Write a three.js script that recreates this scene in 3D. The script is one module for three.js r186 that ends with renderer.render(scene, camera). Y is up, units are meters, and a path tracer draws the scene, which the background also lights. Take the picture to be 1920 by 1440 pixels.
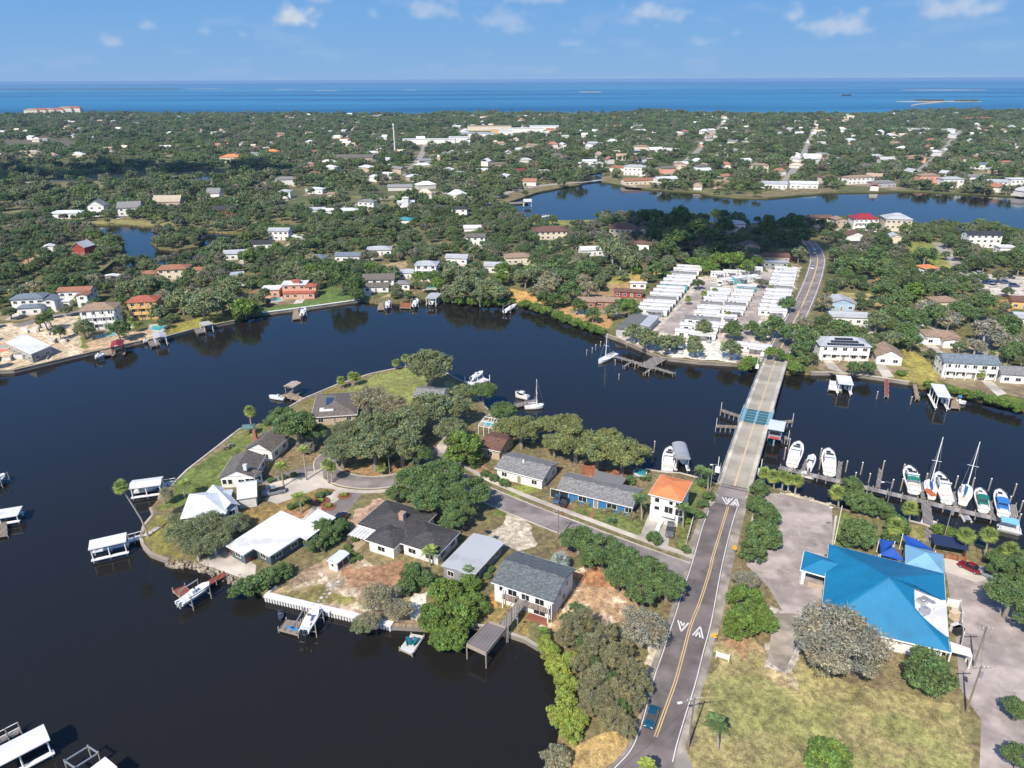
import * as THREE from 'three';

// ---------------------------------------------------------------- camera, sky, sun, exposure
const scene = new THREE.Scene();
const H = 95, F = 1331;                              // drone height in metres, focal length in pixels of the 1920x1440 photograph
const camera = new THREE.PerspectiveCamera(2 * Math.atan(720 / F) * 180 / Math.PI, 4 / 3, 0.5, 80000);
camera.position.set(0, H, 0);
camera.rotation.order = 'YXZ';
camera.rotation.set(-23.22 * Math.PI / 180, 0, -0.24 * Math.PI / 180);
camera.updateMatrixWorld(true);

const SUN = new THREE.Vector3(-0.46, 1, 0.86).normalize();
const sun = new THREE.DirectionalLight(new THREE.Color(1.0, 0.915, 0.80), 4.4);
sun.position.copy(SUN).multiplyScalar(600).add(new THREE.Vector3(0, 0, -250));
sun.target.position.set(0, 0, -250);
sun.castShadow = true;
sun.shadow.mapSize.set(4096, 4096);
Object.assign(sun.shadow.camera, { left: -450, right: 450, top: 450, bottom: -450, near: 1, far: 1500 });
scene.add(sun, sun.target);

const renderer = new THREE.WebGLRenderer({ antialias: true });
renderer.setSize(1024, 768);
renderer.toneMapping = THREE.LinearToneMapping;
renderer.toneMappingExposure = 1.3;
renderer.shadowMap.enabled = true;

// ---------------------------------------------------------------- small maths
function rngOf(seed) { let s = seed >>> 0; return () => { s = (s + 0x6D2B79F5) | 0; let t = Math.imul(s ^ (s >>> 15), 1 | s); t = (t + Math.imul(t ^ (t >>> 7), 61 | t)) ^ t; return ((t ^ (t >>> 14)) >>> 0) / 4294967296; }; }
const R = rngOf(7);
const rr = (a, b, r = R) => a + (b - a) * r();
const clamp = (v, a, b) => Math.max(a, Math.min(b, v));
const mixn = (a, b, t) => a + (b - a) * t;
const smooth = (a, b, v) => { const t = clamp((v - a) / (b - a), 0, 1); return t * t * (3 - 2 * t); };
function hash2(i, j) { let h = Math.imul(i, 374761393) + Math.imul(j, 668265263); h = Math.imul(h ^ (h >>> 13), 1274126177); return ((h ^ (h >>> 16)) >>> 0) / 4294967296; }
function vnoise(x, y, p = 0) {                        // value noise, periodic if p
  let i = Math.floor(x), j = Math.floor(y); const fx = x - i, fy = y - j;
  let i1 = i + 1, j1 = j + 1;
  if (p) { i = ((i % p) + p) % p; j = ((j % p) + p) % p; i1 = ((i1 % p) + p) % p; j1 = ((j1 % p) + p) % p; }
  const u = fx * fx * (3 - 2 * fx), v = fy * fy * (3 - 2 * fy);
  return (hash2(i, j) * (1 - u) + hash2(i1, j) * u) * (1 - v) + (hash2(i, j1) * (1 - u) + hash2(i1, j1) * u) * v;
}
function fbm(x, y, o = 4, p = 0) { let s = 0, a = 0.5, t = 0; for (let k = 0; k < o; k++) { s += a * vnoise(x, y, p); t += a; a *= 0.5; x *= 2; y *= 2; p *= 2; } return s / t; }

// ---------------------------------------------------------------- sky: clear air over the sea with small fair-weather clouds
{
  const W = 2048, Hh = 1024, d = new Float32Array(W * Hh * 4);
  const lerp3 = (a, b, t) => [mixn(a[0], b[0], t), mixn(a[1], b[1], t), mixn(a[2], b[2], t)];
  const stops = [[0, [0.205, 0.355, 0.570]], [3, [0.162, 0.332, 0.585]], [6.5, [0.122, 0.298, 0.59]], [14, [0.058, 0.250, 0.60]], [25, [0.034, 0.185, 0.52]], [45, [0.034, 0.115, 0.31]], [90, [0.034, 0.105, 0.28]]];
  const sunAz = Math.atan2(SUN.z, SUN.x), sunEl = Math.asin(SUN.y);
  // clouds seen over the sea: azimuth from straight ahead (deg, right +), elevation of base, half width, height, strength
  const px2 = (px, py) => { const v = new THREE.Vector3((px - 960) / F, (720 - py) / F, -1).applyQuaternion(camera.quaternion).normalize(); return [Math.atan2(v.x, -v.z) * 180 / Math.PI, Math.asin(v.y) * 180 / Math.PI]; };
  const list = [[550, 35, 38, 24, 1.0], [820, 22, 46, 26, 0.5], [945, 38, 44, 26, 0.38], [1230, 28, 52, 24, 0.62], [1190, 40, 30, 14, 0.38], [1490, 30, 22, 16, 0.6], [1575, 52, 62, 22, 0.6], [1620, 25, 12, 10, 0.45],
    [1795, 18, 62, 22, 0.6], [278, 50, 15, 9, 0.42], [208, 80, 16, 10, 0.42], [382, 58, 12, 8, 0.3], [452, 64, 9, 9, 0.32], [1072, 82, 24, 9, 0.32], [1310, 80, 24, 9, 0.32], [1380, 63, 10, 8, 0.25], [700, 28, 9, 9, 0.3], [600, 0, 30, 6, 0.4], [1000, -10, 70, 26, 0.5], [965, 56, 40, 12, 0.3]];
  const r2 = rngOf(31);
  for (let k = 0; k < 90; k++) { const az = rr(-180, 180, r2); if (Math.abs(az) > 40) list.push([0, 0, rr(15, 55, r2), rr(8, 22, r2), rr(0.3, 0.8, r2), az, rr(3, 9, r2)]); }
  const blobs = list.map(([px, py, w, h, s, az, el]) => { const c = az === undefined ? px2(px, py) : [az, el]; return { az: c[0], el: c[1], w: w * 0.0405, h: h * 0.0405, s }; });
  for (let j = 0; j < Hh; j++) {
    const el = ((j + 0.5) / Hh - 0.5) * 180;          // first row of a DataTexture is the bottom
    for (let i = 0; i < W; i++) {
      const az3 = ((i + 0.5) / W - 0.5) * 2 * Math.PI; // equirect: u = atan2(z, x) / 2pi + 0.5
      const dx = Math.cos(az3), dz = Math.sin(az3);
      const az = Math.atan2(dx, -dz) * 180 / Math.PI;
      const e = Math.max(el, 0);
      let k = 0; while (k < stops.length - 2 && e > stops[k + 1][0]) k++;
      let c = lerp3(stops[k][1], stops[k + 1][1], clamp((e - stops[k][0]) / (stops[k + 1][0] - stops[k][0]), 0, 1));
      const er = e * Math.PI / 180;
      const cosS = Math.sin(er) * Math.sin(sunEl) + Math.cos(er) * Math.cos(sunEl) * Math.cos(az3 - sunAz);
      const glow = Math.pow(clamp(cosS, 0, 1), 24) * 1.1 + Math.pow(clamp(cosS, 0, 1), 3) * 0.26;  // aureole round the sun, brightened out of view as added fill for shadows
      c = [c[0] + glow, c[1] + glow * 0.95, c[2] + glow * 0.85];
      if (el > -1 && el < 14) {
        let a = 0;
        for (const b of blobs) {
          let da = az - b.az; if (da > 180) da -= 360; if (da < -180) da += 360;
          if (Math.abs(da) > b.w * 1.8 || Math.abs(el - b.el) > b.h * 2) continue;
          const n = fbm(az * 1.15 + 40, el * 2.1 + 9, 5) - 0.5, n2 = fbm(az * 4 + 7, el * 5.5, 3) - 0.5;
          const dy = el - b.el;
          const q = Math.sqrt((da / b.w) ** 2 + (dy / (b.h * (dy < 0 ? 0.55 : 1))) ** 2);
          a = Math.max(a, b.s * smooth(1.15, 0.2, q + n * 1.5 + n2 * 0.7));
        }
        a = Math.max(a, 0.10 * smooth(0.56, 0.75, fbm(az * 0.35 + 3, el * 1.6, 4)) * smooth(10, 4, el));
        const lit = 0.78 + 0.22 * fbm(az * 3, el * 4 + 3, 3);
        c = lerp3(c, [0.62 * lit, 0.65 * lit, 0.70 * lit], clamp(a, 0, 0.95) * 0.8);
      }
      const o = (j * W + i) * 4; d[o] = c[0]; d[o + 1] = c[1]; d[o + 2] = c[2]; d[o + 3] = 1;
    }
  }
  const sky = new THREE.DataTexture(d, W, Hh, THREE.RGBAFormat, THREE.FloatType);
  sky.mapping = THREE.EquirectangularReflectionMapping; sky.magFilter = THREE.LinearFilter; sky.minFilter = THREE.LinearFilter; sky.needsUpdate = true;
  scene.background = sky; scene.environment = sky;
}

// ---------------------------------------------------------------- helpers
// a pixel of the photograph -> the point of that ray at height h
function V(px, py, h = 0) {
  const v = new THREE.Vector3((px - 960) / F, (720 - py) / F, -1).applyQuaternion(camera.quaternion);
  const t = (h - H) / v.y; return new THREE.Vector3(v.x * t, h, v.z * t);
}
const mpp = (px, py, h = 0) => { const a = V(px, py, h), b = V(px + 1, py, h); return a.distanceTo(b); };   // metres per pixel there
const taken = new Map();
function numbered(name) { const n = taken.get(name) || 0; taken.set(name, n + 1); return n ? `${name}_${String(n).padStart(3, '0')}` : name; }
function tag(o, label, category, group, kind) { if (label) o.userData.label = label; if (category) o.userData.category = category; if (group) o.userData.group = group; if (kind) o.userData.kind = kind; return o; }
function thing(name, label, category, pos = [0, 0, 0], turn = 0, group) {
  const o = new THREE.Group(); o.name = numbered(name); o.position.set(...pos); o.rotation.y = turn; scene.add(o);
  return tag(o, label, category, group);
}
function copyOf(o, label, group) { const c = o.clone(); c.name = numbered(o.name.replace(/_\d{3}$/, '')); c.userData = { ...o.userData }; if (label) c.userData.label = label; if (group) c.userData.group = group; scene.add(c); return c; }

class Geo {                                           // collects faces with flat normals and uv in metres
  constructor() { this.p = []; this.n = []; this.u = []; this.c = null; }
  tri(a, b, c) {
    const ux = b[0] - a[0], uy = b[1] - a[1], uz = b[2] - a[2], vx = c[0] - a[0], vy = c[1] - a[1], vz = c[2] - a[2];
    let nx = uy * vz - uz * vy, ny = uz * vx - ux * vz, nz = ux * vy - uy * vx; const l = Math.hypot(nx, ny, nz) || 1; nx /= l; ny /= l; nz /= l;
    const ax = Math.abs(nx), ay = Math.abs(ny), az = Math.abs(nz);
    for (const q of [a, b, c]) {
      this.p.push(q[0], q[1], q[2]); this.n.push(nx, ny, nz);
      if (ay >= ax && ay >= az) this.u.push(q[0], q[2]); else if (ax >= az) this.u.push(q[2], q[1]); else this.u.push(q[0], q[1]);
    }
    return this;
  }
  quad(a, b, c, d) { this.tri(a, b, c); return this.tri(a, c, d); }
  poly(pts) { for (let k = 1; k < pts.length - 1; k++) this.tri(pts[0], pts[k], pts[k + 1]); return this; }
  box(w, h, d, x = 0, y = 0, z = 0, ry = 0, rz = 0, rx = 0) {   // x, y, z: the centre of the base
    const m = new THREE.Matrix4().makeRotationFromEuler(new THREE.Euler(rx, ry, rz, 'YXZ')).setPosition(x, y, z);
    const c = (a, b, e) => { const v = new THREE.Vector3(a * w / 2, b * h, e * d / 2).applyMatrix4(m); return [v.x, v.y, v.z]; };
    const P = [c(-1, 0, -1), c(1, 0, -1), c(1, 0, 1), c(-1, 0, 1), c(-1, 1, -1), c(1, 1, -1), c(1, 1, 1), c(-1, 1, 1)];
    this.quad(P[7], P[6], P[5], P[4]); this.quad(P[0], P[1], P[2], P[3]); this.quad(P[3], P[2], P[6], P[7]); this.quad(P[1], P[0], P[4], P[5]); this.quad(P[2], P[1], P[5], P[6]); this.quad(P[0], P[3], P[7], P[4]);
    return this;
  }
  beam(a, b, w, h = w) {                               // a square bar from a to b
    const A = new THREE.Vector3(...a), B = new THREE.Vector3(...b), d = B.clone().sub(A), L = d.length(); d.normalize();
    const up = Math.abs(d.y) > 0.95 ? new THREE.Vector3(1, 0, 0) : new THREE.Vector3(0, 1, 0);
    const s = new THREE.Vector3().crossVectors(d, up).normalize(), t = new THREE.Vector3().crossVectors(s, d).normalize();
    const c = (o, i, j) => { const v = o.clone().addScaledVector(s, i * w / 2).addScaledVector(t, j * h / 2); return [v.x, v.y, v.z]; };
    const P = [c(A, -1, -1), c(A, 1, -1), c(A, 1, 1), c(A, -1, 1), c(B, -1, -1), c(B, 1, -1), c(B, 1, 1), c(B, -1, 1)];
    this.quad(P[0], P[3], P[2], P[1]); this.quad(P[4], P[5], P[6], P[7]); this.quad(P[0], P[1], P[5], P[4]); this.quad(P[2], P[3], P[7], P[6]); this.quad(P[1], P[2], P[6], P[5]); this.quad(P[3], P[0], P[4], P[7]);
    return this;
  }
  tube(pts, radii, sides = 7) {                        // a round limb along points
    const rings = []; let ref = new THREE.Vector3(0.3, 0.1, 1).normalize();
    for (let k = 0; k < pts.length; k++) {
      const a = new THREE.Vector3(...pts[Math.max(0, k - 1)]), b = new THREE.Vector3(...pts[Math.min(pts.length - 1, k + 1)]), d = b.sub(a).normalize();
      const s = new THREE.Vector3().crossVectors(d, ref); if (s.lengthSq() < 1e-4) s.set(1, 0, 0); s.normalize(); const t = new THREE.Vector3().crossVectors(d, s);
      const r = Array.isArray(radii) ? radii[k] : radii, ring = [];
      for (let i = 0; i < sides; i++) { const an = i / sides * Math.PI * 2, ca = Math.cos(an) * r, sa = Math.sin(an) * r; ring.push([pts[k][0] + s.x * ca + t.x * sa, pts[k][1] + s.y * ca + t.y * sa, pts[k][2] + s.z * ca + t.z * sa]); }
      rings.push(ring);
    }
    for (let k = 0; k < rings.length - 1; k++) for (let i = 0; i < sides; i++) { const j = (i + 1) % sides; this.quad(rings[k][i], rings[k][j], rings[k + 1][j], rings[k + 1][i]); }
    this.poly(rings[0].slice().reverse()); this.poly(rings[rings.length - 1]);
    return this;
  }
  prism(pts, y0, y1) {                                 // [x, z] outline between two heights (anything simple, any winding)
    let p = pts; if (THREE.ShapeUtils.area(pts.map(q => new THREE.Vector2(q[0], q[1]))) > 0) p = pts.slice().reverse();
    const v2 = p.map(q => new THREE.Vector2(q[0], q[1]));
    for (const [a, b, c] of THREE.ShapeUtils.triangulateShape(v2, [])) { this.tri([p[a][0], y1, p[a][1]], [p[b][0], y1, p[b][1]], [p[c][0], y1, p[c][1]]); this.tri([p[a][0], y0, p[a][1]], [p[c][0], y0, p[c][1]], [p[b][0], y0, p[b][1]]); }
    for (let k = 0; k < p.length; k++) { const a = p[k], b = p[(k + 1) % p.length]; this.quad([a[0], y0, a[1]], [b[0], y0, b[1]], [b[0], y1, b[1]], [a[0], y1, a[1]]); }
    return this;
  }
  loft(rings, capA = true, capB = true) {              // rings of equal length, quads between
    for (let k = 0; k < rings.length - 1; k++) { const n = rings[k].length; for (let i = 0; i < n; i++) { const j = (i + 1) % n; this.quad(rings[k][i], rings[k][j], rings[k + 1][j], rings[k + 1][i]); } }
    if (capA) this.poly(rings[0].slice().reverse()); if (capB) this.poly(rings[rings.length - 1]); return this;
  }
  geometry() {
    const g = new THREE.BufferGeometry();
    g.setAttribute('position', new THREE.Float32BufferAttribute(this.p, 3)); g.setAttribute('normal', new THREE.Float32BufferAttribute(this.n, 3)); g.setAttribute('uv', new THREE.Float32BufferAttribute(this.u, 2));
    if (this.c) g.setAttribute('color', new THREE.Float32BufferAttribute(this.c, 3));
    return g;
  }
  mesh(name, material, parent) { const m = new THREE.Mesh(this.geometry(), material); m.castShadow = m.receiveShadow = true; m.name = parent ? name : numbered(name); (parent || scene).add(m); return m; }
}
const B = (...a) => new Geo().box(...a);

// ---------------------------------------------------------------- materials: colour, grain, stains
function tex(n, fn, srgb = true, metres = 4) {
  const d = new Uint8Array(n * n * 4);
  for (let j = 0; j < n; j++) for (let i = 0; i < n; i++) { const c = fn(i / n, j / n); const o = (j * n + i) * 4; d[o] = clamp(c[0], 0, 1) * 255; d[o + 1] = clamp(c[1], 0, 1) * 255; d[o + 2] = clamp(c[2], 0, 1) * 255; d[o + 3] = 255; }
  const t = new THREE.DataTexture(d, n, n); t.wrapS = t.wrapT = THREE.RepeatWrapping; t.magFilter = THREE.LinearFilter; t.minFilter = THREE.LinearMipmapLinearFilter; t.generateMipmaps = true;
  if (srgb) t.colorSpace = THREE.SRGBColorSpace; t.repeat.set(1 / metres, 1 / metres); t.needsUpdate = true; return t;
}
const g3 = v => [v, v, v];
const T = {
  soft: tex(256, (u, v) => g3(0.93 + 0.13 * (fbm(u * 4, v * 4, 5, 4) - 0.5) * 2 * 0.6 + 0.05 * (hash2(u * 256 | 0, v * 256 | 0) - 0.5)), true, 9),
  stain: tex(256, (u, v) => { const s = smooth(0.5, 0.75, fbm(u * 5, v * 5, 5, 5)); return [0.95 - 0.07 * s, 0.95 - 0.075 * s, 0.95 - 0.085 * s]; }, true, 14),
  shingle: tex(256, (u, v) => { const row = Math.floor(v * 24), k = Math.floor(u * 18 + (row % 2) * 0.5); return g3(0.74 + 0.26 * hash2(k % 18, row) - (v * 24 % 1 < 0.16 ? 0.14 : 0) + 0.12 * (fbm(u * 4, v * 4, 3, 4) - 0.5)); }, true, 6),
  asphalt: tex(512, (u, v) => { const n = fbm(u * 6, v * 6, 5, 6) - 0.5, g = hash2(u * 512 | 0, v * 512 | 0) - 0.5, cr = smooth(0.012, 0.0, Math.abs(fbm(u * 5 + 9, v * 5, 4, 5) - 0.5)); const st = smooth(0.58, 0.7, fbm(u * 3 + 2, v * 3 + 5, 4, 3)), q = 0.82 + n * 0.34 + g * 0.14 - cr * 0.14 - st * 0.05; return [q * 1.01, q * 0.985, q]; }, true, 16),
  concrete: tex(512, (u, v) => { const n = fbm(u * 5, v * 5, 6, 5) - 0.5, g = hash2(u * 512 | 0, v * 512 | 0) - 0.5; const q = 0.82 + n * 0.34 + g * 0.07; return [q, q * 0.985, q * 0.96]; }, true, 18),
  sand: tex(512, (u, v) => { const n = fbm(u * 7, v * 7, 6, 7) - 0.5, g = hash2(u * 512 | 0, v * 512 | 0) - 0.5; const q = 0.8 + n * 0.5 + g * 0.2; return [q, q * 0.97, q * 0.93]; }, true, 15),
  plank: tex(256, (u, v) => { const k = Math.floor(u * 16), e = (u * 16) % 1; return g3(0.62 + 0.34 * hash2(k, 3) + 0.12 * (fbm(u * 32, v * 3, 3, 8) - 0.5) - (e < 0.1 ? 0.3 : 0)); }, true, 2.4),
};
const mats = new Map();
function M(color, o = {}) {
  const key = JSON.stringify([color, o.t && Object.keys(T).find(k => T[k] === o.t), o.rough, o.metal, o.cc, o.side]);
  if (!mats.has(key)) {
    const m = new THREE.MeshPhysicalMaterial({ color: new THREE.Color(...(Array.isArray(color) ? [0, 0, 0] : [color])), roughness: o.rough ?? 0.85, metalness: o.metal ?? 0, side: THREE.DoubleSide });
    if (Array.isArray(color)) m.color.setRGB(...color);
    if (o.t) m.map = o.t; if (o.cc) { m.clearcoat = o.cc; m.clearcoatRoughness = 0.12; }
    mats.set(key, m);
  }
  return mats.get(key);
}
const m = {
  glass: new THREE.MeshPhysicalMaterial({ color: new THREE.Color().setRGB(0.02, 0.025, 0.03), roughness: 0.08, specularIntensity: 1, side: THREE.DoubleSide }),
  white: M([0.80, 0.80, 0.78], { rough: 0.6, t: T.soft }), wallWhite: M([0.86, 0.85, 0.82], { rough: 0.8, t: T.soft }), roofWhite: M([0.80, 0.80, 0.79], { rough: 0.55, t: T.stain }),
  trim: M([0.82, 0.82, 0.80], { rough: 0.5 }), concrete: M([0.55, 0.52, 0.48], { t: T.concrete }), concreteOld: M([0.46, 0.43, 0.38], { t: T.concrete }), paleConcrete: M([0.80, 0.75, 0.68], { t: T.concrete }),
  asphalt: M([0.265, 0.235, 0.222], { t: T.asphalt, rough: 0.9 }), asphaltOld: M([0.38, 0.35, 0.325], { t: T.asphalt, rough: 0.95 }), lot: M([0.60, 0.545, 0.485], { t: T.asphalt, rough: 0.95 }),
  paintWhite: M([0.78, 0.78, 0.76], { rough: 0.6, t: T.stain }), paintYellow: M([0.74, 0.54, 0.25], { rough: 0.6, t: T.stain }),
  wood: M([0.34, 0.29, 0.24], { t: T.plank, rough: 0.9 }), woodGrey: M([0.34, 0.31, 0.29], { t: T.plank, rough: 0.9 }), woodRed: M([0.33, 0.09, 0.055], { t: T.plank, rough: 0.8 }), pile: M([0.36, 0.32, 0.27], { t: T.soft }), woodTan: M([0.50, 0.38, 0.26], { t: T.plank, rough: 0.85 }),
  steel: M([0.50, 0.51, 0.52], { rough: 0.4, metal: 0.6 }), dark: M([0.03, 0.03, 0.032], { rough: 0.6 }), rubber: M([0.02, 0.02, 0.02], { rough: 0.9 }),
};

// a sheet of ground traced on the photograph: pixel outline -> polygon lying at height y
function sheet(name, px, y, material, opt = {}) {
  const pts = px.map(q => { const v = V(q[0], q[1], 0); return [v.x, v.z]; });
  const g = new Geo(), v2 = pts.map(q => new THREE.Vector2(q[0], q[1]));
  const holes = (opt.holes || []).map(h => h.map(q => { const v = V(q[0], q[1], 0); return new THREE.Vector2(v.x, v.z); }));
  if (THREE.ShapeUtils.area(v2) < 0) v2.reverse(); for (const h of holes) if (THREE.ShapeUtils.area(h) > 0) h.reverse();
  const all = v2.concat(...holes);
  for (const [a, b, c] of THREE.ShapeUtils.triangulateShape(v2, holes)) g.tri([all[a].x, y, all[a].y], [all[c].x, y, all[c].y], [all[b].x, y, all[b].y]);
  if (opt.skirt) for (const ring of [v2, ...holes]) for (let k = 0; k < ring.length; k++) { const a = ring[k], b = ring[(k + 1) % ring.length]; g.quad([a.x, y, a.y], [a.x, opt.skirt, a.y], [b.x, opt.skirt, b.y], [b.x, y, b.y]); }
  const o = g.mesh(name, material, opt.parent);
  if (opt.parent) return o;
  return opt.label ? tag(o, opt.label, opt.category, opt.group) : tag(o, null, null, null, 'structure');
}
// a strip of constant width along a traced line
function ribbonPts(pts, w, off = 0) {                 // pts: [x, z]; returns left and right edges
  const L = [], Rr = [];
  for (let k = 0; k < pts.length; k++) {
    const a = pts[Math.max(0, k - 1)], b = pts[Math.min(pts.length - 1, k + 1)]; let dx = b[0] - a[0], dz = b[1] - a[1]; const l = Math.hypot(dx, dz) || 1; dx /= l; dz /= l;
    L.push([pts[k][0] - dz * (off - w / 2), pts[k][1] + dx * (off - w / 2)]); Rr.push([pts[k][0] - dz * (off + w / 2), pts[k][1] + dx * (off + w / 2)]);
  }
  return [L, Rr];
}
function spline(pts, per = 8) { const c = new THREE.CatmullRomCurve3(pts.map(p => new THREE.Vector3(p[0], 0, p[1])), false, 'centripetal'); return c.getPoints((pts.length - 1) * per).map(v => [v.x, v.z]); }
const ground = px => px.map(q => { const v = V(q[0], q[1], 0); return [v.x, v.z]; });
function ribbon(name, pts, w, y, material, off = 0, parent, thick = 0) {
  const [L, Q] = ribbonPts(pts, w, off), g = new Geo();
  for (let k = 0; k < pts.length - 1; k++) {
    g.quad([L[k][0], y, L[k][1]], [L[k + 1][0], y, L[k + 1][1]], [Q[k + 1][0], y, Q[k + 1][1]], [Q[k][0], y, Q[k][1]]);
    if (thick) for (const E of [L, Q]) g.quad([E[k][0], y, E[k][1]], [E[k][0], y - thick, E[k][1]], [E[k + 1][0], y - thick, E[k + 1][1]], [E[k + 1][0], y, E[k + 1][1]]);
  }
  if (thick) for (const k of [0, pts.length - 1]) g.quad([L[k][0], y, L[k][1]], [Q[k][0], y, Q[k][1]], [Q[k][0], y - thick, Q[k][1]], [L[k][0], y - thick, L[k][1]]);
  const o = g.mesh(name, material, parent); if (!parent) tag(o, null, null, null, 'structure'); return o;
}
function inside(x, y, poly) { let c = false; for (let i = 0, j = poly.length - 1; i < poly.length; j = i++) { const a = poly[i], b = poly[j]; if ((a[1] > y) !== (b[1] > y) && x < (b[0] - a[0]) * (y - a[1]) / (b[1] - a[1]) + a[0]) c = !c; } return c; }

// ---------------------------------------------------------------- the setting: water, land, painted ground
const WATER = -1.1;
const nearShore = [[1005, 1520], [1022, 1440], [1045, 1390], [1055, 1340], [1050, 1290], [1035, 1245], [1010, 1212], [985, 1197], [958, 1188], [930, 1179], [905, 1173], [884, 1171], [840, 1173], [794, 1175], [744, 1172], [733, 1172], [600, 1138], [497, 1117], [470, 1095], [448, 1082], [405, 1066], [370, 1052], [345, 1050], [317, 1050], [282, 1037], [268, 1022], [264, 1008], [270, 985], [287, 965], [282, 952], [297, 936], [327, 905], [350, 882], [450, 804], [478, 797], [505, 784], [570, 747], [635, 720], [697, 700], [767, 686], [805, 684], [842, 702], [880, 722], [892, 745], [915, 768], [945, 785], [1000, 812], [1060, 838], [1120, 858], [1180, 872], [1210, 880], [1250, 886], [1275, 887], [1310, 896], [1345, 908], [1380, 908], [1420, 903], [1465, 920], [1510, 932], [1560, 947], [1600, 958], [1640, 970], [1707, 977], [1732, 983], [1760, 995], [1800, 1010], [1850, 1025], [1920, 1042], [2000, 1062], [2300, 1120]];
const nearLand = [...nearShore, [2300, 1750], [950, 1750]];
const northShore = [[-500, 790], [-100, 712], [0, 695], [25, 694], [162, 662], [250, 642], [315, 630], [362, 617], [439, 601], [470, 590], [491, 587], [590, 574], [675, 562], [697, 565], [712, 567], [755, 566], [790, 557], [822, 560], [830, 562], [900, 568], [955, 570], [967, 567], [1045, 592], [1132, 625], [1165, 637], [1210, 657], [1242, 670], [1310, 678], [1385, 682], [1425, 692], [1467, 698], [1520, 698], [1560, 698], [1610, 702], [1705, 716], [1730, 725], [1765, 729], [1802, 740], [1920, 766], [2050, 800], [2600, 930]];
const bayNear = [[2900, 520], [2300, 470], [1920, 440], [1865, 436], [1815, 432], [1700, 422], [1600, 417], [1450, 419], [1300, 415], [1200, 409], [1130, 411], [1060, 413], [1005, 412], [960, 402], [945, 396]];
const seam = [[900, 396], [500, 396], [0, 402], [-900, 415]];
const northLand = [...northShore, ...bayNear, ...seam];
const lagoon = [[120, 421], [235, 420], [325, 427], [400, 434], [470, 438], [470, 452], [400, 470], [370, 482], [330, 495], [290, 497], [262, 497], [240, 500], [214, 515], [205, 530], [178, 532], [182, 515], [213, 490], [230, 470], [232, 448], [150, 433]];
const islet = [[283, 455], [305, 438], [350, 436], [384, 448], [372, 462], [335, 468], [298, 464]];
const creek = [[1262, 470], [1290, 463], [1320, 466], [1322, 480], [1300, 490], [1268, 487]];
const bayFar = [[945, 396], [943, 388], [955, 378], [975, 372], [1010, 360], [1060, 350], [1090, 346], [1092, 338], [1085, 333], [1105, 326], [1130, 322], [1128, 340], [1167, 347], [1222, 355], [1310, 360], [1335, 365], [1385, 369], [1440, 371], [1507, 365], [1580, 360], [1652, 359], [1715, 357], [1790, 362], [1877, 366], [1920, 368], [2300, 380], [3200, 400]];
const coast = [[3600, 212], [2400, 211], [1920, 210], [1780, 209], [1700, 213], [1640, 217], [1450, 217], [1300, 216], [1250, 211], [1190, 211], [1180, 216], [1000, 216], [850, 214], [790, 219], [700, 217], [480, 216], [300, 216], [0, 212], [-600, 213], [-2000, 214]];
const farLand = [...bayFar, ...coast, ...seam.slice().reverse()];
const darkLake = [[318, 333], [360, 327], [425, 325], [430, 331], [385, 337], [332, 338]];
const farPond = [[640, 250], [690, 246], [745, 243], [748, 246], [690, 252], [645, 253]];

{ // the river, dark and glossy, and the open sea
  const bump = tex(256, (u, v) => g3(0.5 + 0.5 * (0.6 * (fbm(u * 10, v * 10, 4, 10) - 0.5) + 0.4 * Math.sin((u * 2 + v * 5) * 2 * Math.PI * 3 + 6 * fbm(u * 4, v * 4, 2, 4)) * 0.25)), false, 17);
  const river = new THREE.MeshPhysicalMaterial({ color: new THREE.Color().setRGB(0.0150, 0.0138, 0.0120), roughness: 0.07, ior: 1.33, bumpMap: bump, bumpScale: 0.035 });
  const g = new Geo(); g.quad([-3500, WATER, 400], [3500, WATER, 400], [3500, WATER, -1500], [-3500, WATER, -1500]);
  tag(g.mesh('river_water', river), null, null, null, 'structure');
  const sb = bump.clone(); sb.repeat.set(1 / 190, 1 / 60); sb.needsUpdate = true;
  const streak = tex(256, (u, v) => { const n = fbm(u * 3, v * 8, 5, 3); return [0.55 + 0.5 * n, 0.62 + 0.42 * n, 0.7 + 0.32 * n]; }, true, 4200);
  const sea = new THREE.MeshPhysicalMaterial({ color: new THREE.Color().setRGB(0.055, 0.250, 0.435), roughness: 0.5, ior: 1.33, specularIntensity: 0.35, map: streak, bumpMap: sb, bumpScale: 0.4 });
  const s = new Geo(), D = 30000; s.quad([-D, WATER, -1500], [D, WATER, -1500], [D, WATER, -D], [-D, WATER, -D]);
  tag(s.mesh('sea_water', sea), null, null, null, 'structure');
  // shallow banks: paler water over sand, far out
  const shallow = new THREE.MeshPhysicalMaterial({ color: new THREE.Color().setRGB(0.085, 0.305, 0.47), roughness: 0.5, ior: 1.33, specularIntensity: 0.35, map: streak, bumpMap: sb, bumpScale: 0.4 });
  const bank = (y, pts) => { const q = new Geo(); const top = pts.map(p => { const v = V(p[0], p[1], 0); return [v.x, v.z]; }); q.prism(top, WATER - 1, WATER + y); tag(q.mesh('shallow_bank', shallow), null, null, null, 'structure'); };
  const wob = (x, k) => 1.2 * Math.sin(x * 0.013 + k) + 0.8 * Math.sin(x * 0.031 + k * 2);
  const edge = []; for (let x = -300; x <= 2300; x += 60) edge.push([x, 169 + wob(x, 1) - (x - 960) / 240]);
  bank(0.3, [...edge, [2300, 158], [-300, 161.5]]);
}
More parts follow.
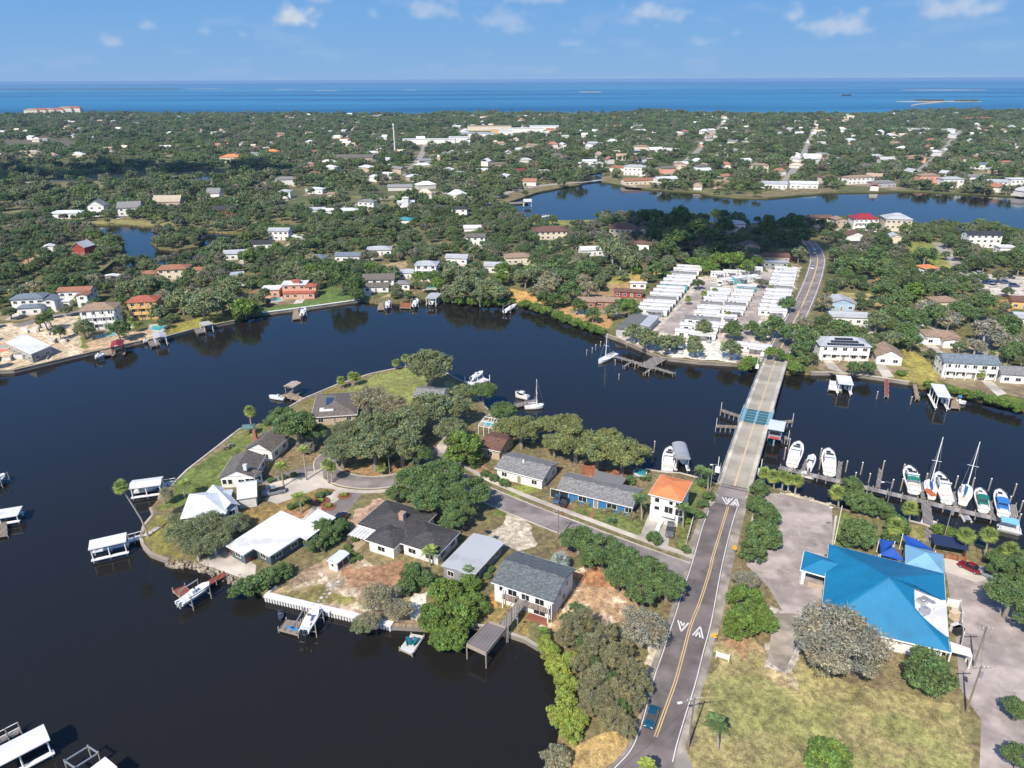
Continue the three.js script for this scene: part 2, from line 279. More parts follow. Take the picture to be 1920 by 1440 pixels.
// ---- painted ground: each sheet of land has one map of what covers it (grass, litter, sand), in metres
function paintedGround(x0, z0, x1, z1, n, base, patches) {
  const W = n, Hh = Math.max(64, Math.round(n * (z1 - z0) / (x1 - x0))), sx = (x1 - x0) / W, sz = (z1 - z0) / Hh;
  const col = new Float32Array(W * Hh * 3), wx = new Float32Array(W * Hh), wz = new Float32Array(W * Hh), fine = new Float32Array(W * Hh);
  for (let j = 0; j < Hh; j++) for (let i = 0; i < W; i++) {
    const x = x0 + (i + 0.5) * sx, z = z0 + (j + 0.5) * sz, o = j * W + i;
    const a = fbm(x / 23 + 50, z / 23 + 90, 4), b = fbm(x / 3.4 + 11, z / 3.4 + 70, 3), c = hash2(i, j);
    const t = clamp((a - 0.5) * 2.6 + 0.5, 0, 1), u = clamp((b - 0.5) * 2.4 + 0.5, 0, 1);
    for (let k = 0; k < 3; k++) col[o * 3 + k] = mixn(mixn(base[0][k], base[1][k], t), base[2][k], u * 0.55);
    wx[o] = (fbm(x / 5 + 300, z / 5, 3) - 0.5) * 4.5; wz[o] = (fbm(x / 5, z / 5 + 400, 3) - 0.5) * 4.5; fine[o] = (b - 0.5) * 0.30 + (vnoise(x / 0.7 + 9, z / 0.7) - 0.5) * 0.34 + (c - 0.5) * 0.34;
  }
  for (const p of patches) {
    const poly = ground(p.px), xs = poly.map(q => q[0]), zs = poly.map(q => q[1]), w = p.w ?? 1, k2 = p.k ?? 1, sp = p.speck;
    const i0 = clamp(Math.floor((Math.min(...xs) - 4 - x0) / sx), 0, W - 1), i1 = clamp(Math.ceil((Math.max(...xs) + 4 - x0) / sx), 0, W - 1), j0 = clamp(Math.floor((Math.min(...zs) - 4 - z0) / sz), 0, Hh - 1), j1 = clamp(Math.ceil((Math.max(...zs) + 4 - z0) / sz), 0, Hh - 1);
    for (let j = j0; j <= j1; j++) for (let i = i0; i <= i1; i++) {
      const o = j * W + i, x = x0 + (i + 0.5) * sx, z = z0 + (j + 0.5) * sz;
      if (!inside(x + wx[o] * w, z + wz[o] * w, poly)) continue;
      let m2 = k2; if (p.patchy) m2 *= smooth(0.36, 0.56, fbm(x / 6 + p.c[0], z / 6 + 5, 4));
      const sm = sp ? smooth(sp[3] - 0.16, sp[3] + 0.14, fbm(x / 2.3 + 5, z / 2.3 + 8, 5) + fine[o] * 0.25) * 0.8 : 0, c = sp ? [mixn(p.c[0], sp[0], sm), mixn(p.c[1], sp[1], sm), mixn(p.c[2], sp[2], sm)] : p.c;
      for (let k = 0; k < 3; k++) col[o * 3 + k] = mixn(col[o * 3 + k], c[k], m2);
    }
  }
  const d = new Uint8Array(W * Hh * 4);
  for (let o = 0; o < W * Hh; o++) { const f = 1 + fine[o] * 1.05; for (let k = 0; k < 3; k++) d[o * 4 + k] = clamp(col[o * 3 + k] * f, 0, 255); d[o * 4 + 3] = 255; }
  const t = new THREE.DataTexture(d, W, Hh); t.magFilter = THREE.LinearFilter; t.minFilter = THREE.LinearMipmapLinearFilter; t.generateMipmaps = true; t.colorSpace = THREE.SRGBColorSpace;
  t.repeat.set(1 / (x1 - x0), 1 / (z1 - z0)); t.offset.set(-x0 / (x1 - x0), -z0 / (z1 - z0)); t.needsUpdate = true;
  return new THREE.MeshStandardMaterial({ map: t, roughness: 1 });
}
const C = { lawn: [100, 112, 54], lawnDry: [138, 132, 80], lawnPale: [158, 152, 92], olive: [122, 116, 62], dirt: [164, 132, 98], dirtPale: [186, 160, 130], litter: [128, 104, 78], sand: [206, 192, 168], whiteSand: [226, 220, 208], scrub: [86, 88, 52], gravel: [176, 166, 152], mulch: [120, 78, 56] };
const nearPatches = [
  { px: [[330, 905], [452, 806], [505, 790], [480, 850], [415, 912], [360, 950], [300, 950]], c: C.lawn }, { px: [[440, 815], [500, 795], [480, 845], [450, 850]], c: C.lawnDry, k: 0.6, patchy: 1 },
  { px: [[635, 735], [700, 702], [765, 690], [805, 720], [770, 765], [690, 760]], c: [128, 132, 72] }, { px: [[560, 755], [635, 722], [640, 745], [600, 765]], c: C.olive },
  { px: [[835, 712], [870, 722], [892, 748], [872, 775], [838, 755]], c: C.lawnDry }, { px: [[268, 1015], [272, 985], [300, 960], [325, 1000], [340, 1048], [290, 1036]], c: C.olive },
  { px: [[500, 1116], [560, 1075], [650, 1030], [760, 1080], [800, 1175], [735, 1170]], c: [158, 136, 110], speck: [196, 184, 164, 0.66] }, { px: [[505, 1113], [560, 1085], [680, 1128], [670, 1150], [590, 1135]], c: C.olive, k: 0.85, patchy: 1 },
  { px: [[640, 1070], [760, 1050], [770, 1110], [680, 1120]], c: [150, 112, 84], k: 0.8 }, { px: [[770, 1120], [810, 1100], [800, 1170], [765, 1165]], c: C.whiteSand, k: 0.9 },
  { px: [[880, 1170], [925, 1095], [965, 1125], [1005, 1150], [1000, 1198], [940, 1178]], c: [136, 120, 74] }, { px: [[905, 1130], [925, 1100], [935, 1135]], c: [186, 140, 84] },
  { px: [[1055, 1080], [1085, 1060], [1150, 1085], [1200, 1110], [1190, 1165], [1100, 1170], [1030, 1190]], c: [172, 142, 110], speck: [202, 188, 168, 0.62] },
  { px: [[1060, 962], [1100, 950], [1212, 975], [1196, 1012], [1130, 990]], c: [106, 116, 62] }, { px: [[1262, 1036], [1278, 985], [1300, 975], [1290, 1010], [1278, 1042]], c: C.lawn }, { px: [[1270, 900], [1320, 905], [1300, 960], [1290, 950]], c: C.lawn, k: 0.8 },
  { px: [[1280, 1440], [1310, 1330], [1345, 1205], [1400, 1180], [1480, 1235], [1560, 1275], [1700, 1300], [1800, 1330], [1840, 1460], [1280, 1470]], c: [148, 138, 92] }, { px: [[1360, 1260], [1450, 1260], [1600, 1320], [1800, 1350], [1830, 1450], [1500, 1450], [1320, 1400]], c: [126, 132, 74], k: 0.55, patchy: 1 }, { px: [[1350, 1215], [1430, 1200], [1490, 1245], [1500, 1300], [1400, 1290]], c: [168, 142, 108], speck: [...C.sand, 0.62], k: 0.7, patchy: 1 },
  { px: [[1345, 1200], [1380, 1180], [1420, 1185], [1400, 1230]], c: C.dirt }, { px: [[1455, 1140], [1500, 1150], [1490, 1270], [1440, 1250]], c: C.gravel }, { px: [[1570, 960], [1590, 965], [1590, 1030], [1563, 1030]], c: C.lawn }, { px: [[1690, 980], [1735, 985], [1745, 1018], [1700, 1005]], c: C.lawnDry },
  { px: [[1010, 1440], [1060, 1390], [1150, 1370], [1180, 1410], [1130, 1460]], c: [172, 146, 96] }, { px: [[1240, 1200], [1250, 1230], [1225, 1300], [1205, 1300], [1220, 1220]], c: C.sand }, { px: [[1060, 1000], [1110, 1000], [1100, 1040], [1040, 1040]], c: C.litter },
  { px: [[430, 960], [520, 940], [560, 905], [650, 920], [570, 975], [470, 1000]], c: [140, 118, 72] }, { px: [[480, 1000], [540, 960], [590, 950], [560, 990]], c: [170, 128, 96] }, { px: [[630, 870], [770, 865], [760, 895], [690, 898]], c: [152, 124, 86] }, { px: [[930, 940], [960, 950], [955, 975], [920, 960]], c: C.lawn }, { px: [[1065, 1080], [1120, 1060], [1180, 1090], [1100, 1100]], c: [160, 110, 74], k: 0.8 },
  { px: [[925, 1012], [948, 960], [990, 985], [1005, 1020], [965, 1032]], c: [196, 184, 166], k: 0.9 }, { px: [[640, 985], [700, 935], [720, 940], [660, 1000]], c: [168, 140, 120] }, { px: [[1800, 1050], [1880, 1070], [1870, 1090], [1800, 1070]], c: C.lawnDry }, { px: [[1855, 1160], [1915, 1165], [1910, 1180], [1862, 1178]], c: C.lawnDry },
  { px: [[1500, 920], [1560, 935], [1560, 950], [1465, 925]], c: C.sand }, { px: [[860, 870], [900, 875], [940, 900], [880, 890]], c: [150, 116, 86] }, { px: [[940, 930], [990, 900], [1010, 915], [960, 945]], c: [124, 132, 62] }, { px: [[1100, 870], [1190, 885], [1190, 905], [1080, 895]], c: [150, 90, 66], k: 0.8 },
];
const nearMat = paintedGround(-150, -262, 205, -58, 2048, [[116, 106, 74], [142, 122, 92], [98, 100, 62]], nearPatches);
sheet('ground', nearLand, 0, nearMat, { skirt: -3 });
const northPatches = [
  { px: [[-60, 705], [0, 695], [160, 662], [158, 600], [150, 590], [60, 605], [-60, 610]], c: [200, 184, 156], speck: [...C.dirtPale, 0.58] }, { px: [[160, 660], [310, 630], [300, 610], [165, 640]], c: C.dirtPale }, { px: [[150, 595], [165, 595], [160, 655], [152, 650]], c: [110, 118, 52] },
  { px: [[310, 630], [440, 600], [420, 585], [320, 610]], c: [140, 134, 60] }, { px: [[485, 588], [600, 572], [675, 562], [660, 550], [605, 540], [595, 560], [490, 580]], c: [92, 114, 54] }, { px: [[600, 530], [625, 535], [670, 555], [610, 560]], c: [92, 114, 54] },
  { px: [[690, 560], [780, 552], [760, 530], [690, 545]], c: C.dirtPale, k: 0.7 }, { px: [[690, 500], [760, 490], [770, 510], [700, 520]], c: C.dirtPale, k: 0.7 }, { px: [[955, 565], [1030, 585], [1025, 555], [960, 540]], c: [188, 150, 84] }, { px: [[1045, 590], [1130, 620], [1165, 590], [1110, 570], [1060, 575]], c: [178, 140, 92] },
  { px: [[1120, 545], [1190, 535], [1250, 510], [1230, 500], [1160, 515]], c: [146, 140, 68] }, { px: [[1170, 525], [1215, 510], [1225, 520], [1185, 535]], c: [190, 150, 96], k: 0.8 }, { px: [[1095, 560], [1200, 550], [1210, 530], [1110, 530]], c: C.dirt, k: 0.8 },
  { px: [[1150, 630], [1250, 580], [1310, 520], [1400, 500], [1500, 500], [1480, 590], [1430, 680], [1240, 668]], c: [188, 178, 164] }, { px: [[1230, 665], [1385, 680], [1350, 640], [1270, 640]], c: C.whiteSand, k: 0.9 },
  { px: [[1555, 545], [1680, 555], [1670, 575], [1560, 565]], c: [160, 146, 96] }, { px: [[1570, 515], [1650, 520], [1680, 530], [1580, 530]], c: [160, 130, 92], k: 0.8 }, { px: [[1630, 710], [1705, 716], [1700, 660], [1640, 690]], c: [132, 128, 56] }, { px: [[1690, 650], [1770, 690], [1765, 729], [1700, 716]], c: [150, 140, 72] }, { px: [[1675, 455], [1760, 455], [1790, 500], [1740, 520], [1690, 480]], c: [124, 130, 60] }, { px: [[1750, 500], [1800, 490], [1820, 530], [1760, 535]], c: [158, 146, 84] },
  { px: [[1860, 560], [1915, 565], [1905, 590], [1850, 580]], c: [176, 132, 82] }, { px: [[960, 405], [1130, 414], [1120, 425], [975, 420]], c: [128, 128, 66] }, { px: [[80, 418], [240, 412], [330, 418], [320, 426], [120, 424]], c: [140, 132, 78] }, { px: [[1770, 728], [1920, 766], [1920, 745], [1820, 725]], c: [96, 110, 44] }, { px: [[15, 545], [70, 535], [60, 560], [10, 560]], c: [156, 144, 70] }, { px: [[0, 500], [70, 480], [70, 500], [0, 520]], c: C.dirt },
  { px: [[420, 560], [490, 540], [500, 560], [430, 585]], c: C.litter }, { px: [[1780, 645], [1860, 640], [1880, 680], [1800, 680]], c: [190, 170, 142] }, { px: [[1820, 510], [1930, 520], [1930, 560], [1840, 550]], c: [190, 182, 172] }, { px: [[1000, 470], [1060, 465], [1070, 440], [1010, 440]], c: [150, 140, 84], k: 0.7 },
];
const northMat = paintedGround(-520, -610, 520, -175, 2048, [[92, 92, 54], [132, 118, 82], [80, 86, 46]], northPatches);
sheet('north_bank_ground', northLand, 0, northMat, { skirt: -3, holes: [lagoon, creek] });
sheet('islet_ground', islet, 0, northMat, { skirt: -3 });
{
  const far = tex(512, (u, v) => { const a = fbm(u * 6, v * 6, 5, 6), b = fbm(u * 30, v * 30, 3, 30); const t = clamp((a - 0.5) * 3 + 0.5, 0, 1), q = 0.75 + b * 0.5; return [mixn(0.33, 0.50, t) * q, mixn(0.35, 0.46, t) * q, mixn(0.21, 0.32, t) * q]; }, true, 420);
  sheet('mainland_ground', farLand, 0, new THREE.MeshStandardMaterial({ map: far, roughness: 1 }), { skirt: -3, holes: [darkLake, farPond] });
  const farLawn = M([0.20, 0.22, 0.07], { t: T.sand }), farSand = M([0.55, 0.46, 0.32], { t: T.sand }), dry = M([0.34, 0.29, 0.15], { t: T.sand });
  for (const [n, px, mt] of [['far_lawn', [[1440, 370], [1570, 359], [1560, 352], [1440, 358], [1360, 366]], dry], ['far_lawn', [[1570, 359], [1680, 358], [1640, 350], [1575, 350]], farLawn], ['far_field', [[1085, 326], [1130, 318], [1122, 312], [1085, 317]], farLawn], ['far_field', [[815, 246], [880, 245], [875, 240], [830, 239]], dry], ['far_field', [[470, 282], [560, 281], [560, 275], [470, 276]], farLawn], ['far_field', [[475, 276], [560, 279], [540, 273], [480, 272]], dry],
    ['shore_bank', [[945, 394], [950, 380], [975, 371], [1010, 359], [1060, 349], [1090, 345], [1080, 341], [1005, 347], [960, 362], [930, 385]], dry], ['far_lawn', [[1790, 360], [1920, 366], [1920, 358], [1800, 352]], farLawn], ['far_street', [[1858, 250], [1885, 268], [1896, 268], [1866, 248]], m.paleConcrete], ['far_street', [[1635, 222], [1650, 222], [1668, 234], [1650, 234]], m.paleConcrete], ['marsh', [[0, 262], [130, 262], [150, 272], [60, 280], [0, 280]], M([0.22, 0.20, 0.13], { t: T.sand })]]) sheet(n, px, 0.05, mt);
}
// ---- sand bars and low keys out at sea
{
  const sandM = M([0.80, 0.74, 0.62], { t: T.sand }), scrubM = M([0.10, 0.12, 0.06], { t: T.sand });
  const key = (name, px, h, mt, label) => { const g = new Geo(); g.prism(px.map(p => { const v = V(p[0], p[1], 0); return [v.x, v.z]; }), WATER - 2, h); const o = g.mesh(name, mt); tag(o, null, null, null, 'structure'); };
  const lens = (x0, x1, y, t) => { const a = [], b = []; for (let k = 0; k <= 10; k++) { const x = mixn(x0, x1, k / 10), s = Math.sqrt(Math.sin(Math.PI * (k + 0.25) / 10.5)); a.push([x, y - t * s * rr(0.4, 1)]); b.unshift([x, y + t * s * rr(0.5, 1)]); } return [...a, ...b]; };
  for (const [x0, x1, y, t, c] of [[1085, 1130, 172.2, 0.7, 0], [1690, 1850, 168.5, 0.55, 0], [515, 556, 168, 0.3, 0], [590, 640, 170, 0.35, 0], [755, 785, 168.6, 0.4, 0], [350, 425, 166.4, 0.3, 0], [100, 340, 167.3, 0.4, 1], [0, 100, 167.6, 0.3, 1], [1680, 1840, 190.2, 0.9, 0], [1715, 1770, 189.3, 0.8, 1], [1790, 1835, 190.0, 0.6, 1], [1578, 1596, 179.5, 0.6, 1]]) key(c ? 'scrub_key' : 'sand_bar', lens(x0, x1, y, t), c ? 6 : 0.6, c ? scrubM : sandM);
  key('causeway_sand', [[1708, 199], [1725, 196], [1760, 192.5], [1775, 191], [1772, 190], [1750, 191.5], [1720, 195], [1708, 197.5]], 0.8, sandM);
}

// ---------------------------------------------------------------- roads, kerbs, markings, drives
const mainLeft = [[1130, 1475], [1149, 1439], [1179, 1406], [1197, 1366], [1211, 1319], [1226, 1263], [1240, 1224], [1250, 1192], [1263, 1155], [1273, 1123], [1297, 1050], [1317, 982], [1327, 957], [1343, 938], [1353, 915]];
const mainRight = [[1262, 1475], [1264, 1430], [1271, 1400], [1287, 1345], [1306, 1284], [1321, 1224], [1335, 1171], [1356, 1060], [1375, 982], [1385, 950], [1398, 915]];
function between(name, A, Bp, y, material, per = 8) {   // a sheet between two traced edges
  const a = spline(ground(A), per), b = spline(ground(Bp), per), n = 60, g = new Geo();
  const at = (s, t) => { const k = clamp(t * (s.length - 1), 0, s.length - 1.001), i = Math.floor(k), f = k - i; return [mixn(s[i][0], s[i + 1][0], f), y, mixn(s[i][1], s[i + 1][1], f)]; };
  for (let k = 0; k < n; k++) g.quad(at(a, k / n), at(b, k / n), at(b, (k + 1) / n), at(a, (k + 1) / n));
  return tag(g.mesh(name, material), null, null, null, 'structure');
}
sheet('road_shoulder', [[1120, 1475], [1140, 1442], [1172, 1405], [1190, 1366], [1204, 1319], [1212, 1275], [1225, 1235], [1243, 1190], [1265, 1120], [1276, 1060], [1300, 1000], [1312, 965], [1340, 925], [1352, 905], [1404, 910], [1400, 950], [1388, 1000], [1372, 1070], [1352, 1165], [1330, 1250], [1312, 1310], [1295, 1370], [1283, 1410], [1300, 1475]], 0.006, M([0.52, 0.49, 0.45], { t: T.sand }));
between('main_road', mainLeft, mainRight, 0.012, m.asphalt);
{ // lines painted on the main road
  const L = spline(ground(mainLeft.slice(1, 13))), Q = spline(ground(mainRight.slice(1, 10)));
  ribbon('edge_line', L, 0.16, 0.018, m.paintWhite, 0.25); ribbon('edge_line', Q, 0.16, 0.018, m.paintWhite, -0.25);
  const mid = spline(ground([[1229, 1382], [1247, 1332], [1266, 1279], [1281, 1225], [1295, 1173], [1312, 1129], [1332, 1065], [1335, 1050], [1352, 993], [1365, 950]]));
  ribbon('centre_line', mid, 0.17, 0.018, m.paintYellow, -0.19); ribbon('centre_line', mid, 0.17, 0.018, m.paintYellow, 0.19);
  // paired chevrons by the two speed tables
  const stroke = (a, b) => { const p = V(...a), q = V(...b); const g = new Geo(); ribbonInto(g, [[p.x, p.z], [q.x, q.z]], 0.30, 0.021); tag(g.mesh('chevron_marking', m.paintWhite), null, null, null, 'structure'); };
  function ribbonInto(g, pts, w, y) { const [A, Z] = ribbonPts(pts, w); g.quad([A[0][0], y, A[0][1]], [A[1][0], y, A[1][1]], [Z[1][0], y, Z[1][1]], [Z[0][0], y, Z[0][1]]); }
  for (const [a, b] of [[[1271, 1163], [1277, 1183]], [[1291, 1168], [1277, 1184]], [[1276, 1165], [1279.5, 1173]], [[1283.5, 1168], [1279.5, 1174]], [[1313, 1175], [1299, 1191]], [[1313, 1175], [1318, 1197]], [[1310, 1184], [1304, 1193]], [[1310, 1184], [1313, 1195.5]],
    [[1354, 932], [1362, 945]], [[1374, 934], [1362, 946]], [[1360, 933], [1364, 940]], [[1368, 934], [1364, 941]], [[1381, 935], [1370, 947]], [[1381, 935], [1385, 949]], [[1379, 941], [1374, 948]], [[1379, 941], [1381, 948.5]]]) stroke(a, b);
  sheet('worn_pavement', [[1343, 942], [1352, 916], [1399, 918], [1386, 952]], 0.015, M([0.40, 0.37, 0.35], { t: T.asphalt }));
}
// the lane that serves the houses, with pale kerbs, and its turning loop
const lane = spline(ground([[1284, 1071], [1262, 1063], [1215, 1046], [1150, 1022], [1085, 997], [1020, 972], [960, 948], [905, 924], [868, 905], [838, 884], [820, 868]]));
ribbon('lane', lane, 6.0, 0.010, m.asphaltOld); ribbon('lane_kerb', lane, 0.3, 0.12, m.paleConcrete, 3.15, null, 0.12); ribbon('lane_kerb', lane, 0.3, 0.12, m.paleConcrete, -3.15, null, 0.12); ribbon('footpath', lane, 1.5, 0.05, m.paleConcrete, 5.6, null, 0.05);
const loop = spline(ground([[820, 868], [818, 850], [812, 838]]), 6); ribbon('lane', loop, 6.5, 0.014, m.asphaltOld);
const loop2 = spline(ground([[800, 878], [765, 893], [730, 902], [690, 905], [650, 900], [620, 888], [610, 875], [612, 862], [630, 850]]), 6); ribbon('lane', loop2, 5.6, 0.016, m.asphaltOld); ribbon('lane_kerb', loop2, 0.35, 0.12, m.paleConcrete, -2.95, null, 0.12); ribbon('lane_kerb', loop2, 0.35, 0.12, m.paleConcrete, 2.95, null, 0.12); ribbon('footpath', loop2.slice(0, 36), 1.4, 0.05, m.paleConcrete, -4.4, null, 0.05);
const drive = (px, y = 0.022, mt = m.paleConcrete, name = 'driveway') => sheet(name, px, y, mt);
drive([[498, 905], [560, 888], [603, 868], [607, 900], [640, 918], [600, 915], [560, 930], [520, 945], [498, 938]]); drive([[480, 905], [560, 878], [600, 868], [602, 878], [560, 893], [500, 908]], 0.024, m.asphaltOld);
drive([[560, 985], [600, 945], [650, 920], [682, 922], [640, 975], [610, 1000]], 0.026, m.asphaltOld); drive([[570, 970], [598, 935], [640, 915], [655, 922], [610, 955], [580, 990], [545, 990]], 0.028, m.paleConcrete);
drive([[1197, 1012], [1216, 965], [1258, 970], [1252, 1035]], 0.02, M([0.62, 0.60, 0.56], { t: T.concrete })); drive([[1052, 965], [1060, 925], [1068, 930], [1066, 960]], 0.02, M([0.42, 0.16, 0.11], { t: T.concrete })); drive([[1103, 976], [1112, 950], [1117, 951], [1109, 979]], 0.02, M([0.50, 0.24, 0.15], { t: T.concrete }), 'garden_path');
drive([[812, 845], [838, 812], [850, 815], [832, 850]], 0.02, m.paleConcrete); drive([[375, 1056], [425, 1015], [480, 1060], [478, 1085], [450, 1083]], 0.02, m.paleConcrete, 'patio');
drive([[600, 1072], [650, 1035], [668, 1010], [685, 1000], [690, 1015], [660, 1040], [645, 1060], [622, 1085]], 0.02, M([0.62, 0.50, 0.36], { t: T.concrete }), 'garden_path');
drive([[985, 1160], [995, 1147], [1032, 1155], [1026, 1175]], 0.05, M([0.40, 0.15, 0.10], { t: T.concrete }), 'brick_patio');
// the restaurant's parking lot and back lane
drive([[1400, 1060], [1408, 975], [1420, 925], [1465, 925], [1560, 950], [1563, 1035], [1545, 1040], [1540, 1150], [1470, 1150], [1440, 1100]], 0.012, m.lot, 'parking_lot');
drive([[1748, 1040], [1790, 1052], [1870, 1085], [1925, 1150], [1990, 1200], [1990, 1480], [1835, 1480], [1840, 1350], [1800, 1290], [1790, 1180], [1775, 1080]], 0.012, m.lot, 'service_lane'); drive([[1770, 1045], [1830, 1062], [1862, 1085], [1830, 1092], [1772, 1072]], 0.02, m.paleConcrete);
drive([[1450, 1150], [1500, 1150], [1500, 1200], [1470, 1260], [1440, 1240]], 0.014, M([0.55, 0.51, 0.46], { t: T.sand }), 'gravel_apron');
drive([[1262, 1475], [1268, 1420], [1285, 1405], [1300, 1440], [1310, 1475]], 0.016, m.concrete, 'apron'); drive([[1565, 968], [1570, 966], [1562, 1020], [1558, 1032]], 0.02, m.paleConcrete, 'kerb_strip');
// the road beyond the bridge and the streets of the north bank
const farRoad = spline(ground([[1460, 662], [1470, 640], [1482, 615], [1498, 585], [1512, 555], [1522, 530], [1530, 505], [1533, 485], [1528, 468], [1515, 452]]));
ribbon('bank_road', farRoad, 8.6, 0.012, m.asphaltOld); ribbon('edge_line', farRoad, 0.25, 0.02, m.paintWhite, 3.6); ribbon('edge_line', farRoad, 0.25, 0.02, m.paintWhite, -3.6); ribbon('centre_line', farRoad, 0.5, 0.02, m.paintYellow);
ribbon('side_street', spline(ground([[1760, 455], [1790, 490], [1820, 520]])), 8, 0.012, M([0.55, 0.52, 0.48], { t: T.concrete })); ribbon('side_street', spline(ground([[1560, 528], [1610, 530], [1670, 536]])), 5, 0.012, M([0.22, 0.17, 0.15], { t: T.asphalt }));
ribbon('park_lane', spline(ground([[1250, 625], [1290, 580], [1320, 545], [1330, 530]])), 8.5, 0.012, m.lot); ribbon('park_lane', spline(ground([[1375, 640], [1405, 595], [1430, 555], [1445, 515]])), 9, 0.012, m.lot);
ribbon('track', spline(ground([[1092, 550], [1102, 535], [1118, 520]])), 5, 0.012, M([0.55, 0.50, 0.43], { t: T.sand }));
ribbon('shore_road', spline(ground([[905, 398], [915, 382], [950, 362], [1000, 350], [1060, 344], [1095, 341], [1130, 337]])), 7, 0.06, m.lot); ribbon('side_street', spline(ground([[30, 612], [90, 596], [150, 585]])), 6, 0.012, m.asphaltOld);
ribbon('side_street', spline(ground([[1828, 690], [1850, 650], [1845, 610], [1830, 585]])), 6, 0.012, M([0.45, 0.41, 0.37], { t: T.concrete }));

// ---------------------------------------------------------------- buildings
const occ = [];                                        // footprints that trees keep clear of
function frameOf(A, Bq, Cq, h, ridge) {                // eave corners front-left, front-right, back-right on the photograph -> place, turn, size
  const a = V(...A, h), b = V(...Bq, h), u = b.clone().sub(a); u.y = 0; const w = u.length(); u.normalize();
  const n = new THREE.Vector3(u.z, 0, -u.x);            // to the back
  let d = Cq === null ? 0 : typeof Cq === 'number' ? Cq : V(...Cq, h).sub(b).dot(n);
  if (ridge) d = 2 * V(ridge[0], ridge[1], ridge[2]).sub(b).dot(n);
  const c = a.clone().addScaledVector(u, w / 2).addScaledVector(n, d / 2); c.y = 0;
  return { c, w, d: Math.abs(d), turn: Math.atan2(-u.z, u.x) };
}
function gableRoof(w, d, h, rise, th, alongX) {         // a slab folded over the ridge
  const g = new Geo(), [L, D] = alongX ? [w, d] : [d, w];
  const sec = [[-D / 2, h], [0, h + rise], [D / 2, h], [D / 2, h - th], [0, h + rise - th], [-D / 2, h - th]];
  const at = (s, q) => alongX ? [s, q[1], q[0]] : [q[0], q[1], s];
  const A = sec.map(q => at(-L / 2, q)), Z = sec.map(q => at(L / 2, q));
  for (let k = 0; k < 6; k++) { const j = (k + 1) % 6; g.quad(A[k], A[j], Z[j], Z[k]); }
  for (const E of [A, Z]) { g.quad(E[0], E[1], E[4], E[5]); g.quad(E[1], E[2], E[3], E[4]); }
  return g;
}
function hipRoof(w, d, h, rise, th) {
  const g = new Geo(), L = Math.abs(w - d) / 2, x = w >= d ? L : 0, z = w >= d ? 0 : L, W = w / 2, D = d / 2;
  const a = [-W, h, D], b = [W, h, D], c = [W, h, -D], e = [-W, h, -D], p = [-x, h + rise, z], q = [x, h + rise, -z];
  if (w >= d) { g.quad(a, b, q, p); g.tri(b, c, q); g.quad(c, e, p, q); g.tri(e, a, p); } else { g.tri(a, b, p); g.quad(b, c, q, p); g.tri(c, e, q); g.quad(e, a, p, q); }
  const low = v => [v[0], h - th, v[2]]; for (const [s, t] of [[a, b], [b, c], [c, e], [e, a]]) g.quad(s, low(s), low(t), t); g.quad(low(a), low(e), low(c), low(b));
  return g;
}
function put(mesh, parent, c, turn) { mesh.position.copy(parent.worldToLocal(c.clone())); mesh.rotation.y = turn - parent.rotation.y; return mesh; }
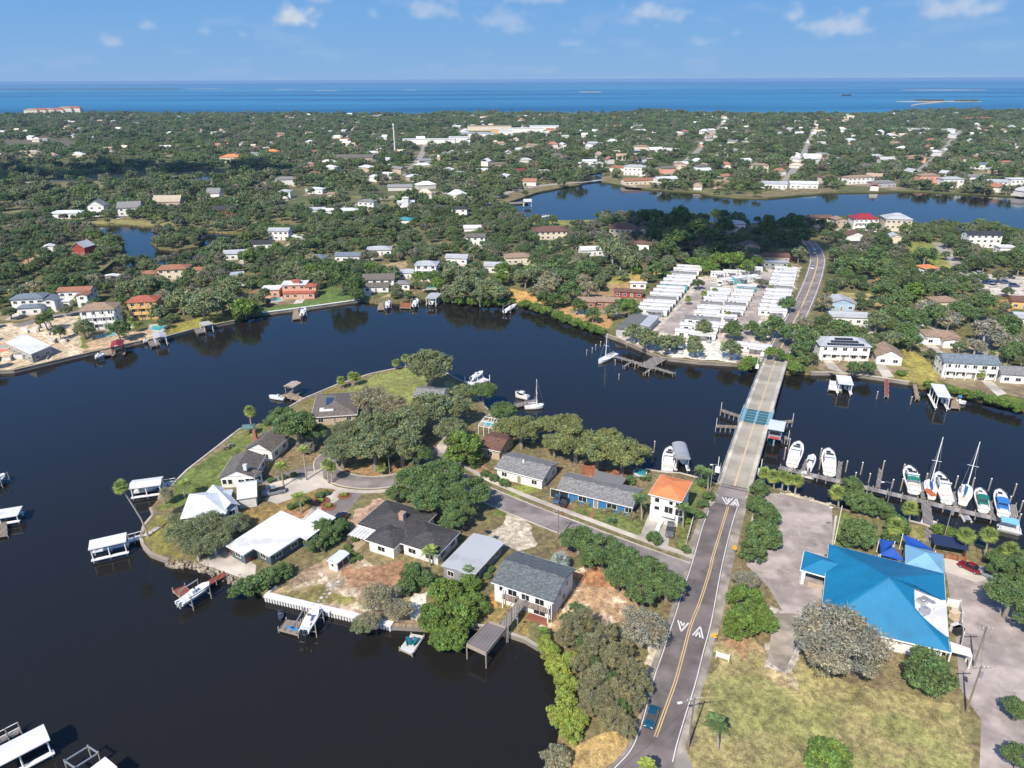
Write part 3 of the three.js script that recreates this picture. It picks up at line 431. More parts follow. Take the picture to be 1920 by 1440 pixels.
// one block of a building: walls, roof, windows, as children of the house group
function block(house, f, o) {
  const { w, d } = f, h = o.h, ov = o.over ?? 0.5, rise = o.rise ?? 1.6, base = o.base ?? 0, ww = w - 2 * ov, wd = d - 2 * ov, W = ww / 2, D = wd / 2;
  const roofType = o.roof || 'gx';
  house.updateMatrixWorld(true);
  occ.push({ x: f.c.x, z: f.c.z, r: Math.hypot(w, d) / 2, w, d, turn: f.turn });
  const wall = new Geo(), top = h - 0.02;
  const up = roofType === 'flat' || roofType === 'shed' ? 0 : ov * rise * 2 / (roofType === 'gz' ? w : d);
  for (const [a, b] of [[[-W, D], [W, D]], [[W, D], [W, -D]], [[W, -D], [-W, -D]], [[-W, -D], [-W, D]]]) wall.quad([a[0], base, a[1]], [b[0], base, b[1]], [b[0], top + up * 0.9, b[1]], [a[0], top + up * 0.9, a[1]]);
  const pk = top + rise - 0.12;
  if (roofType === 'gx') for (const x of [-W, W]) wall.tri([x, top, D], [x, top, -D], [x, pk, 0]);
  if (roofType === 'gz') for (const z of [-D, D]) wall.tri([-W, top, z], [W, top, z], [0, pk, z]);
  if (!o.open) put(wall.mesh('wall', o.wall, house), house, f.c, f.turn);
  else { for (const [x, z] of [[-W, D], [W, D], [-W, -D], [W, -D]]) put(new Geo().box(0.18, h - base - 0.1, 0.18, x, base, z).mesh('post', o.wall, house), house, f.c, f.turn); }
  const th = o.thick ?? 0.2;
  const rg = roofType === 'gx' ? gableRoof(w, d, h, rise, th, true) : roofType === 'gz' ? gableRoof(w, d, h, rise, th, false) : roofType === 'hip' ? hipRoof(w, d, h, rise, th) : roofType === 'shed' ? new Geo().poly([[-w / 2, h, d / 2], [w / 2, h, d / 2], [w / 2, h + rise, -d / 2], [-w / 2, h + rise, -d / 2]]).poly([[-w / 2, h - th, d / 2], [-w / 2, h + rise - th, -d / 2], [w / 2, h + rise - th, -d / 2], [w / 2, h - th, d / 2]]).quad([-w / 2, h, d / 2], [-w / 2, h - th, d / 2], [w / 2, h - th, d / 2], [w / 2, h, d / 2]).quad([w / 2, h, d / 2], [w / 2, h - th, d / 2], [w / 2, h + rise - th, -d / 2], [w / 2, h + rise, -d / 2]).quad([-w / 2, h, d / 2], [-w / 2, h + rise, -d / 2], [-w / 2, h + rise - th, -d / 2], [-w / 2, h - th, d / 2]) : new Geo().box(w, th + 0.1, d, 0, h - th, 0);
  const roof = put(rg.mesh('roof', o.roofM, house), house, f.c, f.turn);
  if (o.fascia && roofType !== 'flat') { for (const z of [-d / 2 - 0.03, d / 2 + 0.03]) if (roofType !== 'gz') new Geo().box(w + 0.06, 0.2, 0.06, 0, h - 0.22, z).mesh('fascia', m.trim, roof); for (const x of [-w / 2 - 0.03, w / 2 + 0.03]) if (roofType !== 'gx') new Geo().box(0.06, 0.2, d, x, h - 0.22, 0).mesh('fascia', m.trim, roof); }
  // windows: on the sides named, one mesh each with its pane
  const win = (side, s, y, a, b, name = 'window', mt = m.glass) => {
    const fx = side === 'f' ? 0 : side === 'b' ? Math.PI : side === 'r' ? Math.PI / 2 : -Math.PI / 2, off = side === 'f' || side === 'b' ? D : W;
    const q = new THREE.Vector3(s, y, off + 0.03).applyAxisAngle(new THREE.Vector3(0, 1, 0), fx).applyAxisAngle(new THREE.Vector3(0, 1, 0), f.turn).add(f.c);
    const gm = winGeo(a, b), fr = new THREE.Mesh(gm[0], o.trimM || m.trim); fr.name = name; house.add(fr); put(fr, house, q, f.turn + fx);
    const pane = new THREE.Mesh(gm[1], mt); pane.name = name === 'window' ? 'pane' : 'panel'; fr.add(pane); fr.castShadow = pane.castShadow = true;
  };
  for (const [side, s, y, a, b, nm, mt] of o.win || []) win(side, s, y, a, b, nm, mt);
  if (o.auto) { const fl = o.floors || 1; for (let k = 0; k < fl; k++) { const y = base + (h - base) * k / fl + 0.95; for (const side of o.auto) { const len = side === 'f' || side === 'b' ? ww : wd, n = Math.max(1, Math.floor(len / (o.step || 3.4))); for (let i = 0; i < n; i++) if (k > 0 || side !== 'f' || i !== (n >> 1) || n < 3) win(side, (i + 0.5) / n * len - len / 2, y, o.ww || 1.4, 1.15); else win(side, (i + 0.5) / n * len - len / 2, base + 0.05, 1.0, 2.05, 'door', o.doorM || m.doorM); } } }
  return { roof, f };
}
const winCache = new Map();
function winGeo(a, b) { const k = `${a.toFixed(2)},${b.toFixed(2)}`; if (!winCache.has(k)) { const t = 0.1, fr = new Geo(); fr.box(a + 2 * t, t, 0.08, 0, -t, 0).box(a + 2 * t, t, 0.08, 0, b, 0).box(t, b, 0.08, -a / 2 - t / 2, 0, 0).box(t, b, 0.08, a / 2 + t / 2, 0, 0); if (a > 1.2) fr.box(0.06, b, 0.06, 0, 0, 0.005); winCache.set(k, [fr.geometry(), new Geo().box(a, b, 0.05, 0, 0, -0.012).geometry()]); } return winCache.get(k); }
m.doorM = M([0.30, 0.25, 0.2], { rough: 0.5 }); m.garage = M([0.74, 0.73, 0.70], { rough: 0.6, t: T.soft });
const RM = { slate: M([0.165, 0.19, 0.20], { t: T.shingle }), charcoal: M([0.085, 0.08, 0.082], { t: T.shingle }), brownGrey: M([0.20, 0.175, 0.155], { t: T.shingle }), grey: M([0.30, 0.30, 0.30], { t: T.shingle }), paleGrey: M([0.50, 0.52, 0.55], { t: T.stain, rough: 0.5 }), metalWhite: M([0.74, 0.78, 0.84], { t: T.stain, rough: 0.45 }), white: m.roofWhite, brown: M([0.22, 0.115, 0.085], { t: T.shingle }), terracotta: M([0.44, 0.20, 0.12], { t: T.shingle }), orange: M([0.80, 0.27, 0.10], { t: T.soft, rough: 0.75 }), tan: M([0.42, 0.30, 0.21], { t: T.shingle }), red: M([0.34, 0.035, 0.05], { t: T.soft, rough: 0.5 }), blueGrey: M([0.22, 0.27, 0.33], { t: T.shingle }), teal: M([0.05, 0.30, 0.36], { t: T.soft }), dark: M([0.055, 0.055, 0.06], { t: T.shingle }), tile: M([0.50, 0.15, 0.09], { t: T.shingle }), cream: M([0.62, 0.53, 0.40], { t: T.shingle }) };
const WM = { white: m.wallWhite, cream: M([0.74, 0.66, 0.50], { t: T.soft }), blue: M([0.035, 0.19, 0.44], { t: T.soft }), yellow: M([0.74, 0.50, 0.20], { t: T.soft }), pink: M([0.76, 0.40, 0.28], { t: T.soft }), grey: M([0.45, 0.46, 0.47], { t: T.soft }), red: M([0.36, 0.07, 0.05], { t: T.soft }), tan: M([0.55, 0.44, 0.33], { t: T.soft }), teal: M([0.12, 0.42, 0.46], { t: T.soft }), brick: M([0.36, 0.15, 0.10], { t: T.soft }), paleBlue: M([0.40, 0.55, 0.68], { t: T.soft }), slate: M([0.10, 0.14, 0.18], { t: T.soft }) };
function house(label, f, category = 'house', name = 'house', group) { return thing(name, label, category, [f.c.x, 0, f.c.z], f.turn, group); }
function chimney(hs, px, h0, h1, mt, s = 0.9) { const p = V(px[0], px[1], h1); p.y = h0; hs.updateMatrixWorld(true); put(new Geo().box(s, h1 - h0, s).box(s + 0.2, 0.15, s + 0.2, 0, h1 - h0, 0).mesh('chimney', mt, hs), hs, p, hs.rotation.y); }
// a flat-roofed building from its traced roof outline
function slabHouse(label, px, h, roofM, wallM, over = 0.4, opt = {}) {
  const pts = px.map(q => { const v = V(q[0], q[1], h); return [v.x, v.z]; }); const cx = pts.reduce((s, p) => s + p[0], 0) / pts.length, cz = pts.reduce((s, p) => s + p[1], 0) / pts.length;
  const hs = thing(opt.name || 'house', label, opt.category || 'house', [cx, 0, cz], 0, opt.group);
  const loc = pts.map(p => [p[0] - cx, p[1] - cz]);
  new Geo().prism(loc, h - 0.3, h).mesh('roof', roofM, hs);
  const area = THREE.ShapeUtils.area(loc.map(p => new THREE.Vector2(...p))), s = area > 0 ? 1 : -1;
  const ins = loc.map((p, k) => { const a = loc[(k + loc.length - 1) % loc.length], b = loc[(k + 1) % loc.length]; const n1 = norm2(p[0] - a[0], p[1] - a[1]), n2 = norm2(b[0] - p[0], b[1] - p[1]); let nx = -(n1[1] + n2[1]) * s, nz = (n1[0] + n2[0]) * s; const l = Math.hypot(nx, nz) || 1; const k2 = over / Math.max(0.5, l / 2); return [p[0] + nx / l * k2, p[1] + nz / l * k2]; });
  new Geo().prism(ins, 0, h - 0.31).mesh('wall', wallM, hs);
  occ.push({ x: cx, z: cz, r: Math.sqrt(Math.abs(area)) * 0.72 });
  // a row of windows along each wall
  for (let k = 0; k < ins.length; k++) { const a = ins[k], b = ins[(k + 1) % ins.length], L = Math.hypot(b[0] - a[0], b[1] - a[1]); if (L < 3) continue; const n = Math.max(1, Math.floor(L / 4)); const dx = (b[0] - a[0]) / L, dz = (b[1] - a[1]) / L; const nx = dz * s, nz = -dx * s; for (let i = 0; i < n; i++) { const t = (i + 0.5) / n * L, gm = winGeo(1.6, 1.1), fr = new THREE.Mesh(gm[0], m.trim), pn = new THREE.Mesh(gm[1], m.glass); fr.name = 'window'; pn.name = 'pane'; fr.add(pn); fr.position.set(a[0] + dx * t + nx * 0.03, 0.95, a[1] + dz * t + nz * 0.03); fr.rotation.y = Math.atan2(nx, nz); hs.add(fr); } }
  return hs;
}
function norm2(x, y) { const l = Math.hypot(x, y) || 1; return [x / l, y / l]; }

// ---- the houses of the near peninsula
{ // two-storey house by the dock, slate roof, balcony
  const f = frameOf([920.5, 1091.5], [1037.7, 1130.5], null, 4.7, [1059.4, 1083, 6.5]); const hs = house('white two-storey house with slate shingle roof and balcony facing the raised dock', f);
  block(hs, f, { h: 4.7, rise: 1.8, roof: 'gx', over: 0.5, wall: m.wallWhite, roofM: RM.slate, fascia: 1, win: [['f', -f.w / 2 + 2, 3.0, 0.7, 1.1], ['f', -2.2, 2.75, 1.8, 1.5], ['f', 0.6, 2.75, 1.6, 1.6], ['f', 3.6, 2.75, 1.8, 1.5], ['f', 3.6, 0.3, 2.4, 1.8], ['r', -1.5, 3, 1.0, 1.1], ['r', 2, 3, 1, 1.1], ['r', 0.5, 0.9, 1.2, 1.1], ['l', 0, 3, 1.2, 1.1]] });
  hs.updateMatrixWorld(true);
  const D = f.d / 2 - 0.5, W = f.w / 2 - 0.5, loc = g => g;
  new Geo().box(2 * W - 2.6, 0.2, 1.3, 1.0, 2.35, D + 0.65).mesh('balcony_floor', m.woodGrey, hs);
  for (const [x0, x1] of [[-W + 2.4, -0.9], [2.2, W - 0.3]]) new Geo().box(x1 - x0, 0.9, 0.08, (x0 + x1) / 2, 2.55, D + 1.26).mesh('balcony_railing', M([0.42, 0.33, 0.28], { t: T.plank }), hs);
  for (const x of [-W + 2.4, W - 0.3]) new Geo().box(0.25, 4.4, 0.25, x, 0, D + 1.1).mesh('column', m.wallWhite, hs);
}
{ const f = frameOf([826.7, 1061], [886, 1082], [943, 1017], 3.0); const hs = house('long low house under a pale blue-grey metal roof between palms', f);
  block(hs, f, { h: 3.0, rise: 0.45, roof: 'gz', over: 0.4, wall: M([0.30, 0.30, 0.32], { t: T.soft }), roofM: RM.paleGrey, fascia: 1, auto: 'fr' });
  const p = V(916, 998, 3.4); hs.updateMatrixWorld(true); put(new Geo().box(1.3, 0.18, 0.9).mesh('skylight', m.glass, hs), hs, p.setY(3.35), f.turn); }
{ // rambling charcoal roof
  const f = frameOf([669, 983], [768, 1013], [812, 961], 3.1), hs = house('rambling white house with broad charcoal shingle roof and brick chimney', f);
  block(hs, f, { h: 3.1, rise: 1.7, roof: 'hip', over: 0.6, wall: m.wallWhite, roofM: RM.charcoal, fascia: 1, auto: 'l' });
  const f2 = frameOf([684, 1012], [738.5, 1029.5], [768, 990], 3.12); block(hs, f2, { h: 3.12, rise: 1.45, roof: 'hip', over: 0.6, wall: m.wallWhite, roofM: RM.charcoal, fascia: 1, auto: 'fr', ww: 1.8 });
  const f3 = frameOf([749, 1018], [822, 1041], [846, 992], 3.14); block(hs, f3, { h: 3.14, rise: 1.6, roof: 'hip', over: 0.6, wall: m.wallWhite, roofM: RM.charcoal, fascia: 1, auto: 'fr', ww: 1.8 });
  chimney(hs, [754, 962], 3.4, 5.9, M([0.48, 0.33, 0.25], { t: T.soft }), 1.2);
  // white awning at its side
  const g = new Geo(); for (let k = 0; k < 7; k++) g.box(0.16, 0.18, 5.2, -2.6 + k * 0.87, 2.6, 0); g.box(5.6, 0.1, 4.6, 0, 2.52, 0); const a = V(684, 998, 2.6); a.y = 0; hs.updateMatrixWorld(true); put(g.mesh('patio_cover', m.white, hs), hs, a, f.turn); }
slabHouse('sprawling house under a bright white flat roof with red porch', [[423, 1023], [527, 957], [570, 976], [596, 953.5], [630, 970], [575, 1012], [563, 1006], [505, 1043.5], [476, 1028], [456, 1041]], 3.1, m.roofWhite, M([0.10, 0.13, 0.15], { t: T.soft }), 0.7);
{ // red railing round its porch
  const t = thing('porch_railing', 'red painted porch railing beside the white-roofed house and patio', 'railing'), a = V(427, 1036, 0), b = V(462, 1057, 0), c = V(476, 1049, 0); const go = (p, q) => { const n = 5; for (let k = 0; k <= n; k++) { const x = p.clone().lerp(q, k / n); new Geo().box(0.12, 1.0, 0.12, x.x, 0, x.z).mesh('post', m.woodRed, t); } for (const y of [0.5, 0.95]) new Geo().beam([p.x, y, p.z], [q.x, y, q.z], 0.12).mesh('rail', m.woodRed, t); }; go(a, b); go(b, c);
  const w = thing('deck_fence', 'rust-red timber fence along the white-roofed house', 'fence'); const p = V(524, 1050, 0), q = V(566, 1022, 0); for (let k = 0; k < 9; k++) { const x = p.clone().lerp(q, (k + 0.5) / 9); new Geo().box(p.distanceTo(q) / 9 - 0.03, 1.4 + (k % 3) * 0.02, 0.06, x.x, 0, x.z, Math.atan2(-(q.z - p.z), q.x - p.x)).mesh('panel', M([0.42, 0.12, 0.06], { t: T.plank }), w); } }
{ const f = frameOf([444, 935.5], [482, 930], 8.0, 3.0), hs = house('white house with gleaming metal hip roofs beneath the tip oaks', f);
  block(hs, f, { h: 3.0, rise: 1.9, roof: 'gx', over: 0.4, wall: m.wallWhite, roofM: RM.metalWhite, fascia: 1, auto: 'r', win: [['f', 0, 0.05, 3.4, 2.2, 'garage_door', m.garage]] });
  const f2 = frameOf([420, 957], [449, 946], 11, 3.05); block(hs, f2, { h: 3.05, rise: 1.3, roof: 'gz', over: 0.4, wall: WM.paleBlue, roofM: RM.metalWhite, fascia: 1, auto: 'f' });
  const f3 = frameOf([338, 972], [424, 962], [410, 920], 3.02); block(hs, f3, { h: 3.02, rise: 2.0, roof: 'hip', over: 0.5, wall: m.wallWhite, roofM: RM.metalWhite, fascia: 1, auto: 'fl' }); }
{ const f = frameOf([409, 896], [476, 894], 11, 3.1), hs = house('white gabled house with taupe shingle roof above the green lawn', f);
  block(hs, f, { h: 3.1, rise: 2.0, roof: 'gz', over: 0.4, wall: m.wallWhite, roofM: RM.brownGrey, fascia: 1, win: [['f', -3.2, 1.0, 1.0, 1.3], ['f', -1.8, 1.0, 1.0, 1.3], ['f', 1.0, 1.2, 1.4, 1.0], ['f', 3.2, 1.6, 2.2, 0.8]], auto: 'r' }); chimney(hs, [459, 872], 4.4, 5.8, m.white, 0.8);
  const f2 = frameOf([474, 893.5], [493, 884], 7, 3.0); block(hs, f2, { h: 3.0, rise: 0.8, roof: 'hip', over: 0.3, wall: m.wallWhite, roofM: RM.brownGrey, auto: 'f' }); }
{ const f = frameOf([457.5, 842], [510, 848], 9.5, 3.2), hs = house('white cottage with tan shingle gable and tall brick chimney on its end wall', f);
  block(hs, f, { h: 3.2, rise: 2.3, roof: 'gz', over: 0.5, wall: m.wallWhite, roofM: RM.brownGrey, fascia: 1, auto: 'fr' }); const p = V(483, 845, 0); hs.updateMatrixWorld(true); put(new Geo().box(1.5, 4.2, 0.8).box(0.9, 2.4, 0.75, 0, 4.2, 0).mesh('chimney', WM.brick, hs), hs, p, f.turn); }
{ const f = frameOf([583, 783], [670, 777], [648, 736], 3.0), hs = house('taupe hip-roofed house with a solar strip by the seawall', f);
  block(hs, f, { h: 3.0, rise: 2.0, roof: 'hip', over: 0.6, wall: WM.tan, roofM: RM.brownGrey, fascia: 1, auto: 'f' }); hs.updateMatrixWorld(true);
  const add = (px, w, d, mt, name) => { let y = 4, p, l; for (let k = 0; k < 8; k++) { p = V(px[0], px[1], y); l = hs.worldToLocal(p.clone()); y = 3.0 + 2.0 * Math.max(0, 1 - Math.abs(l.z) * 2 / f.d) + 0.1; } const o = new Geo().box(w, 0.1, d, 0, 0, 0, 0, 0, Math.sign(l.z) * Math.atan(4 / f.d)).mesh(name, mt, hs); o.position.set(l.x, y, l.z); };
  add([618, 752], 2.0, 3.4, M([0.03, 0.06, 0.14], { rough: 0.15 }), 'solar_panel'); add([612, 768], 4.0, 1.8, m.white, 'skylight'); }
{ const f = frameOf([772, 744], [828, 749], 9, 3), hs = house('grey gabled bungalow half hidden by the north tip oaks', f); block(hs, f, { h: 3, rise: 1.4, roof: 'gx', wall: WM.white, roofM: RM.grey, fascia: 1, auto: 'fr' }); }
{ const f = frameOf([896, 838], [938, 847], [956, 815], 3.0), hs = house('house with brown shingle roof beside the screened pool', f); block(hs, f, { h: 3.0, rise: 1.3, roof: 'gx', wall: WM.tan, roofM: RM.brown, fascia: 1, auto: 'fr' }); }
{ const f = frameOf([927, 877], [1018, 901], [1041, 866], 3.0), hs = house('white bungalow with long grey shingle roof beside the footpath', f); block(hs, f, { h: 3.0, rise: 1.5, roof: 'gx', wall: WM.white, roofM: RM.grey, fascia: 1, auto: 'fr' }); const p = V(982, 866, 4.3); hs.updateMatrixWorld(true); put(new Geo().box(0.5, 0.9, 0.5).mesh('chimney', m.white, hs), hs, p.setY(4.0), f.turn); }
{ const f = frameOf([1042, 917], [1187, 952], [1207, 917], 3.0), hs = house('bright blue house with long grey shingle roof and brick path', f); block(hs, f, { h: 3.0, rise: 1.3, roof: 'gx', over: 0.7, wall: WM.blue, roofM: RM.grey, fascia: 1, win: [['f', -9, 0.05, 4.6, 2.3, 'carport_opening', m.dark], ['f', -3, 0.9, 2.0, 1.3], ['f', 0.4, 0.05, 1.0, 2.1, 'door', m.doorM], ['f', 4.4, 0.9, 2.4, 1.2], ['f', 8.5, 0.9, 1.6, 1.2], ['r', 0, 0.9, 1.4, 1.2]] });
  const b2 = frameOf([1103, 905], [1160, 919], [1176, 896], 3.3); block(hs, b2, { h: 3.3, rise: 0.3, roof: 'flat', wall: WM.blue, roofM: M([0.20, 0.205, 0.21], { t: T.stain }), auto: 'b' }); }
{ // tall white house with orange roof
  const f = frameOf([1216, 926], [1278, 941.5], [1294, 902], 7.2), hs = house('tall white three-level house with bright orange hip roof by the bridge', f), W = f.w / 2 - 0.5, D = f.d / 2 - 0.5;
  block(hs, f, { h: 7.2, rise: 1.3, roof: 'hip', over: 0.5, wall: m.wallWhite, roofM: RM.orange, fascia: 1, win: [['f', -W + 1.5, 5.3, 1.0, 1.1], ['f', 1.4, 5.5, 0.8, 0.9], ['f', 2.9, 5.5, 0.8, 0.9], ['f', -W + 1.6, 3.3, 1.1, 0.9], ['f', 1.0, 3.1, 1.9, 1.7], ['f', 3.4, 3.1, 1.7, 1.7], ['f', -W + 1.9, 0.05, 2.7, 2.2, 'garage_door', m.garage], ['f', W - 1.9, 0.05, 2.7, 2.2, 'garage_door', m.garage], ['r', -2, 5.2, 1.2, 1.2], ['r', 2, 5.2, 1.2, 1.2], ['r', 0, 2.7, 1.2, 1.2]] });
  new Geo().box(2 * W - 3.6, 0.18, 1.2, 1.2, 2.75, D + 0.6).mesh('balcony_floor', m.trim, hs); const n = 22; new Geo().box(2 * W - 3.6, 0.08, 0.08, 1.2, 3.75, D + 1.16).mesh('balcony_rail', m.trim, hs); const bal = new Geo(); for (let k = 0; k < n; k++) bal.box(0.07, 0.84, 0.07, 1.2 + (k / (n - 1) - 0.5) * (2 * W - 3.7), 2.93, D + 1.16); tag(bal.mesh('baluster_row', m.trim, hs), null, null, null, 'stuff');
  new Geo().box(0.9, 0.9, 3.2, -0.3, 0, D + 1.6).box(0.9, 0.45, 1.6, -0.3, 0, D + 4).mesh('stair', m.wallWhite, hs); }
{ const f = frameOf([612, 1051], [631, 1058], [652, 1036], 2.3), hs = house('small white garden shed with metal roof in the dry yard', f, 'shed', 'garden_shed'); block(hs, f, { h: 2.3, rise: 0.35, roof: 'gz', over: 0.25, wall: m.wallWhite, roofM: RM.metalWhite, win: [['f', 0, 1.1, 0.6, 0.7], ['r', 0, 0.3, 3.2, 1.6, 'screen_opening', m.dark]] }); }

// ---------------------------------------------------------------- the bascule bridge
{
  const a = V(1377, 912, 0.3), b = V(1459, 664, 0.3), L = Math.hypot(b.x - a.x, b.z - a.z), turn = Math.atan2(-(b.x - a.x), -(b.z - a.z));
  const t = thing('bascule_bridge', 'concrete bascule bridge with teal steel lift span and timber fenders', 'bridge', [a.x, 0, a.z], turn);
  const hy = s => 0.3 + 1.9 * Math.sin(Math.PI * clamp(s / L, 0, 1));       // local -z runs across the river
  const conc = M([0.60, 0.57, 0.50], { t: T.concrete }), pale = M([0.78, 0.76, 0.70], { t: T.concrete }), tealM = M([0.055, 0.150, 0.180], { t: T.stain, rough: 0.5 }), ltBlue = M([0.24, 0.42, 0.50], { t: T.soft, rough: 0.5 });
  const s0 = L * 0.345, s1 = L * 0.435, w = 6.3;
  const slab = (name, p, q, x0, x1, up, th, mt) => { const g = new Geo(), n = Math.max(2, Math.round((q - p) / 2.2)); for (let k = 0; k < n; k++) { const z0 = p + (q - p) * k / n, z1 = p + (q - p) * (k + 1) / n, y0 = hy(z0) + up, y1 = hy(z1) + up; const A = [x0, y0, -z0], Bb = [x1, y0, -z0], Cc = [x1, y1, -z1], D = [x0, y1, -z1]; g.quad(A, Bb, Cc, D); const lo = v => [v[0], v[1] - th, v[2]]; g.quad(lo(A), lo(D), lo(Cc), lo(Bb)); g.quad(Bb, lo(Bb), lo(Cc), Cc); g.quad(A, D, lo(D), lo(A)); if (k === 0) g.quad(A, lo(A), lo(Bb), Bb); if (k === n - 1) g.quad(D, Cc, lo(Cc), lo(D)); } return g.mesh(name, mt, t); };
  const nP = 9; for (let k = 0; k < nP; k++) { const p = s0 * k / nP, q = s0 * (k + 1) / nP - 0.07; slab('deck_panel', p, q, -w / 2, w / 2, 0, 0.5, k % 2 ? conc : M([0.57, 0.535, 0.465], { t: T.concrete })); }
  for (let k = 0; k < 8; k++) { const p = s1 + (L - s1) * k / 8, q = s1 + (L - s1) * (k + 1) / 8 - 0.07; slab('deck_panel', p, q, -w / 2, w / 2, 0, 0.5, k % 2 ? conc : M([0.58, 0.545, 0.475], { t: T.concrete })); }
  slab('lift_span', s0, s1, -w / 2 - 0.4, -0.3, 0.02, 0.5, tealM); slab('lift_span', s0, s1, 0.3, w / 2 + 0.4, 0.02, 0.5, tealM); slab('lift_span_rib', s0, s1, -0.3, 0.3, 0.06, 0.5, ltBlue);
  for (let k = 1; k < 5; k++) { const s = s0 + (s1 - s0) * k / 5; new Geo().box(w, 0.05, 0.16, 0, hy(s) + 0.03, -s).mesh('grating_bar', ltBlue, t); }
  slab('centre_line', 0, s0, -0.22, 0.22, 0.012, 0.01, M([0.62, 0.50, 0.30], { t: T.stain })); slab('centre_line', s1, L, -0.22, 0.22, 0.012, 0.01, M([0.62, 0.50, 0.30], { t: T.stain }));
  for (const sd of [-1, 1]) {
    const lo = Math.min(sd * w / 2, sd * (w / 2 + 1.1)), hi = lo + 1.1;
    for (const [p, q] of [[0, s0], [s1, L]]) { slab('sidewalk', p, q, lo, hi, 0.2, 0.5, pale); const e = sd * (w / 2 + 1.0); slab('parapet', p, q, e - 0.12, e + 0.12, 0.62, 0.5, pale); slab('parapet_rail', p, q, e - 0.07, e + 0.07, 1.15, 0.12, m.steel); slab('kerb', p, q, sd * w / 2 - 0.15, sd * w / 2 + 0.15, 0.32, 0.4, pale); }
    slab('sidewalk', s0, s1, lo, hi, 0.2, 0.3, ltBlue); slab('girder', s0 - 1, s1 + 1, sd * (w / 2 + 1.2) - 0.15, sd * (w / 2 + 1.2) + 0.15, 0.9, 1.9, ltBlue);
    for (let k = 0; k < 18; k++) { const s = L * (k + 0.5) / 18; if (s > s0 - 1 && s < s1 + 1) continue; new Geo().box(0.16, 0.6, 0.16, sd * (w / 2 + 1.0), hy(s) + 0.6, -s).mesh('rail_post', pale, t); }
  }
  for (let k = 0; k <= 12; k++) { const s = L * (0.03 + 0.94 * k / 12); if (s > s0 + 1 && s < s1 - 1) continue; for (const x of [-3.4, -1.2, 1.2, 3.4]) new Geo().tube([[x, WATER - 2, -s], [x, hy(s) - 0.4, -s]], 0.28, 8).mesh('pile', m.concreteOld, t); new Geo().box(8.2, 0.6, 0.8, 0, hy(s) - 1.1, -s).mesh('pile_cap', m.concreteOld, t); }
  for (const s of [s0 - 2, s1 + 2]) new Geo().box(9, 4.0, 3.4, 0, WATER - 2, -s).mesh('pier', m.concreteOld, t);
  // four timber fender walks
  const fender = (px0, px1) => { const p = V(...px0, 0.5), q = V(...px1, 0.5); t.updateMatrixWorld(true); const A = t.worldToLocal(p.clone()), Z = t.worldToLocal(q.clone()); const g = new Geo(); g.beam([A.x, A.y, A.z], [Z.x, Z.y, Z.z], 1.5, 0.3); g.mesh('fender_walk', m.wood, t); const n = 5; for (let k = 0; k <= n; k++) { const c = A.clone().lerp(Z, k / n); for (const o of [-0.55, 0.55]) new Geo().tube([[c.x, WATER - 2, c.z + o], [c.x, 0.62, c.z + o]], 0.16, 6).mesh('fender_pile', m.pile, t); } const c = A; new Geo().tube([[c.x, 0, c.z], [c.x, 3.2, c.z]], 0.07, 6).mesh('marker_post', m.trim, t); };
  fender([1352, 769], [1394, 783]); fender([1343, 799], [1389, 801]); fender([1486, 790], [1444, 793]); fender([1478, 823], [1452, 812]);
  // tender's house over the water
  t.updateMatrixWorld(true); const c = t.worldToLocal(V(1441, 822, 0)); const hx = Math.max(c.x, w / 2 + 3.2);
  new Geo().box(3.4, 3.2, 4.6, hx, 1.2, c.z).mesh('tender_house_wall', M([0.30, 0.34, 0.40], { t: T.soft }), t); new Geo().box(4.4, 0.25, 6.4, hx, 4.4, c.z).mesh('tender_house_roof', M([0.62, 0.70, 0.82], { t: T.stain }), t); new Geo().box(3.0, 0.9, 0.1, hx, 2.6, c.z + 2.33).mesh('tender_house_window', m.glass, t); new Geo().box(2.6, 0.7, 0.12, hx, 1.3, c.z + 2.34).mesh('notice_board', M([0.5, 0.06, 0.06]), t); for (const z of [-1.8, 1.8]) new Geo().tube([[hx, WATER - 2, c.z + z], [hx, 1.2, c.z + z]], 0.25, 8).mesh('pile', ltBlue, t);
  // gates and lamps by the approaches
  for (const [s, sd] of [[L * 0.08, 1], [L * 0.05, -1], [L * 0.8, -1], [L * 0.95, -1]]) { new Geo().box(1.2, 1.3, 1.2, sd * (w / 2 + 2), hy(s), -s).mesh('gate_cabinet', m.trim, t); new Geo().tube([[sd * (w / 2 + 2), hy(s), -s], [sd * (w / 2 + 2), hy(s) + 4.4, -s]], 0.09, 6).mesh('gate_arm', m.trim, t); }
  for (const s of [0.02, -1.3]) new Geo().box(6.3, 0.06, 0.12, 0, 0.31, -s).mesh('expansion_joint', m.dark, t);
  new Geo().quad([-w / 2, 0.3, 0.01], [-w / 2, 0.02, 5], [w / 2, 0.02, 5], [w / 2, 0.3, 0.01]).mesh('approach_slab', M([0.40, 0.37, 0.35], { t: T.asphalt }), t);
}
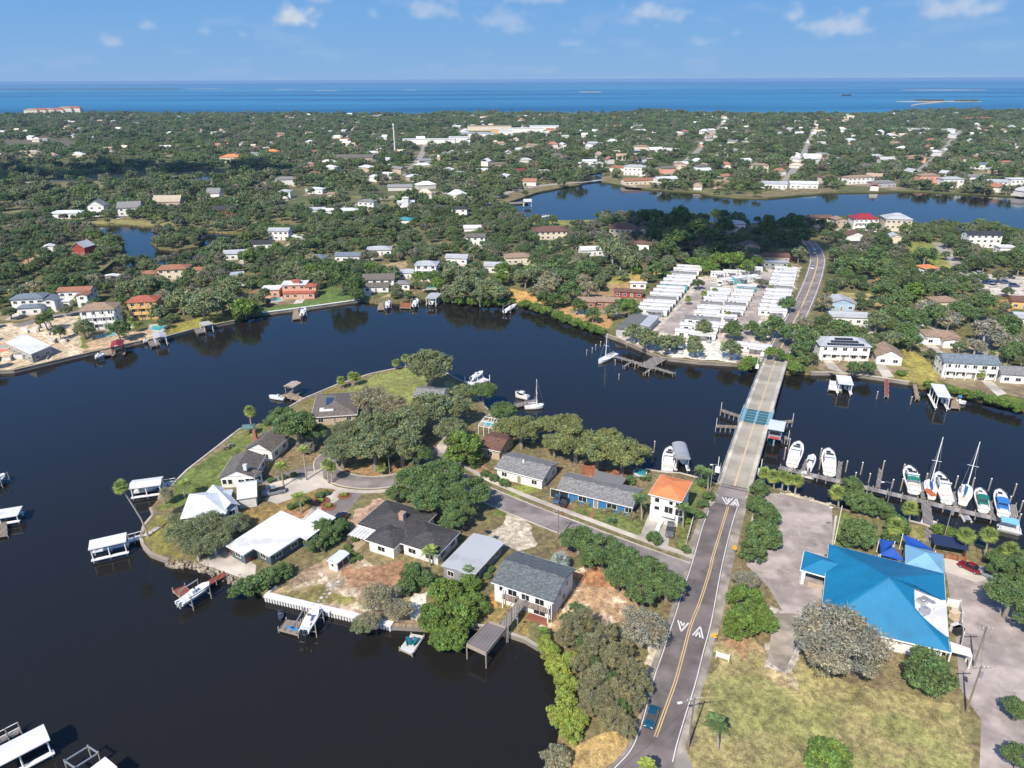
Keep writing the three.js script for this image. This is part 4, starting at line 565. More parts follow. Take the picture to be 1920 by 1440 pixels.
// ---------------------------------------------------------------- the waterfront restaurant under its blue metal roof
{
  const h = 3.4, e = (x, y, k = h) => V(x, y, k), BL = e(1554, 1019.7), BR = e(1770, 1075), FR = e(1782, 1223), FL = e(1538, 1166), P = e(1667.5, 1082, 9.6);
  const o = new THREE.Vector3(P.x, 0, P.z), t = thing('restaurant', 'waterfront restaurant under a broad bright blue standing-seam roof', 'restaurant', [o.x, 0, o.z]);
  const loc = v => [v.x - o.x, v.y, v.z - o.z], blue = M([0.012, 0.215, 0.42], { t: T.soft, rough: 0.55 }), blue2 = M([0.22, 0.45, 0.64], { t: T.stain, rough: 0.45 });
  occ.push({ x: o.x, z: o.z, r: 17 });
  const onPlane = (px, py, A, Bq, Cq) => { const n = Bq.clone().sub(A).cross(Cq.clone().sub(A)), d = new THREE.Vector3((px - 960) / F, (720 - py) / F, -1).applyQuaternion(camera.quaternion), c0 = new THREE.Vector3(0, H, 0); const k = n.dot(A.clone().sub(c0)) / n.dot(d); return c0.addScaledVector(d, k); };
  const N1 = onPlane(1714, 1096, BR, FR, P), Nr = onPlane(1773.5, 1129, BR, FR, P), N2 = onPlane(1716, 1144, FL, FR, P), N3 = onPlane(1757, 1180, BR, FR, P), N4 = onPlane(1778, 1196, BR, FR, P);
  const face = (name, pts, mt, par = t) => new Geo().poly(pts.map(loc)).mesh(name, mt, par);
  const fR = [P, BR, Nr, N1], fR2 = [P, N1, N2], fF = [FL, FR, P];
  face('roof_slope', [BL, BR, P].reverse(), blue); face('roof_slope', [FL, BL, P].reverse(), blue); const rs = face('roof_slope', fR, blue); face('roof_slope', fR2, blue);
  face('roof_slope', [FL, FR, P], blue); face('roof_slope', [N2, N3, N4, FR].reverse(), blue);
  // seams on each slope run down to its eave
  const seams = (A, Z, top, poly, n) => { const g = new Geo(); const nrm = Z.clone().sub(A).cross(top.clone().sub(A)).normalize(); if (nrm.y < 0) nrm.negate(); const ed = Z.clone().sub(A), L = ed.length(); ed.normalize(); const upv = nrm.clone().cross(ed).normalize(); if (upv.y < 0) upv.negate(); const flat = poly.map(p => { const q = p.clone().sub(A); return [q.dot(ed), q.dot(upv)]; }); for (let k = 1; k < n; k++) { const s = L * k / n; const hit = []; for (let i = 0; i < flat.length; i++) { const a = flat[i], b = flat[(i + 1) % flat.length]; if ((a[0] - s) * (b[0] - s) < 0) hit.push(a[1] + (b[1] - a[1]) * (s - a[0]) / (b[0] - a[0])); } hit.sort((x, y) => x - y); for (let i = 0; i + 1 < hit.length; i += 2) { if (hit[i + 1] - hit[i] < 0.3) continue; const p = A.clone().addScaledVector(ed, s).addScaledVector(upv, hit[i] + 0.05).addScaledVector(nrm, 0.03), q = A.clone().addScaledVector(ed, s).addScaledVector(upv, hit[i + 1] - 0.05).addScaledVector(nrm, 0.03); g.beam(loc(p), loc(q), 0.07, 0.07); } } tag(g.mesh('roof_seams', blue, t), null, null, null, 'stuff'); };
  seams(BL, BR, P, [BL, BR, P], 52); seams(FL, BL, P, [FL, BL, P], 34); seams(FL, FR, P, fF, 56); seams(BR, FR, P, [P, BR, Nr, N1, N2, N3, N4, FR], 34);
  // hips, fascia, walls, the flat white kitchen roof in its notch
  for (const [a, b] of [[BL, P], [BR, P], [FL, P], [FR, P]]) new Geo().beam(loc(a), loc(b), 0.28, 0.1).mesh('hip_cap', blue, t);
  for (const [a, b] of [[BL, BR], [BR, Nr], [FR, FL], [FL, BL], [N4, FR]]) { const lo = v => { const q = loc(v); return [q[0], q[1] - 0.14, q[2]]; }; new Geo().beam(lo(a), lo(b), 0.12, 0.26).mesh('fascia', m.trim, t); }
  const inset = (v, k) => v.clone().lerp(new THREE.Vector3(o.x, v.y, o.z), k), ws = [inset(BL, 0.09), inset(BR, 0.09), inset(FR, 0.09), inset(FL, 0.09)];
  new Geo().prism(ws.map(v => [v.x - o.x, v.z - o.z]), 0, h - 0.25).mesh('wall', m.wallWhite, t);
  const yF = 3.9; for (const [a, b] of [[Nr, N1], [N1, N2], [N2, N3], [N3, N4]]) { const A = loc(a), Z = loc(b); new Geo().quad(A, Z, [Z[0], yF - 0.4, Z[2]], [A[0], yF - 0.4, A[2]]).mesh('notch_wall', m.trim, t); }
  const flat = [N1, N2, N3, N4, V(1779, 1198, yF), V(1774, 1127, yF), Nr].map(v => [v.x - o.x, v.z - o.z]); new Geo().prism(flat, yF - 0.2, yF).mesh('flat_roof', m.roofWhite, t);
  // entrance porch with its own small hip
  const p1 = e(1508, 1032, 3.0), p2 = e(1553, 1046, 3.0), p3 = e(1552, 1083, 3.0), p4 = e(1500.6, 1068.5, 3.0), pk = e(1541, 1049, 4.6), pk2 = e(1592, 1063, 4.6);
  face('porch_roof', [p4, p3, pk2, pk], blue); face('porch_roof', [pk, p1, p4].reverse(), blue); face('porch_roof', [p1, pk, pk2, p2], blue); for (const [a, b] of [[p1, p4], [p4, p3], [p1, p2]]) new Geo().beam([a.x - o.x, 2.9, a.z - o.z], [b.x - o.x, 2.9, b.z - o.z], 0.12, 0.24).mesh('fascia', m.trim, t);
  for (const c of [p4, p1]) { const q = inset(c, 0.04); new Geo().box(0.7, 2.8, 0.7, q.x - o.x, 0, q.z - o.z).mesh('porch_column', m.wallWhite, t); }
  { const q = inset(p3, 0.02), q2 = inset(p4, 0.12); new Geo().beam([q.x - o.x, 0.5, q.z - o.z], [q2.x - o.x, 0.5, q2.z - o.z], 0.3, 1.0).mesh('porch_wall', WM.tan, t); }
  // roof plant
  const unit = (px, w, hh, d, mt, label) => { const p = V(px[0], px[1], yF); const u = thing('roof_unit', label, 'roof unit', [p.x, yF, p.z], 0.4); new Geo().box(w, hh, d).mesh('casing', mt, u); new Geo().tube([[0, hh, 0], [0, hh + 0.12, 0]], Math.min(w, d) * 0.36, 10).mesh('fan_cowl', m.steel, u); new Geo().box(w + 0.2, 0.1, 0.15, 0, 0, d / 2 - 0.1).mesh('skid', m.dark, u); };
  unit([1721, 1113], 0.9, 1.1, 1.4, M([0.45, 0.10, 0.08]), 'small red-sided unit on the white flat kitchen roof'); unit([1730, 1130], 2.2, 0.9, 1.4, m.steel, 'wide grey condenser on the white flat kitchen roof'); unit([1747, 1132], 1.6, 0.35, 2.4, m.white, 'low white roof hatch on the flat kitchen roof'); unit([1733, 1150], 1.4, 1.2, 1.2, M([0.34, 0.36, 0.40], { rough: 0.5 }), 'tall blue-grey exhaust unit on the flat kitchen roof'); unit([1728, 1110], 0.6, 0.7, 0.6, m.dark, 'small black vent on the flat kitchen roof'); unit([1737, 1112], 0.6, 0.6, 0.6, m.steel, 'small steel vent on the flat kitchen roof');
  // pale blue pavilion behind
  const q = [[1697.5, 1021.6], [1768, 1040], [1769.5, 1075], [1697.5, 1057]].map(c => e(c[0], c[1], 3.6)), top = e(1737, 1035.6, 5.4), pv = thing('pavilion', 'open pavilion with pale blue hip roof beside the blue sails', 'pavilion', [top.x, 0, top.z]), l2 = v => [v.x - top.x, v.y, v.z - top.z];
  for (let k = 0; k < 4; k++) { new Geo().tri(l2(q[k]), l2(q[(k + 1) % 4]), l2(top)).mesh('roof_slope', blue2, pv); const c = inset(q[k], 0.02); new Geo().box(0.25, 3.5, 0.25, (c.x - top.x) * 0.94, 0, (c.z - top.z) * 0.94).mesh('post', m.trim, pv); new Geo().beam([q[k].x - top.x, 3.5, q[k].z - top.z], [q[(k + 1) % 4].x - top.x, 3.5, q[(k + 1) % 4].z - top.z], 0.12, 0.25).mesh('fascia', blue2, pv); }
  occ.push({ x: top.x, z: top.z, r: 8 });
  // white loading canopy and fenced yard
  const cv = thing('loading_canopy', 'flat white canopy at the restaurant loading corner', 'canopy', [FR.x, 0, FR.z]), cp = [[1781, 1203], [1819, 1216], [1824, 1231], [1784, 1221]].map(c => e(c[0], c[1], 3.0)).map(v => [v.x - FR.x, v.z - FR.z]); new Geo().prism(cp, 2.8, 3.05).mesh('canopy_roof', m.roofWhite, cv); for (const c of cp) new Geo().box(0.18, 2.8, 0.18, c[0] * 0.97, 0, c[1] * 0.97).mesh('post', m.trim, cv);
  const yd = thing('yard_fence', 'white service yard fence at the restaurant side', 'fence'), yl = [[1774, 1130], [1797, 1134], [1801, 1156], [1800, 1172], [1803, 1195], [1800, 1210]].map(c => V(c[0], c[1] + 6, 0)); for (let k = 0; k < yl.length - 1; k++) { new Geo().beam([yl[k].x, 0.9, yl[k].z], [yl[k + 1].x, 0.9, yl[k + 1].z], 0.08, 1.8).mesh('panel', m.white, yd); new Geo().box(0.14, 2, 0.14, yl[k].x, 0, yl[k].z).mesh('post', m.trim, yd); }
  for (const [px, lab, mt] of [[[1788, 1158], 'tan storage bin inside the service yard', M([0.62, 0.50, 0.36])], [[1795, 1188], 'black grease drum inside the service yard', m.dark], [[1790, 1183], 'white locker inside the service yard', m.white]]) { const p = V(px[0], px[1], 0), u = thing('yard_bin', lab, 'bin', [p.x, 0, p.z], 0.3); new Geo().box(1.6, 1.3, 1.1).mesh('body', mt, u); new Geo().box(1.7, 0.12, 1.2, 0, 1.3, 0).mesh('lid', mt, u); }
  // shade sails
  const sail = (pts, lab) => { const v = pts.map(p => V(p[0], p[1], p[2])), c = v[0].clone(); c.y = 0; const s = thing('shade_sail', lab, 'shade sail', [c.x, 0, c.z]), sm = M([0.010, 0.085, 0.42], { t: T.soft, rough: 0.7 }); const g = new Geo(), n = 6, at = (i, j) => { const a = v[0].clone().lerp(v[1], i / n), b = v[v.length === 4 ? 3 : 2].clone().lerp(v[v.length === 4 ? 2 : 2], i / n), q = a.lerp(b, j / n), sag = -0.5 * Math.sin(Math.PI * i / n) * Math.sin(Math.PI * j / n); return [q.x - c.x, q.y + sag, q.z - c.z]; }; for (let i = 0; i < n; i++) for (let j = 0; j < n; j++) g.quad(at(i, j), at(i + 1, j), at(i + 1, j + 1), at(i, j + 1)); g.mesh('cloth', sm, s); for (const p of v) new Geo().tube([[p.x - c.x, 0, p.z - c.z], [p.x - c.x, p.y + 0.15, p.z - c.z]], 0.09, 7).mesh('mast', m.trim, s); };
  sail([[1649, 1010, 3.4], [1678, 1016, 2.6], [1651, 1040, 3.0]], 'small blue triangular sail between the palm and the roof'); sail([[1674, 1024, 4.0], [1696, 1053, 2.8], [1648, 1040, 2.8]], 'blue triangular sail rising to one corner by the restaurant eave'); sail([[1693, 1002, 3.8], [1722, 1013, 3.0], [1754, 1034, 3.2], [1700, 1023, 3.2]], 'long blue sail stretched along the pale pavilion');
  const bar = V(1775, 1035, 0), k = thing('waterside_bar', 'small timber bar with dark blue canopy beside the pier', 'kiosk', [bar.x, 0, bar.z], -0.35); new Geo().box(6.5, 0.12, 4.2, 0, 2.6, 0).mesh('canopy', M([0.015, 0.03, 0.09]), k); for (const x of [-3, 3]) for (const z of [-1.9, 1.9]) new Geo().box(0.14, 2.6, 0.14, x, 0, z).mesh('post', m.woodTan, k); new Geo().box(6.6, 1.0, 0.5, 0, 0, 2.4).mesh('counter', M([0.45, 0.20, 0.10], { t: T.plank }), k); new Geo().box(0.5, 1.0, 3.6, 3.2, 0, 0.4).mesh('counter', M([0.45, 0.20, 0.10], { t: T.plank }), k);
}

// ---------------------------------------------------------------- docks, boathouses, boats, cars
const P3 = v => [v.x, v.y, v.z];
// a plank deck over traced corners (4 pixel points, in order), on piles
function dock(label, px, y = -0.25, mt = m.woodGrey, group, opt = {}) {
  const v = px.map(p => V(p[0], p[1], y)), c = v.reduce((s, p) => s.add(p), new THREE.Vector3()).multiplyScalar(1 / v.length), t = thing(opt.name || 'dock', label, 'dock', [c.x, 0, c.z], 0, group);
  const A = v.map(p => [p.x - c.x, p.z - c.z]);
  if (opt.planks) { const n = opt.planks; for (let k = 0; k < n; k++) { const f = (a, b, s) => [mixn(a[0], b[0], s), mixn(a[1], b[1], s)]; const s0 = k / n, s1 = (k + 1) / n - 0.012 * (opt.gap ?? 1); new Geo().prism([f(A[0], A[1], s0), f(A[0], A[1], s1), f(A[3], A[2], s1), f(A[3], A[2], s0)], y - 0.1, y + 0.006 * (k % 3)).mesh('plank', opt.tones ? opt.tones[k * 7 % opt.tones.length] : mt, t); } }
  else new Geo().prism(A, y - 0.18, y).mesh('deck', mt, t);
  for (let k = 0; k < v.length; k++) { const a = A[k], b = A[(k + 1) % v.length]; new Geo().beam([a[0], y - 0.3, a[1]], [b[0], y - 0.3, b[1]], 0.16, 0.26).mesh('beam', m.pile, t); const L = Math.hypot(b[0] - a[0], b[1] - a[1]), n = Math.max(1, Math.round(L / (opt.every || 4))); for (let i = 0; i < n; i++) { const q = [mixn(a[0], b[0], i / n), mixn(a[1], b[1], i / n)]; new Geo().tube([[q[0], WATER - 1.5, q[1]], [q[0], y + (opt.pile ?? 0.5), q[1]]], 0.13, 6).mesh('pile', opt.pileM || m.pile, t); } }
  return t;
}
function walk(label, a, b, w, ya = 0, yb = -0.25, mt = m.woodGrey, rail, group, ends = true) {
  const p = V(...a, ya), q = V(...b, yb), t = thing('walkway', label, 'walkway', [p.x, 0, p.z], 0, group), d = q.clone().sub(p); const L = Math.hypot(d.x, d.z), nx = -d.z / L * w / 2, nz = d.x / L * w / 2;
  new Geo().beam([0, p.y - 0.1, 0], [d.x, q.y - 0.1, d.z], w, 0.18).mesh('deck', mt, t); const n = Math.max(2, Math.round(L / 3.5));
  for (let k = 0; k <= n; k++) { const s = k / n, y = mixn(p.y, q.y, s); for (const e of [-1, 1]) { const x = d.x * s + nx * e, z = d.z * s + nz * e; new Geo().tube([[x, WATER - 1.5, z], [x, y + (rail ? 1.0 : 0.3), z]], 0.11, 6).mesh('pile', m.pile, t); } }
  if (rail) for (const e of [-1, 1]) new Geo().beam([nx * e, p.y + 0.95, nz * e], [d.x + nx * e, q.y + 0.95, d.z + nz * e], 0.1, 0.1).mesh('rail', rail, t);
  return t;
}
function boathouse(label, A, Bq, Cq, h, roofM, opt = {}) {
  const f = frameOf(A, Bq, Cq, h), t = thing(opt.name || 'boathouse', label, 'boathouse', [f.c.x, 0, f.c.z], f.turn), { w, d } = f;
  (opt.vault ? (() => { const g = new Geo(), n = 10, R0 = []; for (let k = 0; k <= n; k++) { const s = k / n * 2 - 1; R0.push([s * w / 2, h + 1.0 * Math.sqrt(1 - s * s * 0.92)]); } for (let k = 0; k < n; k++) { g.quad([R0[k][0], R0[k][1], d / 2], [R0[k + 1][0], R0[k + 1][1], d / 2], [R0[k + 1][0], R0[k + 1][1], -d / 2], [R0[k][0], R0[k][1], -d / 2]); g.quad([R0[k][0], R0[k][1], d / 2], [R0[k][0], h, d / 2], [R0[k + 1][0], h, d / 2], [R0[k + 1][0], R0[k + 1][1], d / 2]); } return g; })() : opt.gable ? gableRoof(w, d, h, opt.gable, 0.15, opt.gx ?? w > d) : new Geo().box(w, 0.18, d, 0, h - 0.18, 0)).mesh('roof', roofM, t);
  const n = Math.max(1, Math.round(Math.max(w, d) / 4)); for (let k = 0; k <= n; k++) for (const e of [-1, 1]) { const [x, z] = w > d ? [(k / n - 0.5) * (w - 0.8), e * (d / 2 - 0.4)] : [e * (w / 2 - 0.4), (k / n - 0.5) * (d - 0.8)]; new Geo().tube([[x, WATER - 2, z], [x, h - 0.1, z]], 0.13, 7).mesh('post', opt.post || m.trim, t); }
  for (const e of [-1, 1]) w > d ? new Geo().box(w, 0.16, 0.9, 0, -0.4, e * (d / 2 - 0.3)).mesh('catwalk', opt.deck || m.white, t) : new Geo().box(0.9, 0.16, d, e * (w / 2 - 0.3), -0.4, 0).mesh('catwalk', opt.deck || m.white, t);
  new Geo().box(w - 0.6, 0.14, 0.14, 0, h - 0.42, d / 2 - 0.4).mesh('beam', opt.post || m.trim, t); new Geo().box(w - 0.6, 0.14, 0.14, 0, h - 0.42, -d / 2 + 0.4).mesh('beam', opt.post || m.trim, t);
  return t;
}
// ---- boats: hull lofted from stern to bow; local +z is the bow, origin at the waterline
const gel = M([0.76, 0.76, 0.75], { rough: 0.25, cc: 0.4 }), gelTan = M([0.66, 0.60, 0.50], { rough: 0.5 });
function hullGeo(L, W, Hh, sheer = 0.35, tr = 0.85) {
  const rings = [], n = 9; for (let k = 0; k <= n; k++) { const s = k / n, z = (s - 0.5) * L, hw = W / 2 * (s < 0.55 ? mixn(tr, 1, smooth(0, 0.5, s)) : Math.sqrt(Math.max(0.0004, 1 - ((s - 0.55) / 0.45) ** 2.2))), top = Hh + sheer * s * s, fl = 0.55 + 0.1 * (1 - s); rings.push([[-hw, top, z], [hw, top, z], [hw * fl + hw * 0.3, Hh * 0.35, z], [hw * 0.35, -0.25, z - s * 0.1], [-hw * 0.35, -0.25, z - s * 0.1], [-hw * fl - hw * 0.3, Hh * 0.35, z]].map(p => p)); }
  return new Geo().loft(rings);
}
function cabinGeo(L, W, h, z0, y, taper = 0.7, rake = 0.35) { const g = new Geo(), a = W / 2, b = a * taper, f = L / 2; const lo = [[-a * 0.96, y, z0 - f], [a * 0.96, y, z0 - f], [a, y, z0], [b, y, z0 + f], [-b, y, z0 + f], [-a, y, z0]], hi = lo.map((p, i) => [p[0] * 0.86, y + h, z0 + (p[2] - z0) * (i === 3 || i === 4 ? 1 - rake * 1.6 : 1 - rake * 0.2)]); g.loft([lo.map(p => p), hi]); return g; }
function place(t, stern, bow, y = WATER) { const a = V(...stern, y), b = V(...bow, y); t.position.set((a.x + b.x) / 2, y, (a.z + b.z) / 2); t.rotation.y = Math.atan2(b.x - a.x, b.z - a.z); return a.distanceTo(b); }
const lenOf = (s, b, y = WATER) => V(...s, y).distanceTo(V(...b, y));
function yacht(label, stern, bow, W, opt = {}) {
  W *= 0.84; const t = thing('motor_yacht', label, 'yacht', [0, 0, 0], 0, opt.group), L = place(t, stern, bow);
  hullGeo(L, W, 1.25, 0.75).mesh('hull', gel, t); new Geo().box(W * 0.98, 0.08, 0.1, 0, 1.15, -L / 2).mesh('transom_rail', m.steel, t);
  cabinGeo(L * 0.46, W * 0.78, 1.15, L * 0.06, 1.3).mesh('cabin', gel, t); cabinGeo(L * 0.5, W * 0.815, 0.62, L * 0.085, 1.52, 0.72, 0.34).mesh('cabin_window', m.glass, t);
  new Geo().box(W * 0.74, 0.08, L * 0.2, 0, 1.3, -L * 0.34).mesh('cockpit_floor', gelTan, t); new Geo().box(W * 0.5, 0.4, 0.5, 0, 1.36, -L * 0.4).mesh('cockpit_seat', M([0.55, 0.57, 0.6]), t); new Geo().box(W * 0.5, 0.05, L * 0.16, 0, 1.72, L * 0.27).mesh('sun_pad', M([0.62, 0.64, 0.66]), t);
  new Geo().quad([-W * 0.30, 1.5, L * 0.315], [W * 0.30, 1.5, L * 0.315], [W * 0.27, 2.5, L * 0.155], [-W * 0.27, 2.5, L * 0.155]).mesh('windshield', m.glass, t); new Geo().box(W * 0.62, 0.05, L * 0.13, 0, 2.46, -L * 0.1).mesh('roof_panel', M([0.55, 0.58, 0.62]), t);
  if (opt.fly) { new Geo().box(W * 0.66, 0.5, L * 0.22, 0, 2.45, -L * 0.02).mesh('flybridge', gel, t); new Geo().box(W * 0.5, 0.3, 0.5, 0, 2.95, L * 0.03).mesh('helm', m.dark, t); new Geo().beam([-W * 0.33, 2.5, -L * 0.14], [-W * 0.3, 3.7, -L * 0.17], 0.09).beam([W * 0.33, 2.5, -L * 0.14], [W * 0.3, 3.7, -L * 0.17], 0.09).box(W * 0.66, 0.12, 0.4, 0, 3.65, -L * 0.17).mesh('radar_arch', gel, t); }
  if (opt.canvas) { const g = new Geo(); for (let k = 0; k < 5; k++) { const a0 = (k / 5 - 0.5) * 2, a1 = ((k + 1) / 5 - 0.5) * 2, yy = q => 2.55 + 0.3 * (1 - q * q); g.quad([a0 * W * 0.4, yy(a0), -L * 0.3], [a1 * W * 0.4, yy(a1), -L * 0.3], [a1 * W * 0.4, yy(a1), -L * 0.02], [a0 * W * 0.4, yy(a0), -L * 0.02]); } g.mesh('canopy', opt.canvas, t); for (const x of [-0.36, 0.36]) for (const z of [-0.28, -0.04]) new Geo().tube([[x * W, 1.2, z * L], [x * W, 2.6, z * L]], 0.03, 5).mesh('canopy_pole', m.steel, t); }
  if (opt.cover) cabinGeo(L * 0.3, W * 0.8, 0.5, -L * 0.22, 1.28, 0.9).mesh('cockpit_cover', opt.cover, t);
  const rg = []; for (let k = 0; k <= 8; k++) { const s = k / 8 * Math.PI; rg.push([Math.cos(s) * W * 0.42, 2.2, L * 0.24 + Math.sin(s) * L * 0.22]); } new Geo().tube(rg, 0.035, 4).mesh('bow_rail', m.steel, t);
  new Geo().box(W * 0.3, 0.08, W * 0.3, 0, 1.78, L * 0.33).mesh('deck_hatch', m.glass, t);
  return t;
}
function sailboat(label, stern, bow, W, mastH, cover, group, tilt) {
  const t = thing('sailboat', label, 'sailboat', [0, 0, 0], 0, group), L = place(t, stern, bow);
  hullGeo(L, W, 0.85, 0.4, 0.62).mesh('hull', gel, t); cabinGeo(L * 0.4, W * 0.55, 0.5, L * 0.08, 0.95).mesh('cabin', gel, t); new Geo().box(W * 0.5, 0.06, L * 0.22, 0, 0.9, -L * 0.28).mesh('cockpit', gelTan, t);
  new Geo().tube([[0, 0.9, L * 0.12], [0, mastH, L * 0.1]], [0.13, 0.1], 7).mesh('mast', m.trim, t); new Geo().tube([[0, 2.1, L * 0.11], [0, 1.95, -L * 0.34]], 0.09, 6).mesh('boom', m.trim, t); new Geo().box(W * 0.75, 0.07, 0.12, 0, mastH * 0.55, L * 0.11).mesh('spreader', m.trim, t);
  if (cover) new Geo().tube([[0, 2.22, L * 0.1], [0, 2.28, -L * 0.1], [0, 2.1, -L * 0.33]], [0.34, 0.3, 0.16], 8).mesh('sail_cover', cover, t);
  for (const e of [-1, 1]) new Geo().tube([[e * W * 0.46, 0.95, 0], [0, mastH * 0.98, L * 0.1]], 0.03, 3).mesh('shroud', m.steel, t); new Geo().tube([[0, 1.2, L * 0.48], [0, mastH * 0.98, L * 0.1]], 0.03, 3).mesh('forestay', m.steel, t);
  return t;
}
function skiff(label, stern, bow, W, opt = {}) {
  const y = opt.y ?? WATER, t = thing('motor_boat', label, 'boat', [0, 0, 0], 0, opt.group), L = place(t, stern, bow, y);
  hullGeo(L, W, 0.7, 0.35).mesh('hull', gel, t); new Geo().box(W * 0.72, 0.06, L * 0.62, 0, 0.72, -L * 0.12).mesh('cockpit_floor', M([0.55, 0.56, 0.56]), t); new Geo().box(W * 0.34, 0.85, 0.7, 0, 0.76, -L * 0.06).mesh('console', gel, t); new Geo().box(W * 0.36, 0.5, 0.06, 0, 1.6, L * 0.0).mesh('windscreen', m.glass, t); new Geo().box(W * 0.6, 0.35, 0.5, 0, 0.76, -L * 0.24).mesh('seat', m.white, t);
  for (const x of opt.twin ? [-0.4, 0.4] : [0]) { const e = new Geo().box(0.4, 0.7, 0.55, x, 0.45, -L / 2 - 0.32).box(0.2, 0.9, 0.25, x, -0.45, -L / 2 - 0.3); e.mesh('outboard', opt.engine || m.dark, t); }
  if (opt.top) { new Geo().box(W * 0.75, 0.1, L * 0.26, 0, 2.35, -L * 0.08).mesh('t_top', opt.top, t); for (const x of [-0.3, 0.3]) for (const z of [-0.17, 0.02]) new Geo().tube([[x * W, 0.75, z * L], [x * W, 2.35, z * L]], 0.035, 5).mesh('top_pole', m.steel, t); }
  if (opt.lift) { for (const x of [-1, 1]) for (const z of [-0.3, 0.3]) new Geo().tube([[x * (W / 2 + 0.6), WATER - 1.5 - y, z * L], [x * (W / 2 + 0.6), 1.7, z * L]], 0.12, 6).mesh('lift_pile', m.pile, t); for (const z of [-0.3, 0.3]) new Geo().box(W + 1.2, 0.18, 0.18, 0, -0.45, z * L).mesh('lift_beam', m.steel, t); for (const x of [-1, 1]) new Geo().box(0.16, 0.16, L * 0.66, x * (W / 2 + 0.6), 1.6, 0).mesh('lift_rail', m.steel, t); }
  return t;
}
function pileAt(label, px, h, group, y = WATER) { const p = V(px[0], px[1], y), t = thing('mooring_pile', label, 'pile', [p.x, 0, p.z], 0, group); new Geo().tube([[0, WATER - 1.5, 0], [rr(-0.1, 0.1), h, rr(-0.1, 0.1)]], 0.17, 7).mesh('shaft', m.pile, t); new Geo().tube([[0, h, 0], [0, h + 0.16, 0]], [0.2, 0.05], 7).mesh('cap', m.trim, t); }

// the raised deck of the slate-roofed house
{
  const px = [[875, 1209.5], [916, 1167], [949, 1178.5], [911, 1226]], y = 2.15, tones = [M([0.25, 0.225, 0.225], { t: T.soft }), M([0.30, 0.27, 0.265], { t: T.soft }), M([0.21, 0.19, 0.195], { t: T.soft }), M([0.34, 0.31, 0.30], { t: T.soft })];
  const t = dock('raised timber dock on tall piles reached from the slate-roofed house', [px[3], px[0], px[1], px[2]], y, m.woodGrey, null, { planks: 22, tones, pile: -0.1, every: 5, name: 'raised_dock' });
  const v = px.map(p => V(p[0], p[1], y)); for (const [a, b] of [[0, 1], [3, 0], [1, 2], [2, 3]]) { const p = v[a], q = v[b]; new Geo().beam([p.x - t.position.x, y + 0.1, p.z - t.position.z], [q.x - t.position.x, y + 0.1, q.z - t.position.z], 0.14, 0.55).mesh('edge_board', M([0.40, 0.32, 0.27], { t: T.soft }), t); }
  walk('timber bridge between the raised dock and the house balcony', [944, 1175], [978, 1128], 1.9, 2.15, 2.55, m.woodGrey, m.wood);
  const w2 = thing('street_lamp', 'small lamp on a post beside the timber bridge', 'lamp', P3(V(971, 1187, 0))); new Geo().tube([[0, 0, 0], [0, 3.4, 0]], 0.06, 6).mesh('post', m.steel, w2); new Geo().box(0.5, 0.14, 0.3, -0.2, 3.4, 0).mesh('lamp_head', m.steel, w2);
}
{ // white float with two teal chairs
  const px = [[749, 1215.5], [773, 1226.5], [795, 1192], [771, 1188]]; dock('white plank swim float beside the leafy mangroves', [px[0], px[1], px[2], px[3]], -0.45, m.white, null, { planks: 12, tones: [m.white, M([0.72, 0.73, 0.74], { t: T.soft })], every: 3.5, pile: 0.3 });
  for (const [k, q] of [[0, [766, 1208]], [1, [776, 1208.5]]]) { const p = V(q[0], q[1], -0.42), c = thing('deck_chair', 'teal deck chair on the white swim float', 'chair', [p.x, -0.42, p.z], k ? -0.5 : 0.3, 'teal chairs on the float'), tm = M([0.01, 0.13, 0.17]); new Geo().box(0.75, 0.08, 0.8, 0, 0.35, 0).mesh('seat', tm, c); new Geo().box(0.75, 0.9, 0.08, 0, 0.4, -0.4, 0, 0, -0.3).mesh('backrest', tm, c); for (const x of [-0.35, 0.35]) { new Geo().box(0.08, 0.6, 0.8, x, 0, 0).mesh('leg', tm, c); new Geo().box(0.16, 0.06, 0.85, x, 0.6, 0).mesh('armrest', tm, c); } }
}
dock('weathered brown dock platform beside a boat on its lift', [[522, 1179], [559, 1189], [569, 1166], [537, 1161.5]], -0.2, m.wood, null, { planks: 10, tones: [m.wood, M([0.38, 0.30, 0.25], { t: T.soft }), M([0.30, 0.25, 0.22], { t: T.soft })] });
walk('short timber ramp from the corrugated seawall to the boat lift', [594, 1138], [570, 1165], 1.6, 0.1, -0.2, m.wood);
skiff('white motor boat hoisted on a lift by the corrugated seawall', [570, 1189], [594, 1146], 2.4, { y: 0.6, lift: 1, twin: 1 });
{ const p = V(551, 1180, -0.15), t = thing('kayak', 'blue kayak lying on the brown dock platform', 'kayak', [p.x, -0.18, p.z], 1.2); hullGeo(3.4, 0.8, 0.35, 0.1, 0.15).mesh('hull', M([0.05, 0.25, 0.55], { rough: 0.4 }), t); new Geo().box(0.4, 0.08, 0.7, 0, 0.36, -0.2).mesh('cockpit', m.dark, t); }
{ const p = V(527, 1156, WATER), t = thing('jet_ski', 'small dark jet ski moored off the brown platform', 'jet ski', [p.x, WATER, p.z], 0.3); hullGeo(3, 1.1, 0.5, 0.2).mesh('hull', M([0.06, 0.07, 0.10], { rough: 0.3 }), t); new Geo().box(0.4, 0.4, 1.4, 0, 0.5, -0.4).mesh('seat', m.dark, t); new Geo().box(0.8, 0.1, 0.1, 0, 1.0, 0.4).mesh('handlebar', m.steel, t); }
walk('red timber ramp leading off the pale patio', [422, 1075.5], [381, 1098], 1.5, 0, -0.2, m.woodRed); dock('red timber platform at the end of the ramp', [[324, 1106], [340, 1122], [362, 1110], [347, 1097]], -0.2, m.woodRed, null, { planks: 8, tones: [m.woodRed, M([0.36, 0.115, 0.07], { t: T.soft })] });
